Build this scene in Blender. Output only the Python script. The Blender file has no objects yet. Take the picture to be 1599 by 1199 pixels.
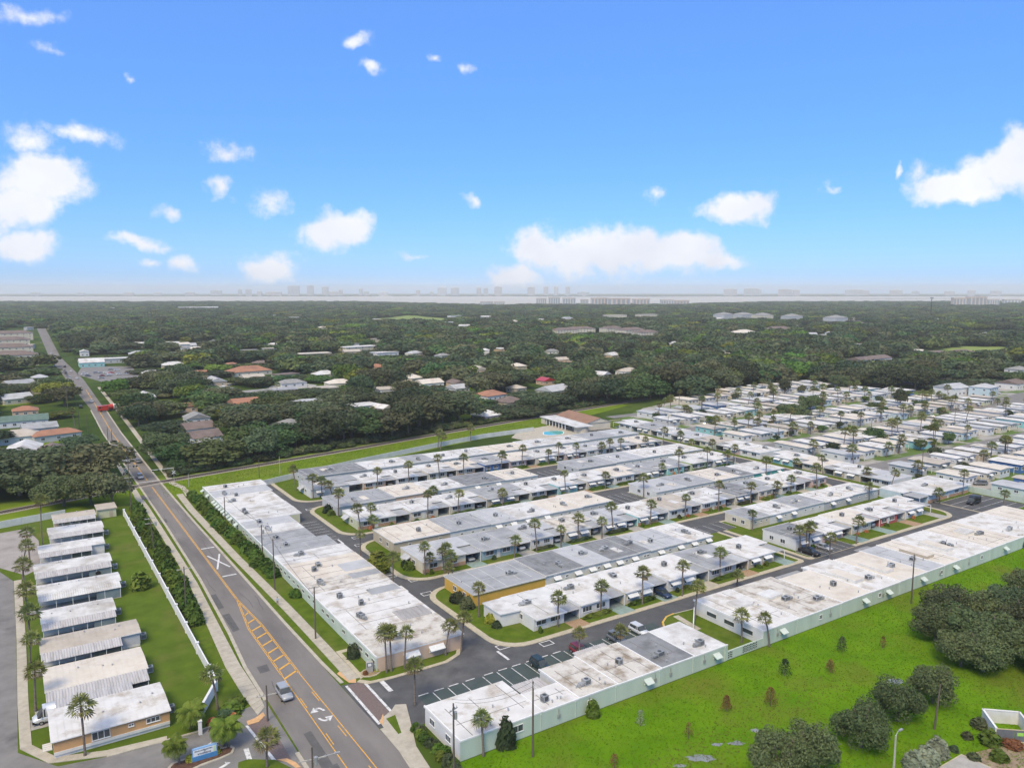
import bpy, math, random
import numpy as np
from mathutils import Vector, Matrix
R = math.radians
scene = bpy.context.scene
COL = scene.collection
rng = random.Random(7)

# ---------------------------------------------------------------- camera, sky, sun, exposure
IW, IH, FPX, HZ, CAMH = 1599.0, 1199.0, 1205.0, 454.5, 66.0
PITCH = math.atan((IH / 2 - HZ) / FPX)
HEAD = R(33.2)
cam = bpy.data.cameras.new('camera')
cam.sensor_fit = 'HORIZONTAL'
cam.sensor_width = 36.0
cam.lens = 36.0 * FPX / IW
cam.clip_start = 0.5
cam.clip_end = 60000
camo = bpy.data.objects.new('camera', cam)
camo.location = (0, 0, CAMH)
camo.rotation_euler = (R(90) - PITCH, 0, -HEAD)
COL.objects.link(camo)
scene.camera = camo

SUN_EL, SUN_AZ = R(50), R(-128)       # azimuth measured from +Y towards +X
sun = bpy.data.lights.new('sun', 'SUN')
sun.energy = 2.9
sun.angle = R(22)
sun.color = (1.0, 0.86, 0.62)
suno = bpy.data.objects.new('sun', sun)
COL.objects.link(suno)
sd = Vector((math.sin(SUN_AZ) * math.cos(SUN_EL), math.cos(SUN_AZ) * math.cos(SUN_EL), math.sin(SUN_EL)))
suno.rotation_euler = (-sd).to_track_quat('-Z', 'Y').to_euler()

scene.view_settings.view_transform = 'Standard'
scene.view_settings.look = 'None'
scene.view_settings.gamma = 1
scene.view_settings.exposure = 0.18
scene.view_settings.use_curve_mapping = False
scene.render.engine = 'CYCLES'
scene.cycles.max_bounces = 5
scene.cycles.diffuse_bounces = 2
scene.cycles.glossy_bounces = 2
scene.cycles.transmission_bounces = 2
scene.cycles.volume_bounces = 1
scene.cycles.use_light_tree = False
scene.cycles.use_adaptive_sampling = True
scene.cycles.adaptive_threshold = 0.02
scene.cycles.caustics_reflective = False
scene.cycles.caustics_refractive = False

_ch, _sh, _cp, _sp = math.cos(HEAD), math.sin(HEAD), math.cos(PITCH), math.sin(PITCH)
FWD = np.array([_sh * _cp, _ch * _cp, -_sp]); RT = np.array([_ch, -_sh, 0.0]); UP = np.cross(RT, FWD)
def ray(px, py):
    return (px - IW / 2) / FPX * RT - (py - IH / 2) / FPX * UP + FWD
def G(px, py, z=0.0):                 # where the line of sight through a photo point meets height z
    d = ray(px, py); t = (z - CAMH) / d[2]
    return float(d[0] * t), float(d[1] * t)
def PRJ(X, Y, Z=0.0):
    v = np.array([X, Y, Z - CAMH]); c = v @ FWD
    if c < 1: return (-9999, -9999)
    return IW / 2 + FPX * (v @ RT) / c, IH / 2 - FPX * (v @ UP) / c
def mpp(py): return CAMH / (py - HZ)  # metres per photo pixel on the ground there

# world: physical sky plus fair-weather clouds laid out in azimuth and elevation, repeating round the compass
world = bpy.data.worlds.new('World'); scene.world = world; world.use_nodes = True
wn, wl = world.node_tree.nodes, world.node_tree.links
wn.clear()
def N(tree, t, **kw):
    n = tree.nodes.new(t)
    for k, v in kw.items(): setattr(n, k, v)
    return n
def wM(op, a, b=None, c=None):
    n = N(world.node_tree, 'ShaderNodeMath', operation=op)
    for i, s in enumerate((a, b, c)):
        if s is None: continue
        if isinstance(s, (int, float)): n.inputs[i].default_value = s
        else: wl.new(s, n.inputs[i])
    return n.outputs[0]
out = N(world.node_tree, 'ShaderNodeOutputWorld')
bg = N(world.node_tree, 'ShaderNodeBackground'); bg.inputs[1].default_value = 0.10
wl.new(bg.outputs[0], out.inputs[0])
sky = N(world.node_tree, 'ShaderNodeTexSky', sky_type='NISHITA')
sky.sun_disc = False; sky.sun_elevation = SUN_EL; sky.sun_rotation = SUN_AZ
sky.air_density = 1.0; sky.dust_density = 0.3; sky.ozone_density = 1.6; sky.altitude = 60
hs = N(world.node_tree, 'ShaderNodeHueSaturation'); hs.inputs['Saturation'].default_value = 1.15; hs.inputs['Value'].default_value = 1.0
gain = N(world.node_tree, 'ShaderNodeMix', data_type='RGBA', blend_type='MULTIPLY'); gain.inputs['Factor'].default_value = 1
gain.inputs[7].default_value = (0.92, 1.36, 2.10, 1)          # the picture's strongly blue rendering of the clear sky
wl.new(sky.outputs[0], gain.inputs[6]); wl.new(gain.outputs[2], hs.inputs['Color'])
veil = N(world.node_tree, 'ShaderNodeMix', data_type='RGBA'); veil.inputs['Factor'].default_value = 0.56   # thin even moisture veil
veil.inputs[7].default_value = (2.0, 3.75, 8.2, 1); wl.new(hs.outputs[0], veil.inputs[6])
tc = N(world.node_tree, 'ShaderNodeTexCoord')
sep = N(world.node_tree, 'ShaderNodeSeparateXYZ'); wl.new(tc.outputs['Generated'], sep.inputs[0])
az = wM('SUBTRACT', wM('ARCTAN2', sep.outputs[0], sep.outputs[1]), float(HEAD))
PER = 2 * math.pi / 5
azw = wM('WRAP', az, PER / 2, -PER / 2)
el = wM('ARCSINE', sep.outputs[2])
comb = N(world.node_tree, 'ShaderNodeCombineXYZ'); wl.new(azw, comb.inputs[0]); wl.new(el, comb.inputs[1])
def wnoise(scale, detail, rough):
    n = N(world.node_tree, 'ShaderNodeTexNoise'); n.inputs['Scale'].default_value = scale
    n.inputs['Detail'].default_value = detail; n.inputs['Roughness'].default_value = rough
    wl.new(tc.outputs['Generated'], n.inputs['Vector']); return n
def wV(op, a, b, c=None):
    n = N(world.node_tree, 'ShaderNodeVectorMath', operation=op)
    for i, s in enumerate((a, b, c)):
        if s is None: continue
        if isinstance(s, tuple): n.inputs[i].default_value = s
        else: wl.new(s, n.inputs[i])
    return n
nw = wnoise(11, 4, 0.6)
warp = wV('MULTIPLY_ADD', nw.outputs['Color'], (0.085, 0.06, 0), (-0.0425, -0.03, 0))
uv = wV('ADD', comb.outputs[0], warp.outputs[0]).outputs[0]
CLOUDS = [(60,288,92,44,1.2),(25,325,75,40,1.2),(45,385,54,32,1.1),(125,214,58,20,.62),(40,235,60,32,.55),(40,20,50,18,.5),(62,82,24,13,.36),
 (560,62,28,14,.6),(590,115,16,12,.6),(692,99,13,9,.55),(733,105,16,16,.5),(203,128,8,8,.4),(365,232,46,17,.5),(338,282,17,17,.5),
 (408,306,36,18,.45),(268,325,23,12,.6),(225,380,56,15,.85),(285,411,26,15,.6),(235,415,24,8,.42),(415,415,64,30,1.15),(522,365,72,40,1.2),
 (733,319,18,10,.6),(645,398,22,7,.4),(850,388,60,38,1.15),(910,398,60,42,1.15),(965,396,90,50,1.3),(1050,398,95,40,1.3),(1115,408,55,18,1.0),(808,426,48,26,1.1),
 (1156,326,66,27,1.15),(1025,308,18,15,.45),(1395,270,10,12,.6),(1440,268,25,18,.42),(1495,295,85,34,1.2),(1575,268,80,54,1.25),(1300,295,11,7,.4),
 (700,-150,160,60,.6),(1250,-210,200,60,.55),(250,-240,180,70,.6)]
fld = None
for (cx, cy, rx, ry, dn) in CLOUDS:
    def ae(x, y):
        d = ray(x, y); return math.atan2(d[0], d[1]) - HEAD, math.asin(d[2] / np.linalg.norm(d))
    a0, e0 = ae(cx, cy); a1 = ae(cx + rx, cy)[0] - a0; e1 = abs(ae(cx, cy - ry)[1] - e0)
    v = wV('MULTIPLY_ADD', uv, (1 / a1, 1 / e1, 0), (-a0 / a1, -e0 / e1, 0)).outputs[0]
    ln = N(world.node_tree, 'ShaderNodeVectorMath', operation='LENGTH'); wl.new(v, ln.inputs[0])
    t = wM('MULTIPLY_ADD', ln.outputs['Value'], -dn, dn)
    fld = t if fld is None else wM('SMOOTH_MAX', fld, t, 0.12)
nd = wnoise(30, 9, 0.66)
fn = wM('ADD', fld, wM('MULTIPLY_ADD', nd.outputs[0], 1.6, -0.72))
mr = N(world.node_tree, 'ShaderNodeMapRange', interpolation_type='SMOOTHSTEP')
mr.inputs['From Min'].default_value = 0.0; mr.inputs['From Max'].default_value = 0.72
wl.new(fn, mr.inputs['Value'])
cloudcol = N(world.node_tree, 'ShaderNodeMix', data_type='RGBA')
nb = wnoise(14, 3, 0.5)
wl.new(nb.outputs[0], cloudcol.inputs['Factor'])
cloudcol.inputs[6].default_value = (6.4, 6.9, 8.2, 1); cloudcol.inputs[7].default_value = (10.2, 10.2, 10.4, 1)
# broken high cloud overhead and behind, as the soft even light on the ground implies
hi = N(world.node_tree, 'ShaderNodeMapRange', interpolation_type='SMOOTHSTEP'); hi.inputs['From Min'].default_value = R(30); hi.inputs['From Max'].default_value = R(48)
wl.new(el, hi.inputs['Value'])
nh = wnoise(3.2, 4, 0.55); cov = N(world.node_tree, 'ShaderNodeMapRange'); cov.inputs['From Min'].default_value = 0.30; cov.inputs['From Max'].default_value = 0.52
wl.new(nh.outputs[0], cov.inputs['Value'])
alpha = wM('MAXIMUM', mr.outputs[0], wM('MULTIPLY', hi.outputs[0], cov.outputs[0]))
mx = N(world.node_tree, 'ShaderNodeMix', data_type='RGBA')
wl.new(alpha, mx.inputs['Factor']); wl.new(veil.outputs[2], mx.inputs[6]); wl.new(cloudcol.outputs[2], mx.inputs[7])
wl.new(mx.outputs[2], bg.inputs[0])

# ---------------------------------------------------------------- helpers
class MB:
    def __init__(s): s.v, s.f, s.m = [], [], []
    def face(s, pts, m=0):
        n = len(s.v); s.v += [tuple(p) for p in pts]; s.f.append(tuple(range(n, n + len(pts)))); s.m.append(m); return s
    def box(s, x0, y0, z0, x1, y1, z1, m=0, top=None):
        n = len(s.v)
        s.v += [(x0,y0,z0),(x1,y0,z0),(x1,y1,z0),(x0,y1,z0),(x0,y0,z1),(x1,y0,z1),(x1,y1,z1),(x0,y1,z1)]
        s.f += [(n,n+3,n+2,n+1),(n+4,n+5,n+6,n+7),(n,n+1,n+5,n+4),(n+1,n+2,n+6,n+5),(n+2,n+3,n+7,n+6),(n+3,n,n+4,n+7)]
        s.m += [m, m if top is None else top, m, m, m, m]; return s
    def prism(s, pts, z0, z1, m=0, top=None, bottom=False):
        n = len(s.v); k = len(pts)
        s.v += [(p[0], p[1], z0) for p in pts] + [(p[0], p[1], z1) for p in pts]
        s.f.append(tuple(range(n + k, n + 2 * k))); s.m.append(m if top is None else top)
        if bottom: s.f.append(tuple(range(n + k - 1, n - 1, -1))); s.m.append(m)
        for i in range(k):
            j = (i + 1) % k; s.f.append((n + i, n + j, n + k + j, n + k + i)); s.m.append(m)
        return s
    def cyl(s, p0, p1, r0, r1, n=6, m=0, cap=True):
        p0, p1 = Vector(p0), Vector(p1); d = (p1 - p0).normalized()
        a = d.orthogonal().normalized(); b = d.cross(a); k = len(s.v)
        for p, r in ((p0, r0), (p1, r1)):
            for i in range(n):
                t = 2 * math.pi * i / n; s.v.append(tuple(p + a * (r * math.cos(t)) + b * (r * math.sin(t))))
        for i in range(n):
            j = (i + 1) % n; s.f.append((k + i, k + j, k + n + j, k + n + i)); s.m.append(m)
        if cap:
            s.f.append(tuple(k + n + i for i in range(n))); s.m.append(m)
            s.f.append(tuple(k + n - 1 - i for i in range(n))); s.m.append(m)
        return s
    def tube(s, pts, rad, n=5, m=0):
        for a, b in zip(pts[:-1], pts[1:]): s.cyl(a, b, rad, rad, n, m)
        return s
    def loft(s, rings, m=0, caps=True):
        k = len(rings[0]); n = len(s.v)
        for r in rings: s.v += [tuple(p) for p in r]
        for a in range(len(rings) - 1):
            for i in range(k):
                j = (i + 1) % k; s.f.append((n + a*k + i, n + a*k + j, n + (a+1)*k + j, n + (a+1)*k + i)); s.m.append(m)
        if caps:
            s.f.append(tuple(n + k - 1 - i for i in range(k))); s.m.append(m)
            e = n + (len(rings) - 1) * k; s.f.append(tuple(e + i for i in range(k))); s.m.append(m)
        return s
    def mesh(s, name, mats, smooth=False):
        me = bpy.data.meshes.new(name); me.from_pydata(s.v, [], s.f)
        for x in mats: me.materials.append(x)
        if len(mats) > 1: me.polygons.foreach_set('material_index', s.m)
        if smooth: me.polygons.foreach_set('use_smooth', [True] * len(s.f))
        me.update(); return me
    def obj(s, name, mats, parent=None, loc=None, rz=0, smooth=False):
        if not isinstance(mats, (list, tuple)): mats = [mats]
        return link(name, s.mesh(name, mats, smooth), parent, loc, rz)
def link(name, me, parent=None, loc=None, rz=0, sc=None):
    o = bpy.data.objects.new(name, me); COL.objects.link(o)
    if parent is not None: o.parent = parent
    if loc is not None: o.location = loc
    if rz: o.rotation_euler = (0, 0, rz)
    if sc is not None: o.scale = sc if isinstance(sc, tuple) else (sc, sc, sc)
    return o
USED = {}
def tag(o, label, cat, group=None):
    if label in USED and not (group and USED[label] == group):
        print('DUPLABEL', label)
    USED[label] = group
    o['label'] = label; o['category'] = cat
    if group: o['group'] = group
    return o
def thing(name, label, cat, loc, rz=0, group=None):
    return tag(link(name, None, None, loc, rz), label, cat, group)
def struct(o, kind='structure'): o['kind'] = kind; return o
ORD = ['first','second','third','fourth','fifth','sixth','seventh','eighth','ninth','tenth','eleventh','twelfth','thirteenth','fourteenth',
       'fifteenth','sixteenth','seventeenth','eighteenth','nineteenth','twentieth','twenty-first','twenty-second','twenty-third','twenty-fourth',
       'twenty-fifth','twenty-sixth','twenty-seventh','twenty-eighth','twenty-ninth','thirtieth','thirty-first','thirty-second','thirty-third',
       'thirty-fourth','thirty-fifth','thirty-sixth','thirty-seventh','thirty-eighth','thirty-ninth','fortieth']
def ordn(i): return ORD[i] if i < len(ORD) else str(i + 1) + 'th'
CACHE = {}
def cached(key, fn):
    if key not in CACHE: CACHE[key] = fn()
    return CACHE[key]

# ---------------------------------------------------------------- materials
MATS = {}
def mat(name, c1, c2=None, scale=1.0, rough=0.8, detail=4, lo=0.35, hi=0.65, bump=0.0, bscale=None, metal=0.0, spec=0.3, c3=None, s3=0.1, lo3=0.5, hi3=0.7, rnd=0.0, obj=False, stretch=None):
    if name in MATS: return MATS[name]
    m = bpy.data.materials.new(name); m.use_nodes = True; MATS[name] = m
    t = m.node_tree; b = t.nodes['Principled BSDF']; L = t.links.new
    b.inputs['Roughness'].default_value = rough; b.inputs['Metallic'].default_value = metal
    b.inputs['Specular IOR Level'].default_value = spec
    pos = None
    def coord():
        nonlocal pos
        if pos is None:
            if obj: pos = N(t, 'ShaderNodeTexCoord').outputs['Object']
            else: pos = N(t, 'ShaderNodeNewGeometry').outputs['Position']
            if stretch:
                mp = N(t, 'ShaderNodeMapping'); mp.inputs['Scale'].default_value = stretch; L(pos, mp.inputs[0]); pos = mp.outputs[0]
        return pos
    def noise(sc, dt=detail, rg=0.6):
        n = N(t, 'ShaderNodeTexNoise'); n.inputs['Scale'].default_value = sc; n.inputs['Detail'].default_value = dt
        n.inputs['Roughness'].default_value = rg; L(coord(), n.inputs['Vector']); return n.outputs[0]
    def ramp(s, a, z):
        r = N(t, 'ShaderNodeMapRange'); r.inputs['From Min'].default_value = a; r.inputs['From Max'].default_value = z; L(s, r.inputs['Value']); return r.outputs[0]
    col = None
    if c2 is not None:
        mxn = N(t, 'ShaderNodeMix', data_type='RGBA'); mxn.inputs[6].default_value = (*c1, 1); mxn.inputs[7].default_value = (*c2, 1)
        L(ramp(noise(scale), lo, hi), mxn.inputs['Factor']); col = mxn.outputs[2]
    if c3 is not None:
        m3 = N(t, 'ShaderNodeMix', data_type='RGBA'); m3.inputs[7].default_value = (*c3, 1)
        if col is None: m3.inputs[6].default_value = (*c1, 1)
        else: L(col, m3.inputs[6])
        L(ramp(noise(s3, 6, 0.62), lo3, hi3), m3.inputs['Factor']); col = m3.outputs[2]
    if rnd:
        oi = N(t, 'ShaderNodeObjectInfo'); h = N(t, 'ShaderNodeHueSaturation')
        if col is None: h.inputs['Color'].default_value = (*c1, 1)
        else: L(col, h.inputs['Color'])
        v = N(t, 'ShaderNodeMath', operation='MULTIPLY_ADD'); L(oi.outputs['Random'], v.inputs[0]); v.inputs[1].default_value = rnd * 2; v.inputs[2].default_value = 1 - rnd; L(v.outputs[0], h.inputs['Value'])
        f = N(t, 'ShaderNodeMath', operation='FRACT'); f2 = N(t, 'ShaderNodeMath', operation='MULTIPLY'); L(oi.outputs['Random'], f2.inputs[0]); f2.inputs[1].default_value = 37.3; L(f2.outputs[0], f.inputs[0])
        u = N(t, 'ShaderNodeMath', operation='MULTIPLY_ADD'); L(f.outputs[0], u.inputs[0]); u.inputs[1].default_value = 0.07 * (rnd / 0.3); u.inputs[2].default_value = 0.5 - 0.045 * (rnd / 0.3); L(u.outputs[0], h.inputs['Hue'])
        col = h.outputs[0]
    if col is None: b.inputs['Base Color'].default_value = (*c1, 1)
    else: L(col, b.inputs['Base Color'])
    if bump:
        bn = N(t, 'ShaderNodeBump'); bn.inputs['Strength'].default_value = bump; bn.inputs['Distance'].default_value = 0.05
        L(noise(bscale or scale * 4), bn.inputs['Height']); L(bn.outputs[0], b.inputs['Normal'])
    return m
def srgb(r, g, b):
    f = lambda c: (c / 255 / 12.92) if c <= 10 else ((c / 255 + 0.055) / 1.055) ** 2.4
    return (f(r), f(g), f(b))
def plain(name, c, rough=0.7, var=0.12, scale=0.7, **k):
    return mat(name, tuple(x * (1 - var) for x in c), tuple(min(0.9, x * (1 + var)) for x in c), scale, rough, **k)
M_grass = mat('grass', (0.110,0.175,0.010), (0.160,0.225,0.016), 0.12, 0.95, c3=(0.16,0.19,0.03), s3=0.045, lo3=0.5, hi3=0.72, bump=0.6, bscale=2.5, spec=0.05)
M_meadow = mat('meadow_grass', (0.085,0.190,0.004), (0.125,0.240,0.007), 0.16, 0.95, c3=(0.130,0.165,0.018), s3=0.06, lo3=0.48, hi3=0.66, bump=0.8, bscale=2.0, spec=0.05)
M_lawn = mat('lawn_grass', (0.072,0.115,0.011), (0.108,0.155,0.016), 0.5, 0.95, c3=(0.14,0.15,0.04), s3=0.11, lo3=0.5, hi3=0.75, bump=0.6, bscale=3, spec=0.05)
M_wild = mat('forest_floor', (0.030,0.058,0.010), (0.058,0.092,0.014), 0.05, 0.95, c3=(0.085,0.12,0.02), s3=0.012, lo3=0.52, hi3=0.66, spec=0.05)
M_road = mat('asphalt_old', (0.185,0.168,0.154), (0.225,0.205,0.188), 0.25, 0.9, c3=(0.140,0.129,0.121), s3=0.09, lo3=0.52, hi3=0.7, bump=0.25, bscale=12, stretch=(1,0.25,1), spec=0.2)
M_asph = mat('asphalt_dark', (0.080,0.080,0.082), (0.106,0.106,0.107), 0.35, 0.85, c3=(0.155,0.150,0.144), s3=0.11, lo3=0.54, hi3=0.74, bump=0.25, bscale=12, spec=0.25)
M_asph2 = mat('asphalt_grey', (0.185,0.175,0.165), (0.235,0.223,0.210), 0.3, 0.9, c3=(0.12,0.115,0.11), s3=0.12, lo3=0.56, hi3=0.72, bump=0.25, bscale=12)
M_conc = mat('concrete_pale', (0.40,0.36,0.285), (0.49,0.445,0.36), 0.8, 0.9, c3=(0.31,0.275,0.22), s3=0.25, lo3=0.55, hi3=0.75, bump=0.2, bscale=14)
M_conc2 = mat('concrete_grey', (0.33,0.315,0.285), (0.42,0.40,0.365), 0.9, 0.9, c3=(0.24,0.23,0.21), s3=0.22, lo3=0.55, hi3=0.75, bump=0.2, bscale=14)
M_kerb = plain('kerb_concrete', (0.46,0.405,0.295), 0.9, 0.12, 1.5)
M_paver = plain('paver_brick', (0.36,0.24,0.15), 0.9, 0.2, 4)
M_drivegreen = plain('painted_drive_green', (0.24,0.32,0.29), 0.7, 0.15, 0.9)
M_brickwalk = plain('crosswalk_brick', (0.175,0.132,0.120), 0.9, 0.15, 3)
M_tactile = plain('ramp_orange', (0.62,0.37,0.18), 0.9, 0.1, 2)
M_paintw = mat('road_paint_white', (0.62,0.61,0.58), (0.72,0.71,0.69), 2, 0.8, c3=(0.30,0.29,0.275), s3=1.6, lo3=0.5, hi3=0.68)
M_painty = mat('road_paint_yellow', (0.72,0.36,0.035), (0.80,0.42,0.055), 2, 0.8, c3=(0.36,0.23,0.08), s3=1.4, lo3=0.52, hi3=0.72)
M_kerby = plain('kerb_yellow', (0.62,0.36,0.04), 0.8, 0.15, 2)
M_white = plain('white_paint', (0.76,0.755,0.735), 0.6, 0.05, 0.8)
M_offw = plain('offwhite_paint', (0.66,0.645,0.60), 0.7, 0.08, 0.6)
M_mint = mat('mint_stucco', (0.47,0.545,0.455), (0.535,0.605,0.51), 0.35, 0.85, c3=(0.40,0.455,0.385), s3=0.5, lo3=0.55, hi3=0.8, stretch=(1,1,0.2))
M_wallgrey = plain('wall_grey_green', (0.60,0.61,0.555), 0.85, 0.1, 0.3)
RW = {}
def roofm(k, c1, c2, c3, lo3=0.5, hi3=0.72, s3=0.22): RW[k] = mat('roof_' + k, c1, c2, 0.35, 0.85, c3=c3, s3=s3, lo3=lo3, hi3=hi3, bump=0.15, bscale=3)
roofm('white', (0.57,0.562,0.542), (0.69,0.682,0.662), (0.41,0.378,0.335), 0.45, 0.68)
roofm('stained', (0.60,0.58,0.545), (0.70,0.685,0.655), (0.40,0.34,0.27), 0.50, 0.70, 0.3)
roofm('dirty', (0.58,0.545,0.48), (0.68,0.655,0.61), (0.28,0.225,0.16), 0.44, 0.66, 0.35)
roofm('cream', (0.60,0.545,0.46), (0.68,0.62,0.535), (0.50,0.42,0.34), 0.5, 0.75)
roofm('tan', (0.44,0.39,0.325), (0.51,0.455,0.385), (0.36,0.31,0.25), 0.5, 0.8)
roofm('lgrey', (0.42,0.425,0.43), (0.49,0.495,0.50), (0.34,0.34,0.335), 0.5, 0.78)
roofm('grey', (0.315,0.32,0.325), (0.375,0.38,0.385), (0.23,0.23,0.23), 0.5, 0.76)
roofm('dgrey', (0.215,0.22,0.225), (0.27,0.272,0.275), (0.125,0.125,0.125), 0.48, 0.74, 0.3)
M_ribs = mat('ribbed_aluminium', (0.50,0.475,0.45), (0.60,0.57,0.545), 0.5, 0.55, c3=(0.36,0.335,0.31), s3=0.6, lo3=0.5, hi3=0.75, metal=0.2, stretch=(3,0.3,1))
WALL = {}
for k, c in dict(white=(0.66,0.655,0.63), cream=(0.62,0.56,0.44), yellow=(0.60,0.37,0.075), palegreen=(0.56,0.56,0.38), peach=(0.60,0.44,0.32), pink=(0.58,0.42,0.38),
                 grey=(0.47,0.48,0.485), blue=(0.30,0.40,0.43), turq=(0.27,0.53,0.52), mint=(0.50,0.58,0.51), green=(0.34,0.43,0.20), tan=(0.47,0.40,0.30),
                 skyblue=(0.50,0.60,0.64), teal=(0.08,0.36,0.33), deepblue=(0.07,0.16,0.34), orange=(0.54,0.32,0.15), red=(0.42,0.10,0.09)).items():
    WALL[k] = plain('wall_' + k, c, 0.85, 0.06, 0.5)
M_brick = mat('brick_wainscot', (0.42,0.25,0.16), (0.52,0.33,0.22), 3, 0.9)
M_glass = mat('window_glass', (0.035,0.045,0.05), (0.07,0.085,0.09), 0.8, 0.15, spec=0.6)
M_dark = plain('dark_interior', (0.035,0.037,0.037), 0.9, 0.2, 1)
M_cfloor = plain('carport_floor', (0.20,0.24,0.23), 0.8, 0.15, 0.6)
M_ac = mat('air_conditioner_metal', (0.34,0.35,0.345), (0.44,0.445,0.44), 2, 0.55, metal=0.3, rnd=0.25)
M_acd = plain('air_conditioner_grille', (0.07,0.075,0.075), 0.6, 0.2, 3)
M_awn = plain('awning_white', (0.70,0.70,0.675), 0.6, 0.06, 2)
M_awnm = plain('awning_mint', (0.56,0.62,0.55), 0.6, 0.06, 2)
M_blackp = plain('black_plastic', (0.02,0.02,0.02), 0.6, 0.1)
M_wood = mat('pole_wood', (0.095,0.078,0.062), (0.15,0.125,0.10), 1.5, 0.9, stretch=(6,6,0.4))
M_woodg = mat('pole_concrete', (0.40,0.37,0.32), (0.47,0.44,0.39), 1.5, 0.9)
M_steel = plain('galvanised_steel', (0.42,0.42,0.41), 0.5, 0.1, 2, metal=0.4)
M_terra = mat('terracotta_tile', (0.33,0.155,0.095), (0.42,0.215,0.135), 0.4, 0.9, c3=(0.24,0.13,0.09), s3=0.2)
M_clubroof = mat('clubhouse_shingle', (0.27,0.155,0.10), (0.33,0.20,0.135), 0.4, 0.9, c3=(0.20,0.12,0.08), s3=0.2)
M_brownroof = mat('brown_shingle', (0.165,0.125,0.108), (0.215,0.165,0.145), 0.3, 0.9, c3=(0.12,0.095,0.085), s3=0.1)
M_greyroof = mat('grey_shingle', (0.25,0.245,0.235), (0.33,0.325,0.31), 0.4, 0.9, c3=(0.18,0.175,0.165), s3=0.15)
M_ballast = mat('rail_ballast', (0.25,0.215,0.175), (0.34,0.30,0.25), 1.5, 0.95, bump=0.5, bscale=6)
M_rail = plain('rail_steel', (0.16,0.13,0.115), 0.5, 0.2, 1, metal=0.5)
M_sleeper = plain('sleeper_wood', (0.085,0.07,0.058), 0.95, 0.25, 2)
M_mulch = plain('mulch', (0.115,0.062,0.042), 0.95, 0.3, 3)
M_pool = mat('pool_water', (0.05,0.36,0.34), (0.09,0.45,0.42), 0.3, 0.08, spec=0.6)
M_puddle = mat('puddle_water', (0.20,0.21,0.18), (0.27,0.28,0.25), 0.3, 0.08, spec=0.9)
M_bay = mat('bay_water', (0.44,0.42,0.37), (0.50,0.48,0.43), 0.002, 0.7, spec=0.1)
M_bark = mat('bark', (0.12,0.095,0.07), (0.20,0.165,0.13), 2, 0.95, stretch=(4,4,0.7))
M_palmbark = mat('palm_trunk', (0.13,0.105,0.085), (0.22,0.185,0.155), 2.5, 0.95, stretch=(1,1,3))
def leafm(name, c1, c2, rnd=0.42, sc=0.35, trans=0.25):
    m = mat(name, c1, c2, sc, 0.7, rnd=rnd, spec=0.15)
    t = m.node_tree; b = t.nodes['Principled BSDF']; o = t.nodes['Material Output']
    tr = N(t, 'ShaderNodeBsdfTranslucent'); ms = N(t, 'ShaderNodeMixShader'); ms.inputs[0].default_value = trans
    src = b.inputs['Base Color'].links[0].from_socket; t.links.new(src, tr.inputs[0])
    t.links.new(b.outputs[0], ms.inputs[1]); t.links.new(tr.outputs[0], ms.inputs[2]); t.links.new(ms.outputs[0], o.inputs[0]); return m
M_leafd = leafm('leaf_dark', (0.044,0.072,0.036), (0.094,0.126,0.058))
M_leafo = leafm('leaf_olive', (0.072,0.098,0.046), (0.138,0.160,0.078))
M_leafm = leafm('leaf_mid', (0.058,0.108,0.036), (0.112,0.172,0.058))
M_leafb = leafm('leaf_bright', (0.085,0.155,0.020), (0.17,0.24,0.045))
M_oak = leafm('leaf_oak', (0.072,0.108,0.042), (0.165,0.200,0.085), 0.2, 1.6)
M_leafs = leafm('leaf_shrub', (0.055,0.11,0.018), (0.11,0.18,0.03), 0.2)
M_leafy = leafm('leaf_yellow', (0.26,0.30,0.03), (0.40,0.42,0.06), 0.15)
M_leafr = leafm('leaf_rust', (0.17,0.10,0.035), (0.24,0.15,0.05), 0.3)
M_leafg = leafm('leaf_silver', (0.22,0.25,0.17), (0.32,0.35,0.25), 0.15)
M_leafor = leafm('leaf_orange', (0.50,0.17,0.07), (0.62,0.28,0.12), 0.15)
M_palm = leafm('palm_leaf', (0.13,0.165,0.045), (0.27,0.295,0.105), 0.2, 1.2)
M_palm2 = leafm('palm_leaf_fresh', (0.085,0.15,0.02), (0.19,0.26,0.04), 0.2, 1.2)

# ---------------------------------------------------------------- ground, water, roads
def FL(d, s):                         # forward distance and offset to the right of the view axis
    return (d * _sh + s * _ch, d * _ch - s * _sh)
def sheet(name, pts, z, m, kind='structure', parent=None):
    o = MB().face([(p[0], p[1], z) for p in pts]).obj(name, m, parent)
    if parent is None: struct(o, kind)
    return o
def strip(name, left, right, z, m, parent=None):
    mb = MB()
    for (a, b, c, d) in zip(left[:-1], right[:-1], right[1:], left[1:]):
        mb.face([(a[0],a[1],z),(b[0],b[1],z),(c[0],c[1],z),(d[0],d[1],z)])
    o = mb.obj(name, m, parent)
    if parent is None: struct(o)
    return o
def offs(line, w):                    # a polyline moved sideways to its right by w
    r = []
    for i, p in enumerate(line):
        a = line[max(0, i - 1)]; b = line[min(len(line) - 1, i + 1)]
        dx, dy = b[0] - a[0], b[1] - a[1]; l = math.hypot(dx, dy); r.append((p[0] + dy / l * w, p[1] - dx / l * w))
    return r
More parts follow.
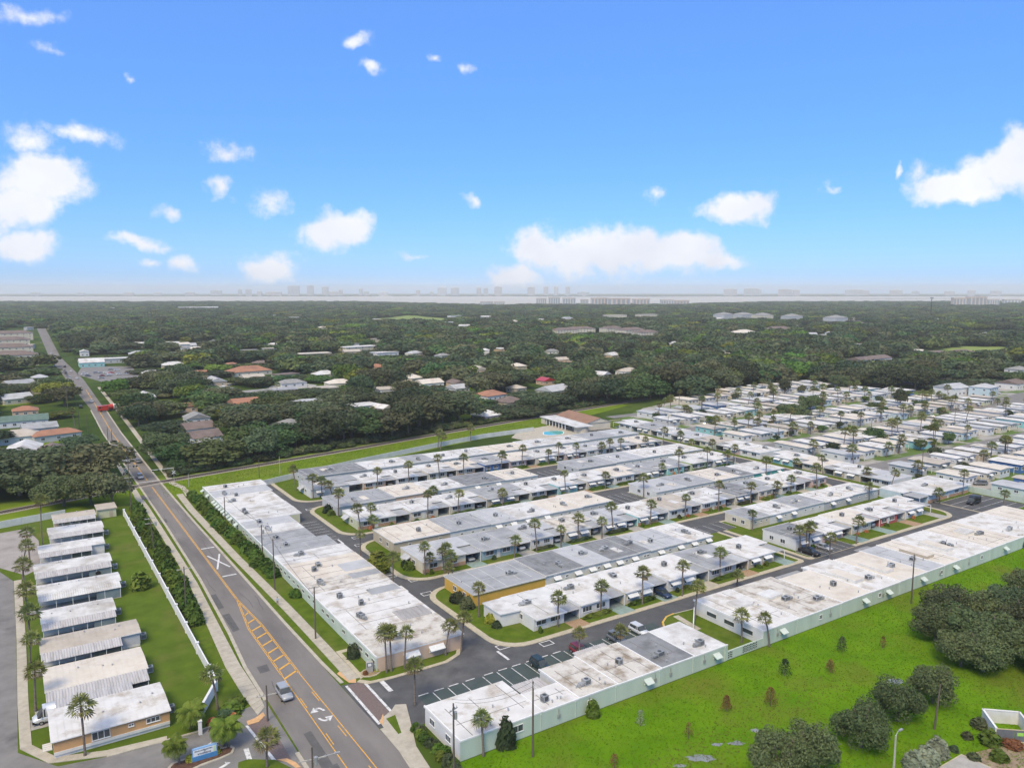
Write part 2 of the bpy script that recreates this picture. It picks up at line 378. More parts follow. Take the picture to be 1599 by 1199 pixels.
def rounded(x0, y0, x1, y1, rs, n=6):  # radii: SW, SE, NE, NW
    p = []
    for (cx, cy, r, a0) in ((x0, y0, rs[0], 180), (x1, y0, rs[1], 270), (x1, y1, rs[2], 0), (x0, y1, rs[3], 90)):
        if r == 0: p.append((cx, cy)); continue
        ox = cx + r if cx == x0 else cx - r; oy = cy + r if cy == y0 else cy - r
        for i in range(n + 1):
            t = R(a0 + 90 * i / n); p.append((ox + r * math.cos(t), oy + r * math.sin(t)))
    return p
def ribbon_prism(name, line, w, z0, z1, m, parent=None):
    a, b = offs(line, -w / 2), offs(line, w / 2); mb = MB()
    for i in range(len(line) - 1):
        mb.face([(*a[i], z1), (*b[i], z1), (*b[i+1], z1), (*a[i+1], z1)])
        mb.face([(*b[i], z0), (*b[i+1], z0), (*b[i+1], z1), (*b[i], z1)])
        mb.face([(*a[i+1], z0), (*a[i], z0), (*a[i], z1), (*a[i+1], z1)])
    for i in (0, len(line) - 1): mb.face([(*a[i], z0), (*b[i], z0), (*b[i], z1), (*a[i], z1)])
    o = mb.obj(name, m, parent)
    if parent is None: struct(o)
    return o

sheet('ground', [FL(-700, -15000), FL(-700, 15000), FL(20000, 15000), FL(20000, -15000)], 0.0, M_wild)
# the bay with an uneven near shore
sh1, sh2 = [], []
r2 = random.Random(3)
SHORE = [(-400,4650),(300,4650),(560,4450),(650,3900),(780,3400),(850,3600),(1070,3700),(1200,4400),(1340,4600),(2000,4600)]
def shore(ix):
    for (a, b), (c, d_) in zip(SHORE[:-1], SHORE[1:]):
        if a <= ix <= c: return b + (d_ - b)*(ix - a)/(c - a)
    return 4300
for i in range(81):
    ix = -500 + i*32; k = (ix - IW/2)/FPX; d = shore(ix) + r2.uniform(-70, 70)
    sh1.append(FL(d, k*d)); d2 = 9500 + 180*math.sin(i*1.3) + (900 if 560 < ix < 700 else 0); sh2.append(FL(d2, k*d2))
strip('bay', sh1, sh2, 0.4, M_bay)
for (px, d, w, h) in ((1020, 8200, 1300, 90), (1405, 6700, 900, 70), (900, 8700, 900, 60)):
    s = (px - IW / 2) / FPX * d
    sheet('mangrove_island', [FL(d + h * math.sin(t) * 2, s + w / 2 * math.cos(t)) for t in [2 * math.pi * k / 14 for k in range(14)]], 0.8, M_leafd)

# meadow, lawns
sheet('meadow', [(46.3, 30), (330, 30), (330, 89.15), (240, 89.15), (46.3, 89.15)], 0.010, M_meadow)
for (px, py, rx, ry, sd) in ((1095,1183,26,7,1),(1150,1160,14,4,2),(1120,1162,10,3,3),(1398,1064,16,6,4),(1060,1195,12,3,5),(1180,1140,9,3,6)):
    r_ = random.Random(sd)
    sheet('puddle', [G(px + rx*math.cos(t)*r_.uniform(.6, 1.15), py + ry*math.sin(t)*r_.uniform(.6, 1.15)) for t in [2*math.pi*k/16 for k in range(16)]], 0.024, M_puddle)
sheet('rail_verge', [(-160, 215), (24.6, 262), (68, 262.5), (178, 294), (212, 300), (300, 335), (300, 345), (40, 292), (-160, 252)], 0.008, M_grass)
sheet('verge_west', [(-60, 100), (50.2, 100), (50.2, 300), (-60, 270)], 0.004, M_lawn)
sheet('left_lawn', [(-1, 118.5), (25.4, 118.5), (25.4, 262), (-1, 262)], 0.012, mat('lawn_left', (0.075,0.118,0.014), (0.10,0.15,0.018), 0.25, 0.95, c3=(0.15,0.145,0.045), s3=0.09, lo3=0.52, hi3=0.75, bump=0.6, bscale=2.5, spec=0.05))
# residential floor of the far mobile home park: mixed concrete and grass
M_mhp = mat('park_paving', (0.33,0.31,0.28), (0.40,0.375,0.34), 0.15, 0.9, c3=(0.10,0.16,0.03), s3=0.045, lo3=0.47, hi3=0.53)
sheet('mobile_park_paving', [(262.3, 60), (640, 60), (640, 280), (480, 345), (410, 352), (300, 322), (262.3, 300)], 0.010, M_mhp)

# main road
RLp = [G(57.4, 512.6), G(76.9, 558), G(103, 592), G(135, 639), (34.9, 400), (34.7, 283), (34.5, 230), (33.9, 183), (32.7, 150), (31.7, 134), (31.4, 100), (31.3, 60)][::-1]
RRp = [G(71, 512.6), G(94.6, 558), G(130, 592), G(157, 639), (41.6, 400), (41.0, 283), (41.4, 230), (42.1, 183), (42.5, 150), (43.0, 128), (43.5, 100), (43.5, 60)][::-1]
RLp[-4] = (36.8, 485); RRp[-4] = (43.4, 485)
road = strip('main_road', RLp, RRp, 0.030, M_road)
for nm, ln, sg in (('kerb', RLp, -0.3), ('kerb', RRp, 0.3)):
    seg = [p for p in offs(ln, sg) if p[1] < 620]
    if sg > 0:
        a = [p for p in seg if p[1] <= 104]; b = [p for p in seg if p[1] >= 120]
        ribbon_prism(nm, [(43.8, 60), (43.8, 103)], 0.6, 0, 0.12, M_conc); ribbon_prism(nm, [(43.75, 119.5)] + b, 0.6, 0, 0.12, M_conc)
    else:
        ribbon_prism(nm, [(31.0, 60), (31.05, 104)], 0.6, 0, 0.12, M_conc); ribbon_prism(nm, [(31.3, 121)] + [p for p in seg if p[1] > 121], 0.6, 0, 0.12, M_conc)
def paint(pts, m=None, name='lane_marking', z=0.036):
    return struct(MB().face([(p[0], p[1], z) for p in pts]).obj(name, m or M_paintw))
def pline(line, w, m, z=0.036): return strip('lane_marking', offs(line, -w / 2), offs(line, w / 2), z, m)
for o in (-0.14, 0.14):
    pline([(37.8 + o, 166), (37.8 + o, 180), (37.85 + o, 230), (37.9 + o, 281)], 0.13, M_painty)
    pline([(37.9 + o, 292), (38.3 + o, 400), (40.2 + o, 485), (42.3 + o, 590)], 0.13, M_painty)
for o in (-0.13, 0.13):
    pline([(37.8 + o, 166), (36.1 + o, 150), (36.0 + o, 128)], 0.12, M_painty)
    pline([(37.8 + o, 166), (38.75 + o, 150), (38.75 + o, 127)], 0.12, M_painty)
pline([(36.0, 128), (35.75, 97), (35.7, 60)], 0.14, M_painty); pline([(38.75, 127), (39.2, 97), (39.3, 60)], 0.14, M_painty)
for y in (118.5, 106.5, 94.5):
    pline([(36.25, y), (36.2, y - 3.4)], 0.13, M_painty); pline([(38.5, y + 1), (38.55, y - 2.4)], 0.13, M_painty)
for i, y in enumerate([127, 130.6, 134.2, 137.8, 141.4, 145.2, 149, 153, 157]):
    k = min(1, max(0, (166 - y) / 16)); xl, xr = 37.8 - 1.75 * k, 37.8 + 0.95 * k
    paint([(xl, y - 0.9), (xr, y + 0.9), (xr, y + 1.35), (xl, y - 0.45)], M_painty)
def arrow(cx, cy, pts, name='turn_arrow'): paint([(cx + a, cy + b) for a, b in pts], name=name, z=0.038)
arc = [(0.95 * math.cos(R(a)), 1.9 * math.sin(R(a))) for a in range(15, 126, 15)]; arc2 = [(0.55 * math.cos(R(a)), 1.45 * math.sin(R(a))) for a in range(125, 14, -15)]
def curved_arrow(cx, cy, s):
    mb = MB(); ring = list(zip(arc, arc2[::-1]))
    for (a, b), (c, d) in zip(ring[:-1], ring[1:]):
        mb.face([(cx + s * q[0], cy + s * q[1], 0.038) for q in (a, c, d, b)])
    e = ring[-1]; mx_, my_ = (e[0][0] + e[1][0]) / 2, (e[0][1] + e[1][1]) / 2
    mb.face([(cx + s * q[0], cy + s * q[1], 0.038) for q in ((mx_ - .05, my_ + .85), (mx_ - 1.0, my_ - .55), (mx_ + .25, my_ - .75))])
    struct(mb.obj('turn_arrow', M_paintw))
curved_arrow(37.5, 112.3, 1); curved_arrow(37.5, 111.6, -1)
# level-crossing warning cross and its bars
for (x0, y0, x1, y1) in ((38.5, 187.5, 41.4, 198.5), (38.5, 198.5, 41.4, 187.5)):
    pline([(x0, y0), (x1, y1)], 0.42, M_paintw, 0.037 if x0 == x1 else (0.037 if y0 < y1 else 0.040))
for y in (204.5, 181.5): paint([(38.3, y), (41.5, y), (41.5, y + 0.6), (38.3, y + 0.6)])
paint([(34.6, 289.5), (41.1, 289.5), (41.1, 290.1), (34.6, 290.1)], z=0.05)
sheet('level_crossing', [(33.6, 283.6), (42.0, 285.4), (42.0, 288.6), (33.6, 286.8)], 0.044, M_conc2)
prng = random.Random(31)
M_patch = mat('asphalt_patch', (0.10,0.096,0.092), (0.125,0.12,0.115), .8, .9); M_seal = mat('crack_sealant', (0.05,0.048,0.046), (0.065,0.062,0.06), 1, .7)
for k in range(9):
    y = prng.uniform(95, 270); x = prng.choice([33.9, 40.2]) + prng.uniform(-.4, .8); w, l = prng.uniform(.5, 1.2), prng.uniform(1.2, 5)
    paint([(x - w, y - l), (x + w*.8, y - l*.9), (x + w, y + l), (x - w*.9, y + l*.95)], M_patch, 'asphalt_patch', .0312 + k*.0004)
for k in range(16):
    y = prng.uniform(92, 275); x = prng.choice([33.6, 35.0, 39.6, 41.0]); pl_ = [(x, y)]
    for j in range(6): pl_.append((pl_[-1][0] + prng.uniform(-.25, .25), pl_[-1][1] + prng.uniform(.8, 2.2)))
    strip('sealed_crack', offs(pl_, -.04), offs(pl_, .04), .0345, M_seal)
for k in range(26):
    x, y = prng.choice([(prng.uniform(80, 230), 110.5), (prng.uniform(76, 232), 150.8), (70.5, prng.uniform(120, 250)), (prng.uniform(76, 232), 190.2)]); pl_ = [(x, y)]
    dx, dy = (2.0, 0) if y in (110.5, 150.8, 190.2) else (0, 2.0)
    for j in range(5): pl_.append((pl_[-1][0] + dx + prng.uniform(-.4, .4), pl_[-1][1] + dy + prng.uniform(-.4, .4)))
    strip('sealed_crack', offs(pl_, -.05), offs(pl_, .05), .022, M_seal)
# verges between kerb and path
SRl = [(44.9, 119.6), (44.7, 140), (44.45, 156), (43.75, 180), (43.3, 194), (42.9, 220), (42.55, 245), (42.9, 266)]
SRr = offs(SRl, 2.0)
side_r = MB().face([(p[0], p[1], 0.02) for p in (SRl[0], SRr[0], SRr[1], SRl[1])]).obj('sidewalk', M_conc2); struct(side_r)
strip('sidewalk', [(45.2, 262), (45.6, 270), (45.6, 274), (43.6, 282), (44.2, 296), (44.9, 330), (47, 420), (50, 600)], [(46.9, 262), (47.4, 268), (47.3, 276), (45.6, 284), (46.0, 296), (46.7, 330), (49, 420), (52, 600)], 0.02, M_conc)
def slabs(parent, left, right, step, m):
    # concrete slabs one by one with recessed joints
    seg = []
    for i in range(len(left) - 1):
        L = math.dist(left[i], left[i+1]); n = max(1, round(L / step))
        for k in range(n):
            a, b = k / n, (k + 1) / n
            lp = lambda P, Q, t: (P[0] + (Q[0] - P[0]) * t, P[1] + (Q[1] - P[1]) * t)
            seg.append((lp(left[i], left[i+1], a), lp(right[i], right[i+1], a), lp(right[i], right[i+1], b), lp(left[i], left[i+1], b)))
    for q in seg:
        cx = sum(p[0] for p in q) / 4; cy = sum(p[1] for p in q) / 4
        MB().prism([((p[0] - cx) * .992, (p[1] - cy) * .965) for p in q], 0, 0.06 + rng.uniform(0, .008)).obj('slab', m, parent, (cx, cy, 0.03))
slabs(side_r, SRl, SRr, 1.7, M_conc)
SLl = [(29.0, 117), (28.6, 124), (28.5, 136), (29.2, 150), (30.0, 165), (30.9, 180), (31.3, 200)]
SLr = [(30.6, 119), (31.0, 124), (30.9, 136), (31.4, 150), (32.0, 165), (32.6, 180), (32.9, 200)]
side_l = strip('sidewalk', SLl, SLr, 0.02, M_conc2); slabs(side_l, SLl, SLr, 1.7, M_conc)
strip('sidewalk', [(31.3, 200), (31.8, 255), (31.0, 268), (31.5, 284), (31.8, 330)], [(32.9, 200), (33.2, 255), (32.9, 270), (33.0, 284), (33.2, 330)], 0.024, M_conc)
side_c = sheet('sidewalk', [G(*p) for p in ((592,1125),(600,1118),(612,1108),(617,1100),(634,1099),(640,1122),(650,1165),(672,1199),(640,1199))], 0.06, M_conc)
sheet('verge', [G(*p) for p in ((603,1122),(617,1116),(627,1144),(622,1146))], .066, M_lawn)
sheet('ramp_surface', [G(*p) for p in ((593,1128),(598,1114),(600,1122),(597,1132))], 0.075, M_tactile)
sheet('ramp_surface', [G(*p) for p in ((526,1052),(545,1066),(556,1066),(556,1060),(540,1056),(530,1048))], 0.075, M_tactile)
sheet('ramp_surface', [G(*p) for p in ((385,1126),(398,1121),(411,1112),(414,1117),(404,1127),(387,1132))], 0.075, M_tactile)
sheet('ramp_surface', [G(*p) for p in ((432,1186),(448,1184),(462,1190),(470,1198),(462,1199),(448,1190))], 0.075, M_tactile)

# villa park streets
sheet('park_street', [(43.3, 103.5), (48.5, 100.8), (250, 100.8), (262, 104), (262, 290), (204, 290), (180, 272), (68, 262.5), (50.3, 262.5), (50.3, 118), (43.3, 118.8)], 0.018, M_asph)
for (a, b) in ((44.0, 0.45), (47.0, 0.45)): pline([(a, 104.4), (a, 118.2)], b, M_paintw, 0.034)
sheet('brick_crossing', [(44.25, 104.4), (46.7, 104.4), (46.7, 118.2), (44.25, 118.2)], 0.026, M_brickwalk)
paint([(49.2, 112.5), (50.0, 112.5), (50.0, 117.6), (49.2, 117.6)], z=0.03)
# kerbed blocks with lawns
BLK = [(72.5, 113.7, 161.0, 148.2), (162.5, 113.7, 234.0, 148.2), (72.5, 153.5, 234.0, 187.4), (72.5, 193.0, 234.0, 227.0), (72.5, 232.5, 234.0, 268.2)]
for i, (x0, y0, x1, y1) in enumerate(BLK):
    rw = 6.5 if i != 1 else 1.5; re = 6.5 if i != 0 else 1.5
    struct(MB().prism(rounded(x0, y0, x1, y1, (rw, re, re, rw)), 0, 0.13).obj('kerb', M_kerb))
    sheet('lawn', rounded(x0 + 1.3, y0 + 1.3, x1 - 1.1, y1 - 1.0, (rw - .8 if rw > 2 else .6, re - .8 if re > 2 else .6, re - .8 if re > 2 else .6, rw - .8 if rw > 2 else .6)), 0.136, M_lawn)
struct(MB().prism(rounded(241.0, 102, 263, 300, (3, 0, 0, 3)), 0, 0.13).obj('kerb', M_kerb))
sheet('lawn', rounded(242.0, 103, 263, 299, (2.5, 0, 0, 2.5)), 0.136, M_lawn)
# parking bays
def bays(x0, y0, x1, y1, n, along='x', name='parking_bays', z=0.142, m=None):
    sheet(name, [(x0, y0), (x1, y0), (x1, y1), (x0, y1)], z, m or M_asph)
    for i in range(n + 1):
        if along == 'x':
            x = x0 + (x1 - x0) * i / n; paint([(x - .06, y0 + .2), (x + .06, y0 + .2), (x + .06, y1 - .2), (x - .06, y1 - .2)], name='bay_line', z=z + .005)
        else:
            y = y0 + (y1 - y0) * i / n; paint([(x0 + .2, y - .06), (x1 - .2, y - .06), (x1 - .2, y + .06), (x0 + .2, y + .06)], name='bay_line', z=z + .005)
bays(164.5, 113.8, 181.5, 119.8, 6); bays(151, 141.5, 168, 148.1, 5); bays(151, 176.5, 168, 187.3, 6); bays(151, 215.5, 168, 226.9, 6); 
bays(63.4, 193.5, 71.5, 212.0, 7, 'y', z=0.026)
bays(241.5, 107.5, 262, 124.0, 5, 'y', z=0.142)
sheet('front_bays', [(52.5, 101.5), (104.6, 101.5), (104.6, 108.4), (52.5, 108.4)], 0.024, mat('asphalt_sealed', (0.055,0.075,0.072), (0.07,0.09,0.086), 0.4, 0.8, c3=(0.10,0.105,0.10), s3=0.15, lo3=0.55, hi3=0.75, spec=0.25))
for x in (55.2, 58.0, 60.8, 64.8, 67.7, 70.7, 73.6, 76.5, 79.4, 82.3, 85.4, 88.4, 91.4, 94.6, 97.6, 100.6):
    paint([(x - .07, 101.6), (x + .07, 101.6), (x + .07, 108.3), (x - .07, 108.3)], name='bay_line', z=0.030)
for x in (53.6, 56.5, 59.3, 62.5, 66.2, 69.1, 72, 75, 78, 80.9): paint([(x - .9, 108.5), (x + .9, 108.5), (x + .9, 108.72), (x - .9, 108.72)], name='bay_lettering', z=0.030)
# storm drain boxes painted on the street corners
for (x, y) in ((73.9, 116.0), (81.5, 112.6), (73.6, 146.6), (74.9, 155.5), (73.8, 185.6), (71.3, 160.5), (73.9, 225.3), (75.5, 191.9)):
    for (a, b, c, d) in ((-1.3, -.9, 1.3, -.7), (-1.3, .7, 1.3, .9), (-1.3, -.7, -1.1, .7), (1.1, -.7, 1.3, .7)): paint([(x+a, y+b), (x+c, y+b), (x+c, y+d), (x+a, y+d)], name='drain_marking', z=0.024)
for (x, y) in ((70.6, 152.0), (70.6, 191), (72, 113), (70.4, 230)): paint([(x - .25, y - 2), (x + .25, y - 2), (x + .25, y + 2), (x - .25, y + 2)], z=0.024)
# kerbed corner island at the south end of the west row
ci = [G(*p) for p in ((557,1065),(575,1068),(610,1060),(660,1046),(700,1034),(718,1022),(721,1005),(715,990),(706,981))] + [(67.2, 131), (50.4, 131), (46.9, 131), (46.9, 119)]
struct(MB().prism(ci, 0, 0.12).obj('kerb', M_kerb))
cl = [(sum(p[0] for p in ci) / len(ci) + (p[0] - sum(q[0] for q in ci) / len(ci)) * .93, sum(p[1] for p in ci) / len(ci) + (p[1] - sum(q[1] for q in ci) / len(ci)) * .88) for p in ci]
sheet('lawn', cl, 0.126, M_lawn)
# yard between the two south buildings with a kerbed tip
yd = [G(*p) for p in ((1037,982),(1034,972),(1040,963),(1052,958),(1092,948))] + [(117, 107), (117, 90), (105, 90), (105, 101)]
struct(MB().prism(yd, 0, 0.12).obj('kerb', M_conc)); ribbon_prism('painted_kerb', [(p[0] + .06, p[1] - .02) for p in yd[:4]], .3, .11, .135, M_kerby)
yc = (sum(p[0] for p in yd)/len(yd), sum(p[1] for p in yd)/len(yd)); sheet('lawn', [(yc[0] + (p[0]-yc[0])*.94, yc[1] + (p[1]-yc[1])*.955) for p in yd], 0.126, M_lawn)
sheet('path', [(109.2, 100.9), (110.5, 100.9), (111.4, 108.0), (110.0, 108.1)], 0.132, M_conc)
# left mobile home street and entrance
sheet('side_street', [(-22, 90), (-22, 216), (-7.5, 222), (-2.4, 205), (-2.3, 168), (-2.5, 141), (-2.6, 126), (2, 119.2), (10, 117.6), (20, 117.2), (31.2, 121.5), (31.2, 100), (20, 96), (0, 90)], 0.020, M_asph2)
sheet('turning_circle', [(-30, 222), (-8, 222), (0, 208), (3.5, 212), (3.5, 236), (1, 250), (-30, 245)], 0.018, mat('concrete_worn', (0.32,0.285,0.26), (0.38,0.345,0.315), 0.4, 0.9, c3=(0.25,0.225,0.205), s3=0.2))
ribbon_prism('sidewalk', [(-1.6, 205), (-1.5, 168), (-1.7, 141), (-1.6, 127), (1.5, 121.2), (8, 118.9), (16, 118.0)], 1.5, 0, 0.11, M_conc)
ribbon_prism('kerb', [(8, 117.9), (20, 117.5), (26, 118.5)], 0.35, 0, 0.14, M_conc)
isl = [G(*p) for p in ((262,1199),(268,1192),(300,1181),(340,1170),(360,1164),(367,1168),(364,1176),(345,1185),(315,1196),(300,1204),(262,1206))]
struct(MB().prism(isl, 0, 0.16).obj('kerb', M_conc))
ic = (sum(p[0] for p in isl) / len(isl), sum(p[1] for p in isl) / len(isl))
sheet('mulch_bed', [(ic[0] + (p[0] - ic[0]) * .92, ic[1] + (p[1] - ic[1]) * .72) for p in isl], 0.166, M_mulch)
sheet('mulch_bed', [G(*p) for p in ((330,1130),(352,1122),(366,1100),(373,1098),(378,1118),(350,1133),(325,1143))], 0.03, M_mulch)
sheet('verge', [G(*p) for p in ((372,1190),(388,1185),(430,1186),(456,1199),(372,1205))], 0.05, M_lawn)
sheet('brick_crossing', [G(*p) for p in ((388,1131),(414,1118),(418,1123),(455,1185),(430,1190))], 0.028, M_brickwalk)
paint([G(*p) for p in ((380,1169),(388,1167),(395,1189),(387,1190))], z=0.032)
paint([G(*p) for p in ((383,1133),(387,1132),(432,1187),(426,1188))], z=0.034)
for a in (((318,1166),(330,1158),(329,1161),(344,1156),(345,1158),(330,1163),(332,1165)), ((340,1199),(352,1192),(351,1189),(360,1190),(352,1196),(346,1199))): paint([G(*p) for p in a], name='lane_arrow', z=0.030)

# railway
RAILL = [(-190, 236), (-60, 262), (-5, 272.5), (38, 285.9), (52, 289.3), (84, 296.0), (121, 304.0), (173, 316.5), (236, 330.0), (330, 350)]
strip('rail_bed', offs(RAILL, -2.6), offs(RAILL, 2.6), 0.035, M_ballast)
track = thing('railway_track', 'single railway track running between woodland and bright grass verge', 'railway', (0, 0, 0))
for w in (-0.72, 0.72): ribbon_prism('rail', offs(RAILL, w), 0.12, 0.05, 0.30, M_rail, track)
sl = MB()
for a, b in zip(RAILL[:-1], RAILL[1:]):
    L = math.dist(a, b); ux, uy = (b[0]-a[0]) / L, (b[1]-a[1]) / L
    for k in range(int(L / 0.75)):
        cx, cy = a[0] + ux * k * .75, a[1] + uy * k * .75
        if 33.5 < cx < 42: continue
        q = [(cx + ux * i * .13 - uy * j * 1.25, cy + uy * i * .13 + ux * j * 1.25) for i, j in ((-1,-1),(1,-1),(1,1),(-1,1))]
        sl.prism(q, 0.03, 0.14)
struct(sl.obj('sleepers', M_sleeper, track), 'stuff')

# ---------------------------------------------------------------- shared parts: windows, awnings, air conditioners
def window(parent, x, y, z, w, h, rz=0, nm='window', panes=2, fm=None):
    def mk():
        a, b = MB(), MB(); t = .07
        a.box(-w/2, -.05, 0, w/2, .05, t).box(-w/2, -.05, h - t, w/2, .05, h).box(-w/2, -.05, t, -w/2 + t, .05, h - t).box(w/2 - t, -.05, t, w/2, .05, h - t)
        for i in range(1, panes):
            xx = -w/2 + w * i / panes; a.box(xx - .035, -.045, t, xx + .035, .045, h - t)
        a.box(-w/2 - .06, -.09, -.07, w/2 + .06, .05, 0)
        b.box(-w/2 + t, -.02, t, w/2 - t, .03, h - t)
        return a.mesh('window', [fm or M_white]), b.mesh('pane', [M_glass])
    A, B = cached(('win', w, h, panes, (fm or M_white).name), mk)
    o = link(nm, A, parent, (x, y, z), rz); link('pane', B, o); return o
def awning(parent, x, y, z, w, rz=0, m=None, proj=.95, drop=.62):
    m = m or M_awn
    def mk():
        a = MB()
        a.face([(-w/2, 0, 0), (-w/2, -proj, -drop), (w/2, -proj, -drop), (w/2, 0, 0)])
        a.face([(-w/2, 0, -.05), (w/2, 0, -.05), (w/2, -proj, -drop - .05), (-w/2, -proj, -drop - .05)])
        a.face([(-w/2, -proj, -drop), (-w/2, -proj, -drop - .1), (w/2, -proj, -drop - .1), (w/2, -proj, -drop)])
        for s in (-1, 1): a.face([(s*w/2, 0, 0), (s*w/2, -proj, -drop), (s*w/2, 0, -.35)])
        return a.mesh('awning', [m])
    return link('awning', cached(('awn', w, m.name, proj), mk), parent, (x, y, z), rz)
def mk_ac(k):
    a, b = MB(), MB()
    L, W, H = ((1.25, 1.0, .95), (1.6, 1.05, .85), (1.0, .95, 1.05))[k]
    a.box(-L/2, -W/2, .12, L/2, W/2, H); a.box(-L/2 + .1, -W/2 - .06, 0, L/2 - .1, W/2 + .06, .12)
    if k != 2: a.box(L/2, -W*.35, .18, L/2 + .85, W*.35, H*.62); a.box(L/2 + .85, -.2, .0, L/2 + 1.15, .2, H*.5)
    n = 12; t = [(math.cos(2*math.pi*i/n)*W*.36, math.sin(2*math.pi*i/n)*W*.36, H + .02) for i in range(n)]
    b.face(t)
    for s in (-1, 1):
        for j in range(4): b.face([(-L/2 + .12, s*(W/2 + .006), .22 + j*.16), (L/2 - .12, s*(W/2 + .006), .22 + j*.16), (L/2 - .12, s*(W/2 + .006), .32 + j*.16), (-L/2 + .12, s*(W/2 + .006), .32 + j*.16)])
    for s in (-1, 1):
        if s == 1 and k != 2: continue
        b.face([(s*(L/2 + .006), -W/2 + .12, .25), (s*(L/2 + .006), W/2 - .12, .25), (s*(L/2 + .006), W/2 - .12, H - .12), (s*(L/2 + .006), -W/2 + .12, H - .12)])
    return a.mesh('air_conditioner', [M_ac]), b.mesh('grille', [M_acd])
ACM = [mk_ac(k) for k in range(3)]
def aircon(parent, x, y, z, rz=None, k=None):
    k = rng.choice((0, 0, 1, 2)) if k is None else k
    o = link('air_conditioner', ACM[k][0], parent, (x, y, z), rng.choice((0, 1.57, 3.14)) + rng.uniform(-.2, .2) if rz is None else rz)
    link('grille', ACM[k][1], o); return o
def mk_vent():
    return MB().cyl((0,0,0), (0,0,.4), .09, .09, 7).cyl((0,0,.4), (0,0,.5), .18, .12, 7).mesh('vent_pipe', [M_steel])
VENT = mk_vent()
def mk_shrub(seed, n, m, w=1.0, d=1.0, h=1.0, leaf=.22):
    r = np.random.default_rng(seed); v, f = [], []
    th = r.uniform(0, 2*np.pi, n); ph = np.arccos(r.uniform(-.1, 1, n)); rad = r.uniform(.72, 1.04, n)
    lump = 1 + .18*np.sin(3*th + seed) * np.sin(2.3*ph + seed)
    D = np.stack([np.sin(ph)*np.cos(th), np.sin(ph)*np.sin(th), np.cos(ph)], 1)
    P = D * (rad*lump)[:, None] * np.array([w/2, d/2, h*.92]); nr = D + r.normal(0, .55, (n, 3)); nr /= np.linalg.norm(nr, axis=1)[:, None]
    return leafmesh('shrub', P + [0, 0, .05], nr, leaf*r.uniform(.6, 1.3, n), [m], r)
def leafmesh(name, P, nr, size, mats, r, idx=None):
    n = len(P); ref = np.where(np.abs(nr[:, 2:3]) < .9, np.array([[0, 0, 1.0]]), np.array([[1.0, 0, 0]]))
    a = np.cross(nr, ref); a /= np.linalg.norm(a, axis=1)[:, None]; b = np.cross(nr, a)
    t = r.uniform(0, 2*np.pi, n)[:, None]; u = a*np.cos(t) + b*np.sin(t); w = -a*np.sin(t) + b*np.cos(t)
    s = size[:, None]; asp = r.uniform(.5, .9, n)[:, None]
    V = np.stack([P - u*s, P - w*s*asp + nr*s*.15, P + u*s, P + w*s*asp - nr*s*.1], 1).reshape(-1, 3)
    me = bpy.data.meshes.new(name); me.vertices.add(4*n); me.vertices.foreach_set('co', V.astype(np.float32).ravel())
    me.loops.add(4*n); me.loops.foreach_set('vertex_index', np.arange(4*n, dtype=np.int32))
    me.polygons.add(n); me.polygons.foreach_set('loop_start', np.arange(0, 4*n, 4, dtype=np.int32)); me.polygons.foreach_set('loop_total', np.full(n, 4, np.int32))
    for m in mats: me.materials.append(m)
    if idx is not None: me.polygons.foreach_set('material_index', idx.astype(np.int32))
    me.update(calc_edges=True); return me
SHRUB = {}
for k, m in dict(green=M_leafs, dark=M_leafd, bright=M_leafb, yellow=M_leafy, orange=M_leafor, silver=M_leafg, rust=M_leafr).items():
    SHRUB[k] = [mk_shrub(s, 260, m) for s in (1, 2)]
HEDGE = {k: mk_shrub(9, 520, m, leaf=.16) for k, m in dict(green=M_leafs, dark=M_leafd, bright=M_leafb, yellow=M_leafy).items()}

# ---------------------------------------------------------------- flat-roofed villas
FACE = {'S': 0.0, 'N': math.pi, 'W': -math.pi/2, 'E': math.pi/2}
SEAM = [plain('roof_seam_pale', (.60,.585,.55), .8, .15, 2), plain('roof_seam_dark', (.20,.19,.18), .9, .2, 2)]
def roofseams(t, x0, x1, y0, y1, z):   # lapped joints and flashing lines standing a little proud of the roof
    g = MB(); n = max(1, int((x1 - x0)/rng.uniform(2.6, 4.5)))
    for k in range(1, n + 1):
        x = x0 + (x1 - x0)*(k - rng.uniform(.3, .7))/n; a, b = y0 + rng.uniform(0, 2), y1 - rng.uniform(0, 3); g.box(x - .05, a, z, x + .05, b, z + .022)
    y = rng.uniform(y0 + 2, y1 - 2); g.box(x0 + .1, y, z, x0 + (x1 - x0)*rng.uniform(.5, .98), y + .08, z + .024)
    g.obj('roof_seams', SEAM[1 if rng.random() < .55 else 0], t)
VILLAS = []
def short(t):
    l = t['label']; return l.split(',')[1].strip() if ',' in l else l.replace('sky blue ', '').split(' with')[0]
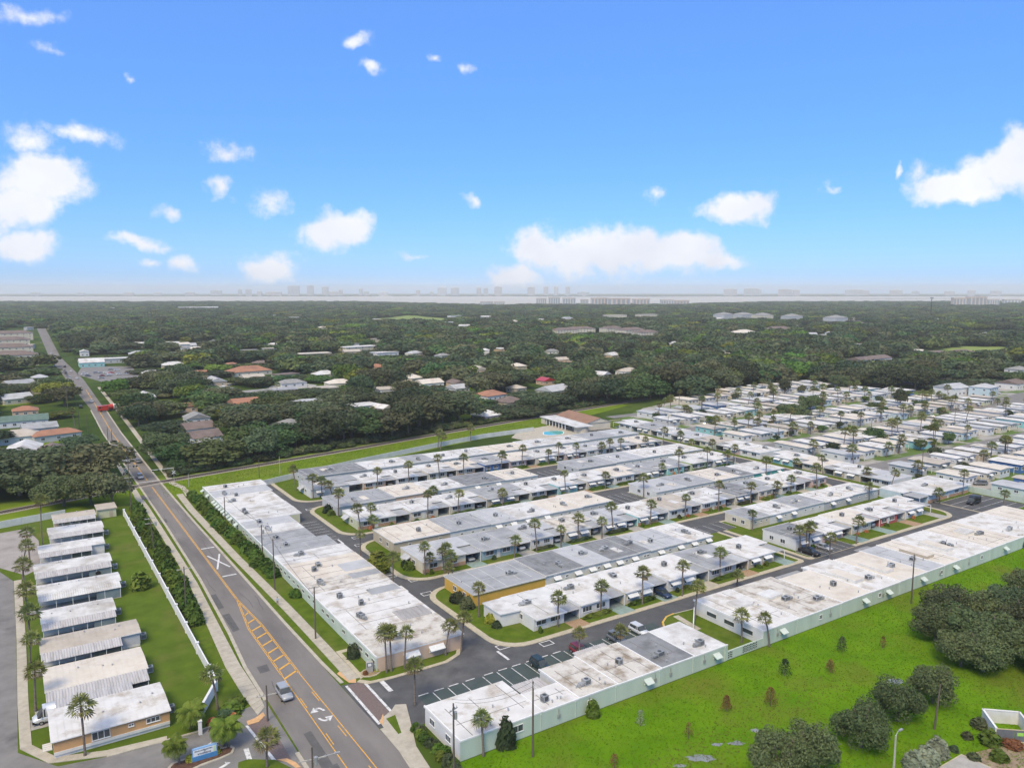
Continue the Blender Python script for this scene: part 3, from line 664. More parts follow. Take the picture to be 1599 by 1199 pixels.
def villa(label, x0, x1, y0, y1, facing, roof, wall, cp='r', cpw=4.0, code='', cproof=None, group=None, name='villa', h=2.62, acs=1, end_w=False):
    cx, cy = (x0+x1)/2, (y0+y1)/2
    w, d = ((x1-x0), (y1-y0)) if facing in 'SN' else ((y1-y0), (x1-x0))
    t = thing(name, label, 'house', (cx, cy, 0.10), FACE[facing], group)
    wm = WALL[wall]; rm = RW[roof]; cr = RW[cproof or ('grey' if roof not in ('grey',) else 'lgrey')]
    dz = rng.uniform(-.15, .17); H = h + dz; e = .015; fo = rng.uniform(0, .75)
    hx0, hx1 = -w/2 + e, w/2 - e; c0 = c1 = None
    if cp == 'r': c0, c1, hx1 = w/2 - cpw, w/2 - e, w/2 - cpw
    elif cp == 'l': c0, c1, hx0 = -w/2 + e, -w/2 + cpw, -w/2 + cpw
    mb = MB().box(hx0 + .02, -d/2, 0, hx1 - .01, d/2, H)
    if cp: mb.box(c0 + .02, -d/2 + 6.0, 0, c1 - .02, d/2 - .01, H - .02)
    mb.obj('wall', wm, t)
    rb = MB().box(hx0, -d/2 - .35 - fo, H, hx1, d/2 + .3, H + .24, 0, 1)
    if cp: rb.box(c0 + .004, -d/2 + 5.2, H + .004, c1 - .004, d/2 + .28, H + .225, 0, 1)
    # low raised rim round the roof edge
    for (a, b, c, dd) in ((hx0, -d/2 - .35 - fo, hx1, -d/2 - .22 - fo), (hx0, d/2 + .17, hx1, d/2 + .3)): rb.box(a, b, H + .24, c, dd, H + .28)
    rb.obj('roof', [M_offw if roof in ('grey', 'dgrey', 'lgrey', 'tan') else M_white, rm], t)
    if cp:
        MB().box(c0 + .01, -d/2 + .2 - fo*.6, H - .38, c1 - .01, -d/2 + 5.2, H - .2, 0, 1).obj('carport_roof', [M_offw, cr], t)
        MB().box(c0 + .05, -d/2 - 0.1, .005, c1 - .05, -d/2 + 6.0, .05).obj('carport_floor', M_cfloor, t)
        MB().box(c0 + .25, -d/2 + 5.94, .05, c1 - .25, -d/2 + 5.99, 2.2).obj('storage_door', M_white if rng.random() < .4 else M_wallgrey, t)
        pm = cached('post', lambda: MB().box(-.07, -.07, .05, .07, .07, 2.5).mesh('post', [M_white]))
        link('post', pm, t, ((c1 - .15) if cp == 'r' else (c0 + .15), -d/2 - .1, 0), 0, (1, 1, (H - .39) / 2.5))
    hw = hx1 - hx0; mx_ = (hx0 + hx1) / 2
    yf = -d/2 - .03
    if 'k' in code: MB().box(hx0 + .05, -d/2 - .06, 0, hx1 - .05, -d/2, .95).obj('wainscot', M_brick, t)
    xs = [mx_ - hw*.26, mx_ + hw*.20] if hw > 6.2 else [mx_]
    ww = 2.4 if hw > 7 else 1.9
    if facing == 'S' or name != 'villa' or 'f' in code:
        for i, x in enumerate(xs):
            window(t, x, yf, 1.02, ww, 1.15, panes=3 if 'b' not in code else 2)
            if 'a' in code: awning(t, x, yf - .03, 2.38, ww + .35, m=M_awn)
        if hw > 5: MB().box(-.5, -.04, 0, .5, .04, 2.1).obj('door', WALL.get({'t': 'turq', 'd': 'deepblue'}.get(code[:1], ''), M_offw), t, (mx_ - hw*.02, yf - .02, .02))
    elif facing == 'N':
        for i in range(3):
            x = hx0 + w * (.18 + .27*i)
            if x > w/2 - 1: continue
            if 'a' in code and i != 1: window(t, x, d/2 + .03, 1.2, 1.4, .8, math.pi); awning(t, x, d/2 + .06, 2.3, 1.9, math.pi)
            else: window(t, x, d/2 + .03, 1.4, .8, .6, math.pi)
    if end_w:
        s = -1 if facing == 'S' else 1
        window(t, s*w/2 - s*.0, -d*.12, 1.0, 1.5, 1.1, -math.pi/2 if s < 0 else math.pi/2)
        window(t, s*w/2, d*.22, 1.0, 1.3, 1.1, -math.pi/2 if s < 0 else math.pi/2)
    for i in range(acs): aircon(t, mx_ + rng.uniform(-.18, .18)*hw + (i - .5*(acs - 1))*2.5, rng.uniform(-.02, .22)*d, H + .24)
    for i in range(rng.choice((1, 2, 3))): link('vent_pipe', VENT, t, (rng.uniform(hx0 + .8, hx1 - .8), rng.uniform(-.3*d, .4*d), H + .24))
    roofseams(t, hx0, hx1, -d/2 - .3, d/2 + .1, H + .24)
    if rng.random() < .6:
        a = rng.uniform(1.6, 3.2); b = rng.uniform(2, 5); xx = rng.uniform(hx0 + a, hx1 - a) if hx1 - hx0 > 2*a + .3 else mx_
        MB().box(-a/2, -b/2, 0, a/2, b/2, .05).obj('roof_patch', rng.choice([RW['white'], RW['lgrey'], RW['stained'], RW['cream']]), t, (xx, rng.uniform(-.2, .2)*d, H + .24))
    t['_'] = 0; del t['_']
    VILLAS.append((t, x0, x1, y0, y1, facing, (c0, c1) if cp else None, code))
    return t
COLN = dict(white='white', stained='stained white', dirty='brown-stained', cream='cream', tan='tan', lgrey='light grey', grey='grey', dgrey='dark grey')
WALN = dict(white='white', cream='cream', yellow='mustard yellow', palegreen='pale yellow-green', peach='peach', pink='pink', grey='grey', blue='slate blue', turq='turquoise',
            mint='mint', green='green', tan='tan', skyblue='sky blue', teal='teal', deepblue='deep blue', orange='orange', red='red-striped')
def row(rowname, x0, y0, y1, facing, units, endfirst=True, group=None):
    n = len(units)
    for i, u in enumerate(units):
        x1, roof, wall, cp, cpw, code = u
        lab = f"{WALN[wall]} villa with {COLN[roof]} roof, {ordn(i)} from left in {rowname}"
        villa(lab, x0, x1, y0, y1, facing, roof, wall, cp, cpw, code, group=group, end_w=(i == 0 and endfirst))
        x0 = x1
GV = 'attached flat-roofed villas'
row('front row', 82.2, 117.9, 129.8, 'S', [(93.6,'white','white','r',4,'b'),(105.6,'stained','white','r',4.2,'h'),(118,'stained','cream','r',4.2,'ah'),(131,'stained','white','r',4.0,'a'),(144.5,'grey','grey','r',4.2,'h'),(158,'stained','tan','r',4,'a')], group=GV)
row('front row east part', 165, 119.9, 130.2, 'S', [(176,'dgrey','white',None,0,'a'),(189,'stained','pink','r',4,'a'),(202,'cream','cream','r',4,''),(215,'stained','red','r',4.2,''),(228.6,'stained','white','r',4,'a')], group=GV)
row('second row', 78.2, 134.6, 147.0, 'N', [(97,'grey','yellow',None,0,'f'),(108,'dgrey','white',None,0,'a'),(116,'lgrey','white',None,0,'a'),(125,'dgrey','white',None,0,'a'),(128.5,'dgrey','white',None,0,''),(141,'lgrey','white',None,0,'a'),(150.5,'stained','white',None,0,'a')], group=GV)
row('second row east part', 169.6, 138.2, 147.2, 'N', [(178,'grey','cream',None,0,''),(190.5,'white','white',None,0,'a'),(203,'grey','white',None,0,''),(217,'stained','grey',None,0,'a'),(231,'stained','grey',None,0,'')], group=GV)
row('third row', 78, 157.6, 169.6, 'S', [(94,'lgrey','cream','r',4.3,'kb'),(109,'grey','blue','r',4.4,'b'),(120,'lgrey','white','r',4,'h'),(133,'dirty','cream','r',4.4,'ah'),(145.5,'lgrey','white','r',4,'ah'),(157.5,'stained','turq','r',4.2,'ak'),(171,'tan','white','r',4,'b'),(186,'white','white','r',4.3,'k'),(197,'dgrey','cream','r',4,'ah'),(208,'grey','cream','r',4,'kh'),(220,'stained','white','r',4.2,''),(232,'stained','pink','l',4,'k')], group=GV)
row('fourth row', 78.2, 174.2, 187.0, 'N', [(94.5,'cream','tan',None,0,''),(107,'grey','white',None,0,''),(116,'lgrey','white',None,0,'a'),(128,'white','white',None,0,'a'),(139,'cream','white',None,0,''),(150.5,'cream','grey',None,0,'')], group=GV)
row('fourth row east part', 168.5, 174.2, 187.0, 'N', [(182,'lgrey','white',None,0,''),(195,'grey','white',None,0,''),(208,'cream','white',None,0,''),(215,'dgrey','white',None,0,''),(231,'white','teal',None,0,'a')], group=GV)
row('fifth row', 78, 197.2, 209.0, 'S', [(94,'white','palegreen','r',4.5,'kb'),(107,'white','cream','r',4,'b'),(119.8,'white','cream','r',4.3,'h'),(136,'grey','tan','r',4.4,'ah'),(147,'white','cream','r',4.6,'h'),(159,'stained','turq','r',4,'a'),(171,'white','cream','r',4.2,'ah'),(184,'cream','white','r',4,'h'),(196,'grey','white','r',4,'a'),(208,'grey','turq','r',3.6,'t'),(220,'white','green','r',4,'h'),(232,'stained','white','r',4,'ah')], group=GV)
row('sixth row', 78.2, 213.8, 226.6, 'N', [(97,'grey','grey',None,0,''),(109,'cream','peach',None,0,''),(122,'white','white',None,0,''),(137,'dgrey','white',None,0,'a'),(150.5,'cream','white',None,0,'')], group=GV)
row('sixth row east part', 168.5, 213.8, 226.6, 'N', [(186,'grey','grey',None,0,''),(201,'lgrey','white',None,0,''),(215,'stained','white',None,0,''),(232,'stained','cream',None,0,'')], group=GV)
row('seventh row', 78, 237.0, 249.0, 'S', [(96,'grey','white','r',5,'a'),(108,'white','peach','r',4,'k'),(120,'white','white','r',4,''),(131.5,'white','cream','r',4,''),(143,'cream','tan','r',4,'k'),(154,'grey','deepblue','r',4,'d'),(166,'cream','pink','r',4.4,'h'),(180,'white','cream','r',4,'ah'),(191,'stained','pink','r',4,'a'),(205,'lgrey','grey','r',4,''),(218,'lgrey','white','r',4,'a'),(232,'cream','cream','r',4,'a')], group=GV)
row('eighth row', 82, 254.0, 266.2, 'N', [(104.5,'dgrey','grey',None,0,''),(122,'white','white',None,0,''),(132,'grey','white',None,0,''),(143,'white','white',None,0,''),(156,'white','white',None,0,''),(175,'cream','white',None,0,''),(190,'white','white',None,0,''),(206,'white','white',None,0,''),(221,'grey','white',None,0,''),(234,'lgrey','white',None,0,'')], group=GV)
# slanted west-end porches of the row ends
for (y0, m, w) in ((118.2, 'white', 'white'), (157.9, 'lgrey', 'cream'), (197.6, 'white', 'palegreen'), (237.3, 'grey', 'white')):
    host = [v for v in VILLAS if abs(v[3] - y0) < 1.0 and v[1] < 84][0]
    t = host[0]; lx0 = 77.6 - t.location.x; ly = y0 - t.location.y
    if y0 < 120:
        p = [(lx0, ly + 4.6), (lx0 + 4.62, ly + 4.2), (lx0 + 4.62, ly + 11.5), (lx0, ly + 11.5)]
        MB().prism([(a + .25 * (1 if a < lx0 + 1 else 0), b + (.3 if b < ly + 6 else -.2)) for a, b in p], 0, 2.6).obj('side_room', WALL[w], t)
        MB().prism(p, 2.6, 2.84, 0, 1, True).obj('side_roof', [M_white, RW[m]], t)
    else:
        awning(t, lx0 + .4 + .0, ly + 7.5, 2.45, 3.2, -math.pi/2, RW['lgrey'], 1.4, .8)

# west row along the main road, fronts to the inner lane, mint back wall to the road
WR = [(119.4,130.5,'dirty','peach',67.0),(130.5,145,'stained','cream',67.0),(145,153,'stained','cream',66.8),(153,160.5,'dirty','white',67.0),(160.5,173.2,'cream','white',67.1),(173.2,181.6,'white','palegreen',67.1),(181.6,190.5,'grey','white',66.0),
      (190.5,199.2,'grey','white',63.2),(199.2,206.5,'white','palegreen',63.2),(206.5,213.5,'lgrey','white',63.2),(213.5,229,'white','palegreen',67.0),(229,244,'stained','white',66.8),(244,252.5,'lgrey','white',67.5),(252.5,260.2,'stained','white',68.2)]
for i, (y0, y1, roof, wall, xe) in enumerate(WR):
    lab = f"mint-backed villa with {COLN[roof]} roof, {ordn(i)} from front of west row"
    w, d = y1 - y0, xe - 50.1
    t = thing('villa', lab, 'house', ((50.1 + xe)/2, (y0+y1)/2, 0.02), FACE['E'], 'villas of the west row')
    dz = rng.uniform(-.05, .07); H = 2.65 + dz
    frontw = WALL[wall]
    MB().box(-w/2 + .01, -d/2, 0, w/2 - .01, d/2, H).obj('wall', [frontw], t)
    MB().box(-w/2 + .008, d/2 + .002, 0, w/2 - .008, d/2 + .1, H + .02).obj('back_wall', M_mint, t)
    MB().box(-w/2, -d/2 - .5, H, w/2 - .005, d/2 + .16, H + .2, 0, 1).obj('roof', [M_white, RW[roof]], t)
    MB().box(-w/2, d/2 - .02, H + .2, w/2 - .005, d/2 + .17, H + .32).obj('parapet', M_white, t)
    # strip windows in the road wall
    k = max(2, int(w / 2.6))
    for j in range(k):
        x = -w/2 + w * (j + .5) / k
        if rng.random() < .22: continue
        window(t, x, d/2 + .13, 1.35, 1.5, .72, math.pi, panes=2, fm=M_wallgrey)
        if y0 > 205 and rng.random() < .7: awning(t, x, d/2 + .16, 2.4, 1.9, math.pi, M_awnm)
    if i in (0,): 
        for x in (4.5, 9.5): window(t, -w/2 - .03, d/2 - x - 2, 1.1, 2.6, 1.0, -math.pi/2); awning(t, -w/2 - .06, d/2 - x - 2, 2.3, 3.0, -math.pi/2)
    window(t, 0, -d/2 - .03, 1.1, 1.8, 1.1)
    for j in range(2 if w > 11 else 1): aircon(t, rng.uniform(-.2, .2)*w + (j*5 - 2 if w > 11 else 0), d*rng.uniform(.05, .3), H + .2)
    for j in range(2): link('vent_pipe', VENT, t, (rng.uniform(-.4, .4)*w, rng.uniform(-.4, .4)*d, H + .2))
    roofseams(t, -w/2 + .2, w/2 - .2, -d/2, d/2 - .4, H + .2)
    if i in (2, 3, 4, 6):  # carport sheets of another colour over the front half
        a = w*.42; MB().box(-a/2, -d/2 - .2, 0, a/2, -d/2 + 6.5, .12, 0, 1).obj('carport_roof', [M_offw, RW['grey' if i != 4 else 'lgrey']], t, (w*.2 if i % 2 else -w*.2, 0, H + .2))
    if i == 1:
        g = MB()
        for j in range(9): g.box(-2.4 + j*.55, -3.2, 0, -2.25 + j*.55, 3.2, .16)
        g.box(-2.5, -3.2, -.06, 2.3, 3.2, 0); g.obj('ribbed_canopy', M_ribs, t, (-w/2 + 2.7, -d/2 + 3.5, H + .28))
    VILLAS.append((t, 50.1, xe, y0, y1, 'E', None, ''))

# south row backing on the meadow
SR = [(49.7,64.0,'stained',100.2,1),(64.0,71.0,'stained',95.0,1),(71.0,79.0,'dirty',100.0,1),(79.0,88.6,'dirty',100.6,1),(88.6,96.5,'dgrey',100.4,1),(96.5,104.8,'white',100.8,1),
      (114.6,125.2,'stained',106.6,0),(125.2,139.0,'dirty',106.5,2),(139.0,149.4,'cream',104.5,1),(149.4,160.0,'stained',106.4,1),(160.0,171.0,'cream',105.4,1),(171.0,178.5,'lgrey',105.8,1),(178.5,185.8,'cream',106.0,0),(185.8,200.0,'stained',106.4,2),(200.0,215.0,'cream',106.2,1),(215.0,230.0,'stained',106.2,1),(230.0,244.0,'cream',106.2,1)]
for i, (x0, x1, roof, yn, na) in enumerate(SR):
    lab = f"mint villa with {COLN[roof]} roof, {ordn(i)} from left along the meadow"
    w, d = x1 - x0, yn - 89.4
    t = thing('villa', lab, 'house', ((x0+x1)/2, (89.4 + yn)/2, 0.02), math.pi, 'villas of the meadow row')
    H = 2.66 + (.0 if i % 2 else .05) + rng.uniform(0, .04)
    MB().box(-w/2 + .01, -d/2, 0, w/2 - .01, d/2, H).obj('wall', WALL['white'] if i != 6 else WALL['white'], t)
    MB().box(-w/2 + .006, d/2 + .002, 0, w/2 - .006, d/2 + .12, H + .12).obj('back_wall', M_mint, t)
    MB().box(-w/2, -d/2 - .5, H, w/2 - .004, d/2, H + .18, 0, 1).obj('roof', [M_white, RW[roof]], t)
    MB().box(-w/2 + .003, d/2 - .05, H + .12 + .002, w/2 - .003, d/2 + .16, H + .34).obj('parapet', M_white, t)
    MB().box(w/2 - .22, -d/2 - .48, H + .182, w/2 - .02, d/2 - .1, H + .30).obj('party_ridge', M_white, t)
    for j in range(na): aircon(t, rng.uniform(-.15, .2)*w + j*4 - 2*(na - 1), d*rng.uniform(.0, .28), H + .18, k=0 if i in (0, 2) else None)
    for j in range(3): link('vent_pipe', VENT, t, (rng.uniform(-.42, .42)*w, rng.uniform(-.1, .42)*d, H + .18))
    if i in (0, 2, 7, 9, 11, 13): window(t, rng.uniform(-.3, .3)*w, d/2 + .15, 1.25, .95 if i else 1.9, .9 if i else 1.1, math.pi)
    for j in range(1 if i in (3, 5, 6, 8, 9, 10, 12, 14, 15) else 0):
        x = rng.uniform(-.3, .1)*w; window(t, x, d/2 + .15, 1.3, 1.1, .8, math.pi); awning(t, x, d/2 + .18, 2.25, 1.6, math.pi, M_awnm, 1.0, .6)
    link('downpipe', cached('downpipe', lambda: MB().box(-.05, 0, .05, .05, .09, 2.6).box(-.12, -.02, 2.5, .12, .12, 2.75).mesh('downpipe', [M_awnm])), t, (-w/2 + rng.uniform(.3, 1.2), d/2 + .12, 0))
    if rng.random() < .6: MB().box(-.25, 0, 1.1, .25, .16, 1.75).box(-.04, .02, 1.75, .04, .1, 2.6).obj('meter_box', M_steel, t, (rng.uniform(-.35, .35)*w, d/2 + .12, 0))
    roofseams(t, -w/2 + .2, w/2 - .4, -d/2, d/2 - .4, H + .18)
    if i in (1, 3, 8, 11):   # ribbed aluminium carport between the houses
        cw = w*.75; g = MB().box(-cw/2, 0, 0, cw/2, 5.0, .06)
        for j in range(int(cw / .45)): g.box(-cw/2 + .05 + j*.45, .02, .06, -cw/2 + .17 + j*.45, 4.98, .13)
        g.obj('carport_canopy', M_ribs if i < 6 else RW['grey'], t, (0, -d/2 - 4.4 if i == 1 else -d/2 - 2.5, H + .20 - .6))
    if i in (6, 7, 9, 13, 14):  # raised roof slabs
        MB().box(-2.2, -1.6, 0, 2.2, 1.6, .55, 0, 1).obj('roof_lantern', [M_offw, RW['white']], t, (rng.uniform(-.2, .2)*w, -d*.12, H + .18))
    if i in (9, 10, 12, 13):
        MB().box(-1.6, -3.4, 0, 1.6, 3.4, .7, 0, 1).obj('roof_lantern', [WALL['tan'] if i == 12 else M_offw, RW['cream']], t, (w*.22, d*.02, H + .18))  # tan sides stand in for the shaded underside of one raised canopy
    if i == 6:
        for j, y in enumerate((-4, 0.5, 5)): window(t, w/2 + .02, y, 1.1, 2.6, .95, math.pi/2, fm=M_offw, panes=1)
    if i == 0:
        for y in (-3, 2): window(t, w/2 + .02, y, 1.2, 1.6, 1.0, math.pi/2, panes=3)
    VILLAS.append((t, x0, x1, 89.4, yn, 'N', None, ''))

# houses of the east lane, fronts to the west
EH = [(142,153.5,'lgrey','white','r'),(153.5,168,'white','tan','r'),(168,181,'cream','cream','r'),(181,194,'stained','turq','r'),(196,206,'stained','white',None),(206,219,'stained','pink','r'),(219,232,'tan','palegreen','r'),(232,245,'lgrey','cream','r'),(245,258,'white','white','r'),(258,271,'grey','cream','r'),(271,284,'white','white','r')]
for i, (y0, y1, roof, wall, cp) in enumerate(EH):
    villa(f"{WALN[wall]} villa with {COLN[roof]} roof, {ordn(i)} from front along the east lane", 245, 257.5, y0, y1, 'W', roof, wall, cp and 'l', 4.2, 'f' + ('a' if i % 2 else 'h'), group='east lane villas')
vb = villa('sky blue corner villa with wide white roof beside the black van', 232.5, 262, 125.6, 138.6, 'S', 'white', 'skyblue', 'l', 5.0, 'fk', name='villa', acs=1)

# clubhouse, pool and its deck
ch = thing('clubhouse', 'cream clubhouse with broad brown shingle roof beside the pool', 'clubhouse', (234, 297, 0.05), R(-96))
MB().box(-14, -9, 0, 14, 9, 3.4).obj('wall', WALL['cream'], ch)
rf = MB()
rf.face([(-14.6, -5, 3.5), (14.6, -5, 3.5), (14.6, 3, 5.6), (-14.6, 3, 5.6)]); rf.face([(-14.6, 9.8, 3.5), (-14.6, 3, 5.6), (14.6, 3, 5.6), (14.6, 9.8, 3.5)])
rf.face([(-14.3, -5, 3.4), (-14.3, 9.8, 3.4), (-14.3, 3, 5.5)], 1); rf.face([(14.3, -5, 3.4), (14.3, 3, 5.5), (14.3, 9.8, 3.4)], 1)
rf.obj('roof', [M_clubroof, WALL['cream']], ch)
MB().box(-14.8, -14.0, 3.1, 20, -4.9, 3.45, 0, 1).obj('porch_roof', [M_white, RW['white']], ch)
MB().cyl((16, -9, 0), (16, -9, 3.1), 3.4, 3.4, 18).obj('round_room', WALL['cream'], ch)
for x in (-12, -9, -6, -3, 0, 3, 6, 9): MB().box(-.18, -.18, 0, .18, .18, 3.1).obj('column', M_white, ch, (x, -13.4, 0))
MB().box(-14, -13.6, 0, -10.5, -9, 3.1).obj('corner_room', WALL['cream'], ch)
for x in (-7, -3.5, 0, 3.5, 7): window(ch, x, -9.04, .4, 2.4, 2.2)
for y in (-6, -1, 4): window(ch, -14.04, y, .9, 2.0, 1.5, -math.pi/2)
sheet('pool_deck', [(190, 272), (228, 279), (230, 297), (222, 305), (200, 300), (188, 288)], 0.15, M_conc)
pl = [(211 + 5.6*math.cos(t)*(1 + .22*math.sin(2*t)), 287 + 4.8*math.sin(t)) for t in [2*math.pi*k/20 for k in range(20)]]
struct(MB().prism([(211 + (p[0]-211)*1.08, 287 + (p[1]-287)*1.08) for p in pl], 0.15, 0.20).obj('pool_coping', M_white)); sheet('swimming_pool', pl, 0.206, M_pool)

# driveways, paths and planting in front of the south-facing villas
hcount = {}
for (t, x0, x1, y0, y1, fc, cpx, code) in list(VILLAS):
    if fc != 'S' or y0 < 116 or x0 > 232: continue
    kerb = {117.9: 113.7, 119.9: 113.7, 157.6: 153.5, 197.2: 193.0, 237.0: 232.5}.get(y0, y0 - 4.2)
    c = t.location.x
    if cpx and not (164 < x0 < 176 and y0 < 121):
        a, b = c + cpx[0], c + cpx[1]
        m = rng.choice([M_drivegreen, M_drivegreen, M_conc, M_paver, M_conc2])
        sheet('driveway', [(a + .1, kerb + .9), (b + .2, kerb + .9), (b - .1, y0 + .1), (a + .1, y0 + .1)], 0.145, m)
    lab = short(t)
    hx0, hx1 = (c + (x0 - x1)/2, c + cpx[0]) if (cpx and cpx[0] > 0) else (x0 + 4, x1)
    if 'h' in code:
        o = link('hedge', HEDGE[rng.choice(['green', 'green', 'dark', 'bright'])], None, ((hx0 + hx1)/2, y0 - 1.1, .14), 0, ((hx1 - hx0)*.86, 1.1, rng.uniform(.7, 1.05)))
        tag(o, f"clipped hedge below the window of the villa {lab}", 'hedge', 'front hedges')
    else:
        n = rng.choice((1, 2, 2))
        for k in range(n):
            o = link('shrub', rng.choice(SHRUB[rng.choice(['green', 'green', 'dark', 'bright', 'dark', 'orange'])]), None, (hx0 + (hx1 - hx0)*rng.uniform(.1 + .45*k, .4 + .45*k), y0 - .9, .14), rng.uniform(0, 6), (rng.uniform(.9, 1.7), rng.uniform(.8, 1.1), rng.uniform(.6, 1.1)))
            tag(o, f"small {'left' if k == 0 else 'right'} front shrub at the villa {lab}", 'shrub', 'front shrubs')

# ---------------------------------------------------------------- palms
def mk_fan_crown(seed, n=34, rad=1.9):
    r = random.Random(seed); mb = MB()
    for i in range(n):
        az = i * 2.39996 + r.uniform(-.3, .3); t = i / n
        elv = R(82 - 122 * t + r.uniform(-14, 14))
        L = rad * r.uniform(.78, 1.05) * (1 - .12*abs(t - .4))
        d = Vector((math.cos(az)*math.cos(elv), math.sin(az)*math.cos(elv), math.sin(elv)))
        side = Vector((-math.sin(az), math.cos(az), 0)); up = side.cross(d)*-1
        if up.z < 0: up = -up
        pet = d * (L*.5); mm = 0 if t < .80 else 1
        mb.face([tuple(side*-.025), tuple(side*.025), tuple(pet + side*.025), tuple(pet - side*.025)], mm)
        k = 6; fr = L*.56; prev = None
        for j in range(k + 1):
            a = R(-82 + 164 * j / k)
            ray_ = d*math.cos(a) + side*math.sin(a)
            droop = Vector((0, 0, -.30*fr*(0.5 + abs(math.sin(a))*.6)))
            tip = pet + ray_*fr*r.uniform(.85, 1.1) + droop
            nxt = pet + (d*math.cos(a + R(8)) + side*math.sin(a + R(8)))*fr*.62 + droop*.35 + up*.05
            prv = pet + (d*math.cos(a - R(8)) + side*math.sin(a - R(8)))*fr*.62 + droop*.35 - up*.02
            mb.face([tuple(pet), tuple(prv), tuple(tip), tuple(nxt)], mm)
    return mb.mesh('crown', [M_palm, mat('palm_leaf_dry', (0.16,0.12,0.055), (0.24,0.18,0.085), 1.0, 0.9)])
def mk_feather_crown(seed, n=22, rad=2.6, m=None):
    r = random.Random(seed); mb = MB()
    for i in range(n):
        az = i * 2.39996 + r.uniform(-.25, .25); t = i / n; e0 = R(72 - 70*t + r.uniform(-8, 8)); L = rad*r.uniform(.85, 1.08)
        pts = []; p = Vector((0, 0, 0)); e = e0
        for k in range(9):
            pts.append(p.copy()); p = p + Vector((math.cos(az)*math.cos(e), math.sin(az)*math.cos(e), math.sin(e)))*(L/8); e -= R(13 + 6*t)
        side = Vector((-math.sin(az), math.cos(az), 0))
        for k in range(1, 9):
            a, b = pts[k-1], pts[k]; wd = .16*L*math.sin(math.pi*min(1, (k + 1.2)/9.5)) + .05
            for s in (-1, 1):
                for q in range(2):
                    c = a.lerp(b, q*.5); dd = (b - a)
                    mb.face([tuple(c), tuple(c + dd*.45), tuple(c + dd*1.1 + side*s*wd*2 + Vector((0, 0, -wd*1.0))), tuple(c + dd*.7 + side*s*wd*1.9 + Vector((0, 0, -wd*1.15)))])
    return mb.mesh('crown', [m or M_palm2])
def mk_trunk(seed, lean=.5, r0=.19, r1=.13, boots=False):
    r = random.Random(seed); a = r.uniform(0, 6.28); rings = []
    n = 9
    for i in range(n + 1):
        t = i/n; ox = lean*(t**1.6)*math.cos(a); oy = lean*(t**1.6)*math.sin(a); rr = (r0*1.25 if i == 0 else r0 + (r1 - r0)*t)*(1 + r.uniform(-.06, .06))
        if boots and t > .82: rr *= 1.5
        rings.append([(ox + rr*math.cos(2*math.pi*k/8), oy + rr*math.sin(2*math.pi*k/8), t) for k in range(8)])
    return MB().loft(rings).mesh('trunk', [M_palmbark], True), (lean*math.cos(a), lean*math.sin(a))
FAN = [mk_fan_crown(s) for s in range(5)]
FEA = [mk_feather_crown(s) for s in range(3)]
TRK = [mk_trunk(s, (.15, .4, .75, 1.3, .1, 1.2)[s], boots=(s % 2 == 0)) for s in range(6)]
def palm(x, y, h, label, group=None, rad=1.0, kind='fan', tk=None, name='palm_tree', z=.1):
    t = thing(name, label, 'palm tree', (x, y, z), rng.uniform(0, 6.28), group)
    k = rng.randrange(5) if tk is None else tk; me, (ox, oy) = TRK[k]
    link('trunk', me, t, None, 0, (1, 1, h))
    link('crown', rng.choice(FAN if kind == 'fan' else FEA), t, (ox, oy, h - .12), rng.uniform(0, 6), rad*rng.uniform(.85, 1.15))
    return t
# near palms: photo point of the foot, photo height of the crown centre above it
PALM = [ # px, py(base), py(crown)
 (600,1046,983),(609,1045,982),(632,1043,984),(690,1018,974),(703,1002,948),(648,1100,1035),(735,1160,1102),
 (748,963,915),(867,976,929),(938,960,914),(1003,943,895),(1065,930,882),(1114,900,858),(1085,967,914),(1100,962,918),(1158,1003,958),(1151,915,892),
 (905,1025,989),(968,1005,979),(1295,878,838),(1205,846,812),(1216,844,812),(1226,845,810),(1337,849,812),(1144,818,792),
 (614,911,868),(641,882,838),(676,880,850),(701,913,885),(707,903,870),(563,872,833),(585,842,810),(554,823,786),(576,823,789),(652,883,857),
 (481,773,741),(502,776,748),(506,791,754),(520,780,756),(462,766,732),(663,775,760),
 (695,895,855),(803,875,843),(838,860,818),(876,858,825),(898,842,806),(940,842,812),(957,832,790),(1013,818,785),(1005,776,746),(785,791,770),
 (724,745,713),(764,728,704),(815,730,700),(862,718,692),(917,705,690),(947,708,688),(969,707,688),(688,702,680),(735,690,668),
 (1006,700,686),(1035,695,672),(1063,698,678),(1080,706,690),(1112,705,690),(1145,725,697),(1180,745,715),(1226,768,745),(1240,733,720),(1285,752,715),(1291,738,722),(1342,778,755),(1390,770,738),(1467,786,768),(1566,797,770),(1500,772,738),
]
pr_ = {}
for i, (px, py, pc) in enumerate(PALM):
    x, y = G(px, py, .1); sc = mpp(py)
    h = (py - pc)*sc*1.02
    v = min(VILLAS, key=lambda v: max(v[1] - x, 0, x - v[2])**2 + max(v[3] - y, 0, y - v[4])**2)
    nm = short(v[0])
    key = nm; pr_[key] = pr_.get(key, -1) + 1
    lab = f"{'tall' if h > 7 else 'short'} cabbage palm nearest the villa {nm}" if pr_[key] == 0 else f"{ordn(pr_[key])} cabbage palm of those nearest the villa {nm}"
    # keep the foot out of house walls
    for q in VILLAS:
        if q[1] - .1 < x < q[2] + .1 and q[3] - .5 < y < q[4] + .3: y = q[3] - .8
    palm(x, y, max(2.6, h), lab, 'villa park palms', rad=1.0 if py > 800 else 1.08)

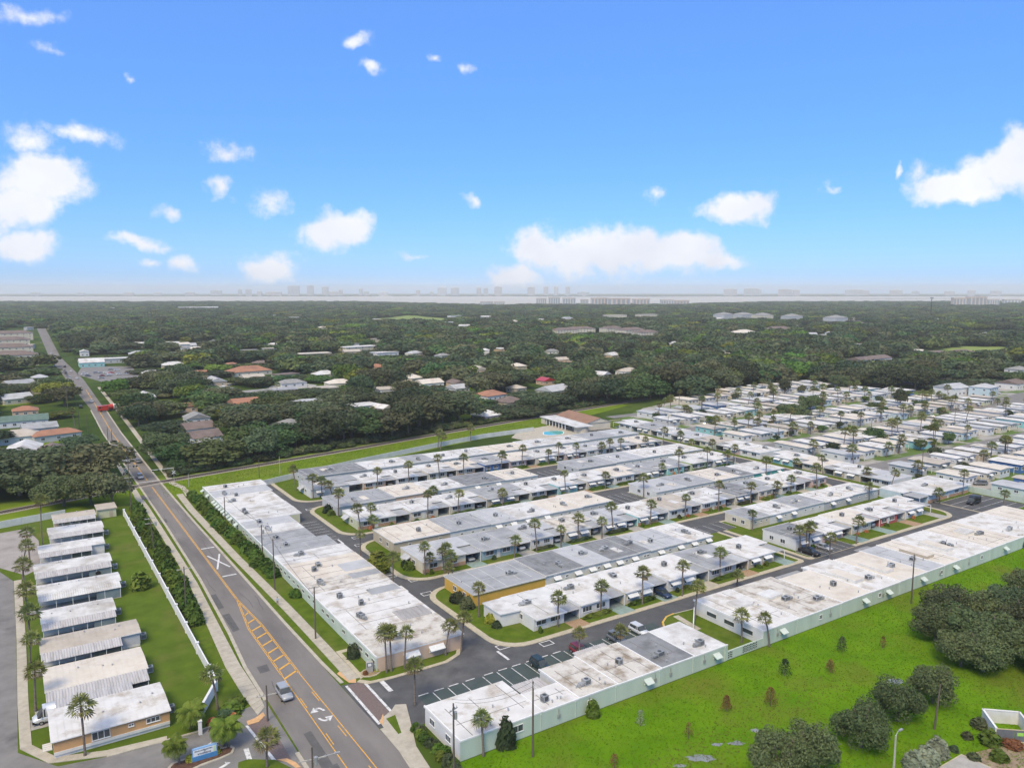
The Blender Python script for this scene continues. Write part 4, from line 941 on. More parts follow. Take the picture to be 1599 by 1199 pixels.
PX = [(o.location.x, o.location.y) for o in COL.objects if o.name.startswith('palm_tree')]
for (t, x0, x1, y0, y1, fc, cpx, code) in list(VILLAS):
    if fc != 'S' or y0 < 150 or x0 > 231 or rng.random() < .25: continue
    x, y = x0 + rng.uniform(1.5, 6.5), y0 - rng.uniform(1.6, 3.0)
    if any(math.hypot(x - a, y - b) < 5 for a, b in PX): continue
    PX.append((x, y)); palm(x, y, rng.uniform(4.2, 8.6), f"lawn palm in front of the villa {short(t)}", 'villa park palms', rad=rng.uniform(.9, 1.15))
for i, (px, py, w, h, c) in enumerate([(590,892,5.0,4.6,'bright'),(722,938,3.2,2.0,'dark'),(735,948,3.0,2.2,'dark'),(766,972,2.2,1.6,'yellow'),(776,980,1.8,1.3,'dark'),(658,885,2.6,1.8,'green'),(516,800,2.6,2.2,'dark'),(583,905,2.4,1.6,'green'),(640,884,2.2,1.6,'dark'),(545,800,2.2,1.5,'green')]):
    x, y = G(px, py)
    for q in VILLAS:
        if q[1] - 1 < x < q[2] + .1 and q[3] - .5 < y < q[4] + .3: x = min(x, q[1] - 1.2)
    tag(link('bush', mk_shrub(80 + i, 900, {'bright': M_leafb, 'dark': M_leafd, 'yellow': M_leafy, 'green': M_leafs}[c], leaf=.15), None, (x, y, .14), 0, (w, w, h)), ['large bright green bush at the west end of the fourth row','upper dark bush at the end of the mustard yellow villa','lower dark bush at the end of the mustard yellow villa','yellow bush at the corner of the front row','dark bush beside the yellow one at the front row corner','green bush before the third row end villa','dark bush at the west end of the sixth row','green bush below the large bright bush','dark bush at the porch of the third row end villa','green bush at the corner of the fifth row'][i], 'bush')
# ---------------------------------------------------------------- vehicles
PAINT = {}
def carpaint(name, c, metal=.25):
    return mat('car_paint_' + name, tuple(x*.93 for x in c), tuple(min(.9, x*1.05) for x in c), .5, .28, metal=metal, spec=.5)
for n, c in dict(white=(.72,.72,.71), silver=(.42,.43,.44), grey=(.20,.21,.22), black=(.018,.018,.02), red=(.26,.035,.04), darkgreen=(.03,.05,.05), navy=(.025,.05,.11), bluegrey=(.17,.23,.26), tan=(.38,.34,.27), bright_red=(.55,.045,.035), blue=(.04,.10,.30)).items(): PAINT[n] = carpaint(n, c)
M_tyre = plain('tyre_rubber', (.022,.022,.022), .85, .15)
M_rim = plain('wheel_rim', (.38,.38,.38), .4, .1, metal=.5)
M_carglass = mat('car_glass', (.03,.038,.042), (.05,.06,.065), 1, .08, spec=.8)
M_headl = plain('headlight_glass', (.75,.75,.72), .2, .05)
M_taill = plain('tail_light_red', (.42,.03,.03), .3, .05)
CARK = dict(sedan=(4.6, 1.8, [(-2.3,.38,.80,.78),(-2.2,.30,.95,.86),(-1.5,.25,.98,.9),(-.6,.24,.96,.91),(.75,.24,.93,.91),(1.6,.26,.86,.89),(2.15,.3,.72,.8),(2.3,.38,.62,.68)], [(-1.75,.96,.98,.78,.78),(-1.05,.96,1.40,.82,.62),(.05,.95,1.44,.84,.64),(.35,.94,1.40,.84,.62),(1.15,.92,.94,.8,.8)]),
            suv=(4.6, 1.85, [(-2.3,.42,.95,.82),(-2.2,.34,1.08,.9),(-1.5,.28,1.10,.92),(.7,.28,1.06,.93),(1.5,.3,1.0,.91),(2.15,.36,.88,.84),(2.3,.42,.72,.72)], [(-2.15,1.08,1.12,.8,.8),(-1.85,1.08,1.62,.82,.68),(.0,1.06,1.70,.86,.7),(.35,1.05,1.64,.86,.68),(1.15,1.03,1.05,.82,.82)]),
            pickup=(5.6, 1.95, [(-2.8,.5,1.0,.9),(-2.75,.42,1.08,.95),(-1.0,.38,1.08,.97),(.0,.36,1.1,.97),(1.7,.36,1.08,.96),(2.6,.42,1.0,.9),(2.8,.5,.82,.8)], [(-1.15,1.06,1.12,.86,.86),(-.95,1.06,1.75,.88,.74),(.6,1.07,1.8,.9,.76),(.85,1.08,1.74,.9,.74),(1.5,1.06,1.08,.86,.86)]),
            van=(5.6, 2.0, [(-2.8,.42,1.2,.95),(-2.75,.36,1.3,.98),(.0,.34,1.3,1.0),(1.6,.34,1.25,1.0),(2.5,.38,1.05,.95),(2.8,.45,.85,.82)], [(-2.78,1.28,2.45,.97,.86),(-1.0,1.29,2.55,.98,.88),(1.0,1.28,2.52,.98,.86),(1.35,1.26,2.35,.96,.82),(2.15,1.12,1.15,.9,.9)]))
def car_meshes(kind, col):
    def mk():
        L, W, low, cab = CARK[kind]; pm = PAINT[col]
        def ring(x, z0, z1, hw): return [(x, -hw*.9, z0), (x, -hw, z0 + (z1-z0)*.35), (x, -hw*.985, z0 + (z1-z0)*.75), (x, -hw*.86, z1), (x, hw*.86, z1), (x, hw*.985, z0 + (z1-z0)*.75), (x, hw, z0 + (z1-z0)*.35), (x, hw*.9, z0)]
        body = MB().loft([ring(*q) for q in low])
        if kind == 'van':
            body.loft([[(x, -a, z0 - .02), (x, -b, z1), (x, b, z1), (x, a, z0 - .02)] for (x, z0, z1, a, b) in cab[:3]])
        glass = MB().loft([[(x, -a, z0 - .02), (x, -b, z1 - .03), (x, b, z1 - .03), (x, a, z0 - .02)] for (x, z0, z1, a, b) in (cab if kind != 'van' else cab[2:])])
        roof = MB(); c = cab[1:-1] if kind != 'van' else cab[2:4]
        for (p, q) in zip(c[:-1], c[1:]): roof.box(p[0] - .02, -min(p[4], q[4]) - .03, min(p[2], q[2]) - .05, q[0] + .02, min(p[4], q[4]) + .03, max(p[2], q[2]) + .015)
        for i, p in enumerate(c):
            for s in (-1, 1):
                roof.face([(p[0] - .06, s*(p[3] + .012), p[1]), (p[0] + .06, s*(p[3] + .012), p[1]), (p[0] + .05, s*(p[4] + .014), p[2]), (p[0] - .05, s*(p[4] + .014), p[2])])
        wh = MB().cyl((0, -.11, 0), (0, .11, 0), .33, .33, 14); rim = MB().cyl((0, -.118, 0), (0, .118, 0), .2, .2, 10)
        hd = MB().box(-.06, -.2, -.08, .06, .2, .08); tl = MB().box(-.05, -.16, -.09, .05, .16, .09)
        bed = MB().box(-2.6, -.8, 1.081, -1.2, .8, 1.09) if kind == 'pickup' else None
        mr_ = MB().box(-.06, -.1, -.06, .06, .1, .07)
        return (body.mesh('body', [pm], True), glass.mesh('windows', [M_carglass]), roof.mesh('roof', [pm]), wh.mesh('wheel', [M_tyre]), rim.mesh('rim', [M_rim]), hd.mesh('headlight', [M_headl]), tl.mesh('tail_light', [M_taill]), bed and bed.mesh('bed', [M_blackp]), mr_.mesh('mirror', [pm]))
    return cached(('car', kind, col), mk)
def car(kind, col, x, y, ang, label, group=None, z=.03):
    L, W, low, cab = CARK[kind]; b, g, r_, wh, rim, hd, tl, bed, mir = car_meshes(kind, col)
    t = thing({'sedan': 'car', 'suv': 'car', 'pickup': 'pickup_truck', 'van': 'van'}[kind], label, {'sedan': 'car', 'suv': 'car', 'pickup': 'pickup', 'van': 'van'}[kind], (x, y, z), ang, group)
    link('body', b, t); link('windows', g, t); link('roof', r_, t)
    for sx in (-1, 1):
        for sy in (-1, 1): w_ = link('wheel', wh, t, (sx*L*.3, sy*(W/2 - .1), .33)); link('rim', rim, w_)
    e = low[-2]
    for s in (-1, 1):
        link('headlight', hd, t, (L/2 - .12, s*.58, (e[1] + e[2])/2 + .12)); link('tail_light', tl, t, (-L/2 + .06, s*.66, low[0][2] - .12)); link('mirror', mir, t, (cab[-2][0] + .25, s*(W/2 + .02), cab[-1][1] + .06))
    if bed: link('bed', bed, t)
    return t
u90 = R(90)
def carpx(kind, col, px, py, ang, label, group=None): x, y = G(px, py); return car(kind, col, x, y, ang, label, group, .04)
carpx('suv', 'silver', 444, 1087, -u90, 'white-silver car driving towards the camera left of the yellow hatching')
car('suv', 'darkgreen', 74.9, 105.4, -u90, 'dark green-black car parked nose-in, leftmost in the front car park', 'cars in the front car park')
car('suv', 'red', 83.9, 105.6, -u90, 'dark red car parked under a palm in the front car park', 'cars in the front car park')
car('suv', 'grey', 93.0, 105.7, -u90, 'grey hatchback with roof rails in the front car park', 'cars in the front car park')
car('suv', 'white', 99.0, 106.2, -u90, 'white van-like car behind a palm, rightmost in the front car park', 'cars in the front car park')
car('pickup', 'black', 166.0, 116.5, -u90, 'black pickup parked beside the grey carport', 'cars in the small side car park')
car('sedan', 'silver', 172.5, 117.0, -u90, 'silver sedan in the bay right of the black pickup', 'cars in the small side car park')
car('suv', 'navy', 115.9, 117.2, -u90, 'dark blue car nosing out of a carport in the front row', 'carport cars')
car('van', 'black', 249, 117.5, R(180), 'long black van parked before the sky blue corner villa')
van = car('van', 'white', 2.2, 133.4, R(182), 'white delivery van with black bumper under the striped carport')
MB().box(2.3, -.93, .38, 2.86, .93, .72).obj('bumper', M_blackp, van)
k = 0
NAMEC = {}
for (t, x0, x1, y0, y1, fc, cpx, code) in VILLAS:
    if fc == 'S' and cpx and rng.random() < .62 and y0 > 116 and not (y0 < 118 and x0 < 120):
        c = t.location.x + (cpx[0] + cpx[1])/2; kind = rng.choice(['sedan', 'suv', 'suv']); col = rng.choice(['white', 'silver', 'grey', 'black', 'darkgreen', 'tan', 'silver', 'navy'])
        car(kind, col, c, y0 + 2.7, rng.choice([-u90, -u90, u90]), f"{'dark green' if col == 'darkgreen' else col} car in carport of villa {short(t)}", 'carport cars', .16)
# traffic on the main road
for i, (px, py, kind, col, d, lab) in enumerate([(219,747,'suv','silver',-1,'silver car approaching the level crossing from the far side'),(216,722,'sedan','grey',1,'grey car driving away just beyond the level crossing'),(198,722,'suv','silver',-1,'silver car half hidden by the roadside utility poles beyond the crossing'),
    (143,628,'sedan','white',-1,'white car on the road beside the red truck'),(126,637,'suv','black',1,'black car at the kerb left of the road beside the palms'),(120,592,'sedan','white',1,'white car leading the queue, right lane of the far road'),(109,591,'sedan','silver',-1,'silver car at the front of the far traffic queue'),(105,588,'sedan','grey',-1,'grey car second in the far traffic queue'),(103,584,'suv','black',-1,'black car third in the far traffic queue'),(111,581,'sedan','white',1,'white car right of the far traffic queue'),
    (101,580,'sedan','grey',-1,'grey car at the back of the far traffic queue'),(96,578,'suv','darkgreen',-1,'dark car left of the far traffic queue'),(101,573.5,'suv','black',1,'black car crossing the far junction'),(85,572,'sedan','white',-1,'white car waiting left at the far junction'),(80,553,'sedan','white',1,'white car on the far road beyond the junction'),(64,536,'sedan','grey',-1,'grey car parked along the farthest stretch of road'),(75,575,'suv','black',-1,'black car in the side road left of the junction')]):
    x, y = G(px, py); car(kind, col, x, y, R(90 if d > 0 else -90) - .01, lab, 'main road traffic', .06)
# red truck turning off the road
x, y = G(181, 641); rt = thing('truck', 'bright red truck with pale tank turning off the main road', 'truck', (x, y, .03), R(4))
MB().loft([[(-9, -1.1, .8), (-9, -1.2, 3.2), (-9, 1.2, 3.2), (-9, 1.1, .8)], [(-4, -1.25, .8), (-4, -1.3, 3.5), (-4, 1.3, 3.5), (-4, 1.25, .8)]]).obj('cab', PAINT['bright_red'], rt)
MB().box(-8.6, -1.32, 2.0, -7.6, 1.32, 2.9).obj('windshield', M_carglass, rt)
MB().cyl((-1.4, 0, 2.4), (1.6, 0, 2.4), 1.5, 1.5, 14).obj('tank', M_offw, rt); MB().cyl((-3.7, 0, 2.4), (-1.4, 0, 2.4), 1.4, 1.56, 14).cyl((1.6, 0, 2.4), (4.0, 0, 2.4), 1.56, 1.3, 14).obj('tank_ends', PAINT['bright_red'], rt)
MB().box(-9, -1, .6, 4, 1, .9).obj('chassis', M_blackp, rt)
for x_ in (-7.5, -2.6, 1.6, 3.0):
    for s in (-1, 1): MB().cyl((x_, s*.95, .5), (x_, s*1.2, .5), .5, .5, 12).obj('wheel', M_tyre, rt)

# ---------------------------------------------------------------- left mobile homes
def ribbed(w, d, slope, m, rib=.42):   # ribbed sheet: low edge at -y
    g = MB().face([(-w/2, -d, -slope), (w/2, -d, -slope), (w/2, 0, 0), (-w/2, 0, 0)]).face([(-w/2, -d, -slope - .06), (-w/2, 0, -.06), (w/2, 0, -.06), (w/2, -d, -slope - .06)]).face([(-w/2, -d, -slope - .06), (w/2, -d, -slope - .06), (w/2, -d, -slope), (-w/2, -d, -slope)])
    for i in range(int(w / rib)):
        x = -w/2 + .1 + i*rib; g.face([(x, -d, -slope + .01), (x + .05, -d, -slope + .08), (x + .05, 0, .08), (x, 0, .01)]); g.face([(x + .05, -d, -slope + .08), (x + .12, -d, -slope + .01), (x + .12, 0, .01), (x + .05, 0, .08)])
    return g
LMH = [(121.2,131.0,1.4,17.2,'orange','nearest tan-walled mobile home with ribbed white roof by the entrance',0.0),
       (137.6,146.6,1.3,16.4,'white','wide cream-roofed mobile home behind the tan-walled one',3.6),
       (153.4,160.0,1.2,17.4,'grey','grey mobile home with side wall and ribbed carport, third from front',3.0),
       (167.6,174.5,1.8,14.8,'skyblue','white-roofed mobile home with blue screen room, fourth from front',2.6),
       (184.5,190.2,1.7,17.6,'white','bright white mobile home with narrow roof, fifth from front',3.2),
       (199.6,206.0,1.6,17.4,'white','white mobile home with a spare tyre under its eave, sixth from front',3.0),
       (214.8,221.0,2.9,17.4,'white','white mobile home with grey ribbed side, seventh from front',2.8),
       (230.2,236.6,5.6,18.6,'white','white mobile home with grey ribbed side, eighth from front',2.8),
       (244.8,250.5,7.2,18.0,'tan','old weathered mobile home beside the pale yellow shed, farthest of the left row',2.4)]
for i, (y0, y1, x0, x1, wall, lab, cpd) in enumerate(LMH):
    w, d = x1 - x0, y1 - y0; t = thing('mobile_home', lab, 'mobile home', ((x0+x1)/2, (y0+y1)/2, .02), 0, 'left mobile homes'); H = 2.75
    MB().box(-w/2 + .3, -d/2 + .15, .55, w/2 - .2, d/2 - .15, H).obj('wall', WALL[wall], t)
    MB().box(-w/2 + .35, -d/2 + .2, 0, w/2 - .25, d/2 - .2, .55).obj('skirt', M_offw, t)
    rm = RW['stained' if i == 0 else 'white'] if i not in (1, 2, 8) else RW['cream' if i == 1 else 'tan']
    g = MB(); hh = .32
    g.face([(-w/2, -d/2 - .2, H), (w/2, -d/2 - .2, H), (w/2, 0, H + hh), (-w/2, 0, H + hh)], 0); g.face([(-w/2, 0, H + hh), (w/2, 0, H + hh), (w/2, d/2 + .2, H), (-w/2, d/2 + .2, H)], 0)
    g.face([(-w/2, -d/2 - .2, H - .14), (w/2, -d/2 - .2, H - .14), (w/2, -d/2 - .2, H), (-w/2, -d/2 - .2, H)], 1); g.face([(-w/2, d/2 + .2, H - .14), (-w/2, d/2 + .2, H), (w/2, d/2 + .2, H), (w/2, d/2 + .2, H - .14)], 1)
    for s in (-1, 1): g.face([(s*w/2, -d/2 - .2, H - .14), (s*w/2, -d/2 - .2, H), (s*w/2, 0, H + hh), (s*w/2, d/2 + .2, H), (s*w/2, d/2 + .2, H - .14)], 1)
    g.face([(-w/2, -d/2 - .2, H - .14), (-w/2, d/2 + .2, H - .14), (w/2, d/2 + .2, H - .14), (w/2, -d/2 - .2, H - .14)], 1)
    n = int(w / .9)
    for j in range(1, n):
        x = -w/2 + w*j/n
        g.face([(x - .03, -d/2 - .19, H + .035), (x + .03, -d/2 - .19, H + .035), (x + .03, 0, H + hh + .035), (x - .03, 0, H + hh + .035)], 0); g.face([(x - .03, 0, H + hh + .035), (x + .03, 0, H + hh + .035), (x + .03, d/2 + .19, H + .035), (x - .03, d/2 + .19, H + .035)], 0)
    g.obj('roof', [rm, M_white], t)
    for j in range(3): link('vent_pipe', VENT, t, (rng.uniform(-.4, .4)*w, rng.uniform(-.1, .35)*d, H + .1), 0, (1, 1, .8))
    if cpd:
        cw = w*(.97 if i not in (2, 6) else .78); cx = -w/2 + cw/2 + .1
        ribbed(cw, cpd, .45, M_ribs if i not in (3, 4, 5) else M_ribs).obj('carport_roof', M_ribs if i != 4 else RW['white'], t, (cx, -d/2 - .12, H - .06))
        for j in range(6):
            MB().box(-.05, -.05, 0, .05, .05, 2.2).obj('post', M_white, t, (cx - cw/2 + .2 + (cw - .4)*j/5, -d/2 - cpd + .1, 0))
        sx = w*.30; MB().box(cx + cw/2 - sx, -d/2 - cpd + .15, .1, cx + cw/2 - .1, -d/2 - cpd + .22, 2.15).obj('screen_panel', mat('screen_room_panel', (.17,.21,.23), (.22,.27,.29), .6, .4) if i in (3, 4, 5) else M_glass, t)
        sheet('carport_slab', [(x0 - 1.5, y0 - cpd - .1), (x1 - .5, y0 - cpd - .1), (x1 - .5, y0 - .05), (x0 - 1.5, y0 - .05)], 0.03, M_conc2)
        for j in range(3): window(t, -w/2 + w*(.2 + .25*j), -d/2 + .13, 1.1, 1.5, 1.0)
    else:
        window(t, -1.6, -d/2 + .12, 1.15, 2.4, 1.25, panes=3); window(t, 5.4, -d/2 + .12, 1.5, 1.9, .75, panes=3); window(t, 2.4, -d/2 + .12, 1.75, .75, .45)
        MB().box(-w/2 + .32, -d/2 + .02, .5, w/2 - .22, -d/2 + .14, .95).obj('stucco_base', M_offw, t)
        ribbed(w*.68, 3.2, -.1, RW['stained']).obj('carport_roof', [M_ribs], t, (-1.4, d/2 + 3.3, H - .1))
        for j in range(4): MB().box(-.05, -.05, 0, .05, .05, 2.5).obj('post', M_white, t, (-6 + j*3.2, d/2 + 3.2, 0))
        st = MB()
        for j in range(4): st.box(-.6, -1.4 - j*.3, 0, .6, -1.1 - j*.3, .6 - j*.15)
        st.obj('steps', M_offw, t, (-w/2 - .4, .3, 0)); sheet('carport_slab', [(-1.4, 131.6), (12, 131.6), (12, 135.0), (-1.4, 135.0)], .03, M_conc2)
    if i == 5: MB().cyl((4.6, -d/2 - cpd - .1, 1.2), (4.6, -d/2 - cpd - .32, 1.2), .55, .55, 16).cyl((4.6, -d/2 - cpd - .3, 1.2), (4.6, -d/2 - cpd - .34, 1.2), .3, .3, 12).obj('spare_tyre', M_tyre, t)
    window(t, w/2 - .17, 0, 1.3, 1.2, .8, u90)
    a = link('air_conditioner', ACM[2][0], t, (w/2 + .7, rng.uniform(-.2, .2)*d, 0)); link('grille', ACM[2][1], a)
sh = thing('garden_shed', 'pale yellow shed at the far end of the left lawn', 'shed', (21.2, 252.6, .02), 0)
MB().box(-2.4, -3.2, 0, 2.4, 3.2, 2.5).obj('wall', WALL['palegreen'], sh); MB().box(-2.7, -3.5, 2.5, 2.7, 3.5, 2.75).obj('roof', RW['tan'], sh); MB().box(.6, -3.26, .1, 1.5, -3.2, 2.0).obj('door', WALL['tan'], sh)
# home beyond the turning circle at the left edge
t = thing('mobile_home', 'white mobile home cut off by the left picture edge', 'mobile home', (-17, 231, .02), 0); MB().box(-6, -3, 0, 6, 3, 2.6).obj('wall', WALL['white'], t); MB().box(-6.5, -3.5, 2.6, 6.8, 3.4, 2.85).obj('roof', RW['white'], t)
link('shrub', SHRUB['dark'][0], None, (-9.5, 227, .02), 0, (2.2, 2, 1.8)); tag(COL.objects[-1], 'dark bush beside the mobile home at the left edge', 'bush')
# palms along the side street
for i, (px, py, pc) in enumerate([(133,1180,1097),(56,1110,1043),(47,1035,997),(47,1005,955),(42,962,920),(40,938,880),(36,905,850),(47,880,828),(66,850,778)]):
    x, y = G(px, py); palm(x, y, (py - pc)*mpp(py), ['tall leaning cabbage palm in front of the tan-walled mobile home', 'tall cabbage palm behind the white delivery van'][i] if i < 2 else f"{ordn(i - 2)} bushy cabbage palm from front along the side street kerb", 'side street palms', rad=1.15)
for i, (px, py, pc) in enumerate([(340,1108,1048),(417,1197,1150),(72,760,740)]):
    x, y = G(px, py); palm(x, y, (py - pc)*mpp(py), ['cabbage palm at the bend of the white boundary wall', 'dense cabbage palm at the bottom beside the main road kerb', 'short pale palm beside the railway at far left'][i], rad=1.1)
for i, (px, py, pc, s) in enumerate([(280,1192,1160,.95),(349,1165,1137,.9),(357,1166,1130,1.0),(297,1138,1108,1.0)]):
    x, y = G(px, py); palm(x, y, (py - pc)*mpp(py), ['bright feather palm at the left end of the entrance island', 'fresh green feather palm at the right end of the entrance island', 'darker feather palm at the right tip of the entrance island', 'clump of feather palm inside the wall end by the lawn'][i], kind='fea', rad=s, tk=1)
# white boundary wall
wl_ = thing('boundary_wall', 'long white panel wall with square posts beside the left lawn', 'wall', (25.5, 134, 0))
yy = 0.0; n = 11; stp = 114/n
pm = MB().box(-.07, .2, 0, .07, stp - .2, 1.85).box(-.11, .15, 1.85, .11, stp - .15, 1.98).mesh('panel', [M_white]); qm = MB().box(-.24, -.24, 0, .24, .24, 2.1).box(-.3, -.3, 2.1, .3, .3, 2.22).mesh('post', [M_white])
for k in range(n): link('panel', pm, wl_, (0, k*stp, 0))
for k in range(n + 1): link('post', qm, wl_, (0, k*stp, 0))
for (a, b) in (((25.5, 134), (25.3, 128.5)), ((25.3, 128.5), (20.8, 119.9)), ((20.8, 119.9), (20.4, 116.6))):
    L = math.dist(a, b); an = math.atan2(b[1]-a[1], b[0]-a[0]); MB().box(.2, -.08, 0, L - .2, .08, 1.75).box(.1, -.2, 1.75, L - .1, .2, 1.95).obj('panel', M_white, wl_, (a[0] - 25.5, a[1] - 134, 0), an)
    link('post', qm, wl_, (b[0] - 25.5, b[1] - 134, 0))
def longwall(name, label, pts, h, m, th=.2, step=6.0):
    t = thing(name, label, 'wall', (pts[0][0], pts[0][1], 0)); 
    for a, b in zip(pts[:-1], pts[1:]):
        L = math.dist(a, b); an = math.atan2(b[1]-a[1], b[0]-a[0]); n = max(1, round(L/step))
        for k in range(n):
            s0, s1 = L*k/n + .02, L*(k+1)/n - .02
            MB().box(s0, -th/2, 0, s1, th/2, h + rng.uniform(-.03, .03)).obj('panel', m, t, (a[0] - pts[0][0], a[1] - pts[0][1], 0), an)
    return t
longwall('boundary_wall', 'pale grey-green wall along the railway verge behind the villas', [(68.6, 261.3), (95, 271.2), (122, 279.5), (160, 290.5), (178, 294.5), (206, 296)], 2.0, M_wallgrey)
longwall('boundary_wall', 'pale wall closing the car park before the right-hand mobile homes', [(263.2, 139), (263.2, 104)], 2.0, M_mint)
longwall('boundary_wall', 'whitish wall along the railway at the far left', [(-40, 245.5), (0, 255.5), (11, 258)], 2.0, M_wallgrey)
bw = longwall('boundary_wall', 'low mint wall with pierced blocks joining the two meadow buildings', [(104.8, 89.5), (114.6, 89.5)], 1.6, M_mint, .25, 4.9)
for (a, b) in ((.1, 1.6), (4.0, 8.0)):
    for i in range(int((b - a)/.4)):
        for j in range(3):
            MB().box(-.12, -.02, -.12, .12, .02, .12).obj('pierced_block', M_dark, bw, (a + .3 + i*.4, -.135, .4 + j*.42 + (.12 if i % 2 else 0)))  # dark plates on the wall stand in for the shaded block holes
longwall('boundary_wall', 'white slanting wall inside the small yard between the meadow buildings', [(108.6, 101.2), (114.5, 106.6)], 1.6, M_white)

# ---------------------------------------------------------------- poles, signals, signs, small things
M_insul = plain('insulator', (.30,.32,.33), .4, .1)
def pole(px, py, ptop, label, arms=((.3, 2.4),), lamp=None, m=None, ang=0.0, can=False, lean=0.0, name='utility_pole', rad=.17, h=None, xy=None):
    x, y = xy or G(px, py); h = h or (py - ptop)*mpp(py)
    t = thing(name, label, 'pole' if name == 'utility_pole' else 'street lamp', (x, y, 0), ang)
    MB().cyl((0, 0, 0), (lean, 0, h), rad, rad*.65, 10).obj('shaft', m or M_wood, t)
    for (dz, L) in arms:
        a = MB().box(-L/2, -.06, -.07, L/2, .06, .07).obj('crossarm', M_woodg if m is None else m, t, (lean, .0, h - dz))
        for k in range(4): MB().cyl((-L/2 + .12 + k*(L - .24)/3, 0, .07), (-L/2 + .12 + k*(L - .24)/3, 0, .3), .05, .04, 6).obj('insulator', M_insul, a)
    if can: MB().cyl((.42, 0, h - 2.4), (.42, 0, h - 1.4), .26, .26, 10).obj('transformer', M_steel, t)
    if lamp:
        MB().tube([(0, 0, h*lamp[1]), (lamp[0]*.5, 0, h*lamp[1] + .5), (lamp[0], 0, h*lamp[1] + .55)], .05, 6).obj('lamp_arm', M_steel, t)
        MB().box(lamp[0] - .1, -.14, h*lamp[1] + .45, lamp[0] + .6, .14, h*lamp[1] + .62).obj('lamp_head', M_steel, t)
    return t
P_ = []
P_.append(pole(832, 1181, 1056, 'dark wooden pole standing in the meadow before the mint wall', ((.4, 2.0),), ang=R(60)))
P_.append(pole(709, 1212, 1090, 'weathered utility pole with transformer at the near corner of the meadow row', ((.9, 1.6),), can=True, ang=R(20)))
P_.append(pole(493, 997, 912, 'wooden pole with single crossarm on the roadside verge', ((.15, 2.2),)))
P_.append(pole(429, 920, 838, 'thin bare pole right of the hedge by the main road', ()))
P_.append(pole(410, 870, 817, 'reddish wooden pole with short crossarm beside the west row', ((.6, 1.2),), can=True))
P_.append(pole(352, 818, 774, 'wooden pole with lamp arm behind the roadside hedge', (), lamp=(-2.6, .55)))
pole(491, 1285, 1157, 'utility pole with transformer and lamp at the bottom picture edge', ((1.6, 3.4),), lamp=(2.8, .80), can=True, ang=R(-10))
pole(418, 1125, 1066, 'utility pole with pale crossarm at the entrance kerb', ((1.6, 3.0),), ang=R(-8))
pole(291, 960, 881, 'utility pole with pale crossarm standing in the roadside shrubs', ((.5, 2.8),))
pole(243, 871, 804, 'leaning utility pole with rows of transformers in the roadside shrubs', ((.4, 2.4), (1.6, 2.4)), lean=-.8, can=True)
pole(205, 800, 742, 'utility pole with pale crossarm near the far end of the white wall', ((.4, 2.8),))
pole(203, 775, 715, 'utility pole with double crossarm left of the level crossing', ((.3, 3.4), (3.0, 3.0)))
for i, (px, py, pt) in enumerate([(169,695,667),(175,691,671),(138,692,648),(124,671,640),(106,642,600),(100,635,597),(88,590,577),(150,668,655)]):
    pole(px, py, pt, f"{ordn(i)} bare pole from the crossing along the far roadside", (), name='utility_pole')
pole(1423, 942, 862, 'dark pole on the grass against the meadow row of villas', ((.4, 1.2),), can=False)
pole(1459, 1138, 1066, 'leaning bare pole on the meadow among the round oaks', (), lean=.9)
pole(1394, 1225, 1142, 'pale concrete light pole at the bottom of the meadow', (), m=M_woodg, lamp=(.9, .985), name='street_lamp')
for i, (px, py, pt) in enumerate([(405,746,706),(437,740,703),(709,720,700),(295,760,735)]):
    pole(px, py, pt, f"{ordn(i)} slim pole from left on the bright railway verge", (), m=M_woodg if i else None, rad=.12, h=6.5 if i < 2 else 4.5)
for i, (px, py, pt) in enumerate([(1043,672,650),(1149,630,607),(1215,686,667),(1360,682,655),(1439,745,690),(1490,668,632),(1548,712,688),(1287,650,631)]):
    pole(px, py, pt, f"{ordn(i)} utility pole from left among the right-hand mobile homes", ((.3, 1.6),), rad=.14)
# wires
for (a, b, h1, h2) in ((0, 1, 11, 11), (2, 4, 8.5, 9.0), (4, 5, 9.0, 8.5)):
    pa, pb = P_[a].location, P_[b].location
    for o in (-.5, .5):
        pts = [(pa.x + (pb.x - pa.x)*k/10, pa.y + (pb.y - pa.y)*k/10 + o, h1 + (h2 - h1)*k/10 - 1.0*(1 - (k/5 - 1)**2)) for k in range(11)]
        w = MB().tube(pts, .018, 4).obj('overhead_wire', M_blackp); tag(w, f"overhead wire {'left' if o < 0 else 'right'} strand joining {P_[a]['label'].split(' with')[0].split(' standing')[0]} to next pole", 'wire')
# crossing signals
def signal(px, py, label, arm):
    x, y = G(px, py); t = thing('crossing_signal', label, 'signal', (x, y, 0))
    MB().cyl((0, 0, 0), (0, 0, 5.2), .09, .08, 8).obj('mast', M_steel, t)
    for s in (1, -1): MB().box(-.75, -.03, -.11, .75, .03, .11).obj('crossbuck', M_white, t, (0, -.14, 3.4)).rotation_euler = (0, s*R(45), 0)
    for s in (-1, 1): MB().cyl((s*.42, -.12, 2.5), (s*.42, -.2, 2.5), .3, .3, 12).obj('lamp', M_blackp, t)
    MB().box(0, -.05, 4.9, arm, .05, 5.05).obj('gantry_arm', M_white, t)
    for k in (.7, .95): MB().cyl((arm*k, -.1, 4.7), (arm*k, -.2, 4.7), .3, .3, 12).obj('lamp', M_blackp, t)
    return t
signal(272, 752, 'level crossing signal with crossbuck and flashing lamps right of road', -7.0)
signal(196, 750, 'level crossing signal with gantry arm left of road', 4.0)
t = thing('control_cabinet', 'small dark blue cabinet and shed beside the level crossing', 'cabinet', (*G(302, 726), 0)); MB().box(-1.2, -1, 0, 1.2, 1, 2.3).obj('housing', WALL['deepblue'], t); MB().box(-1.3, -1.1, 2.3, 1.3, 1.1, 2.45).obj('roof', M_steel, t)
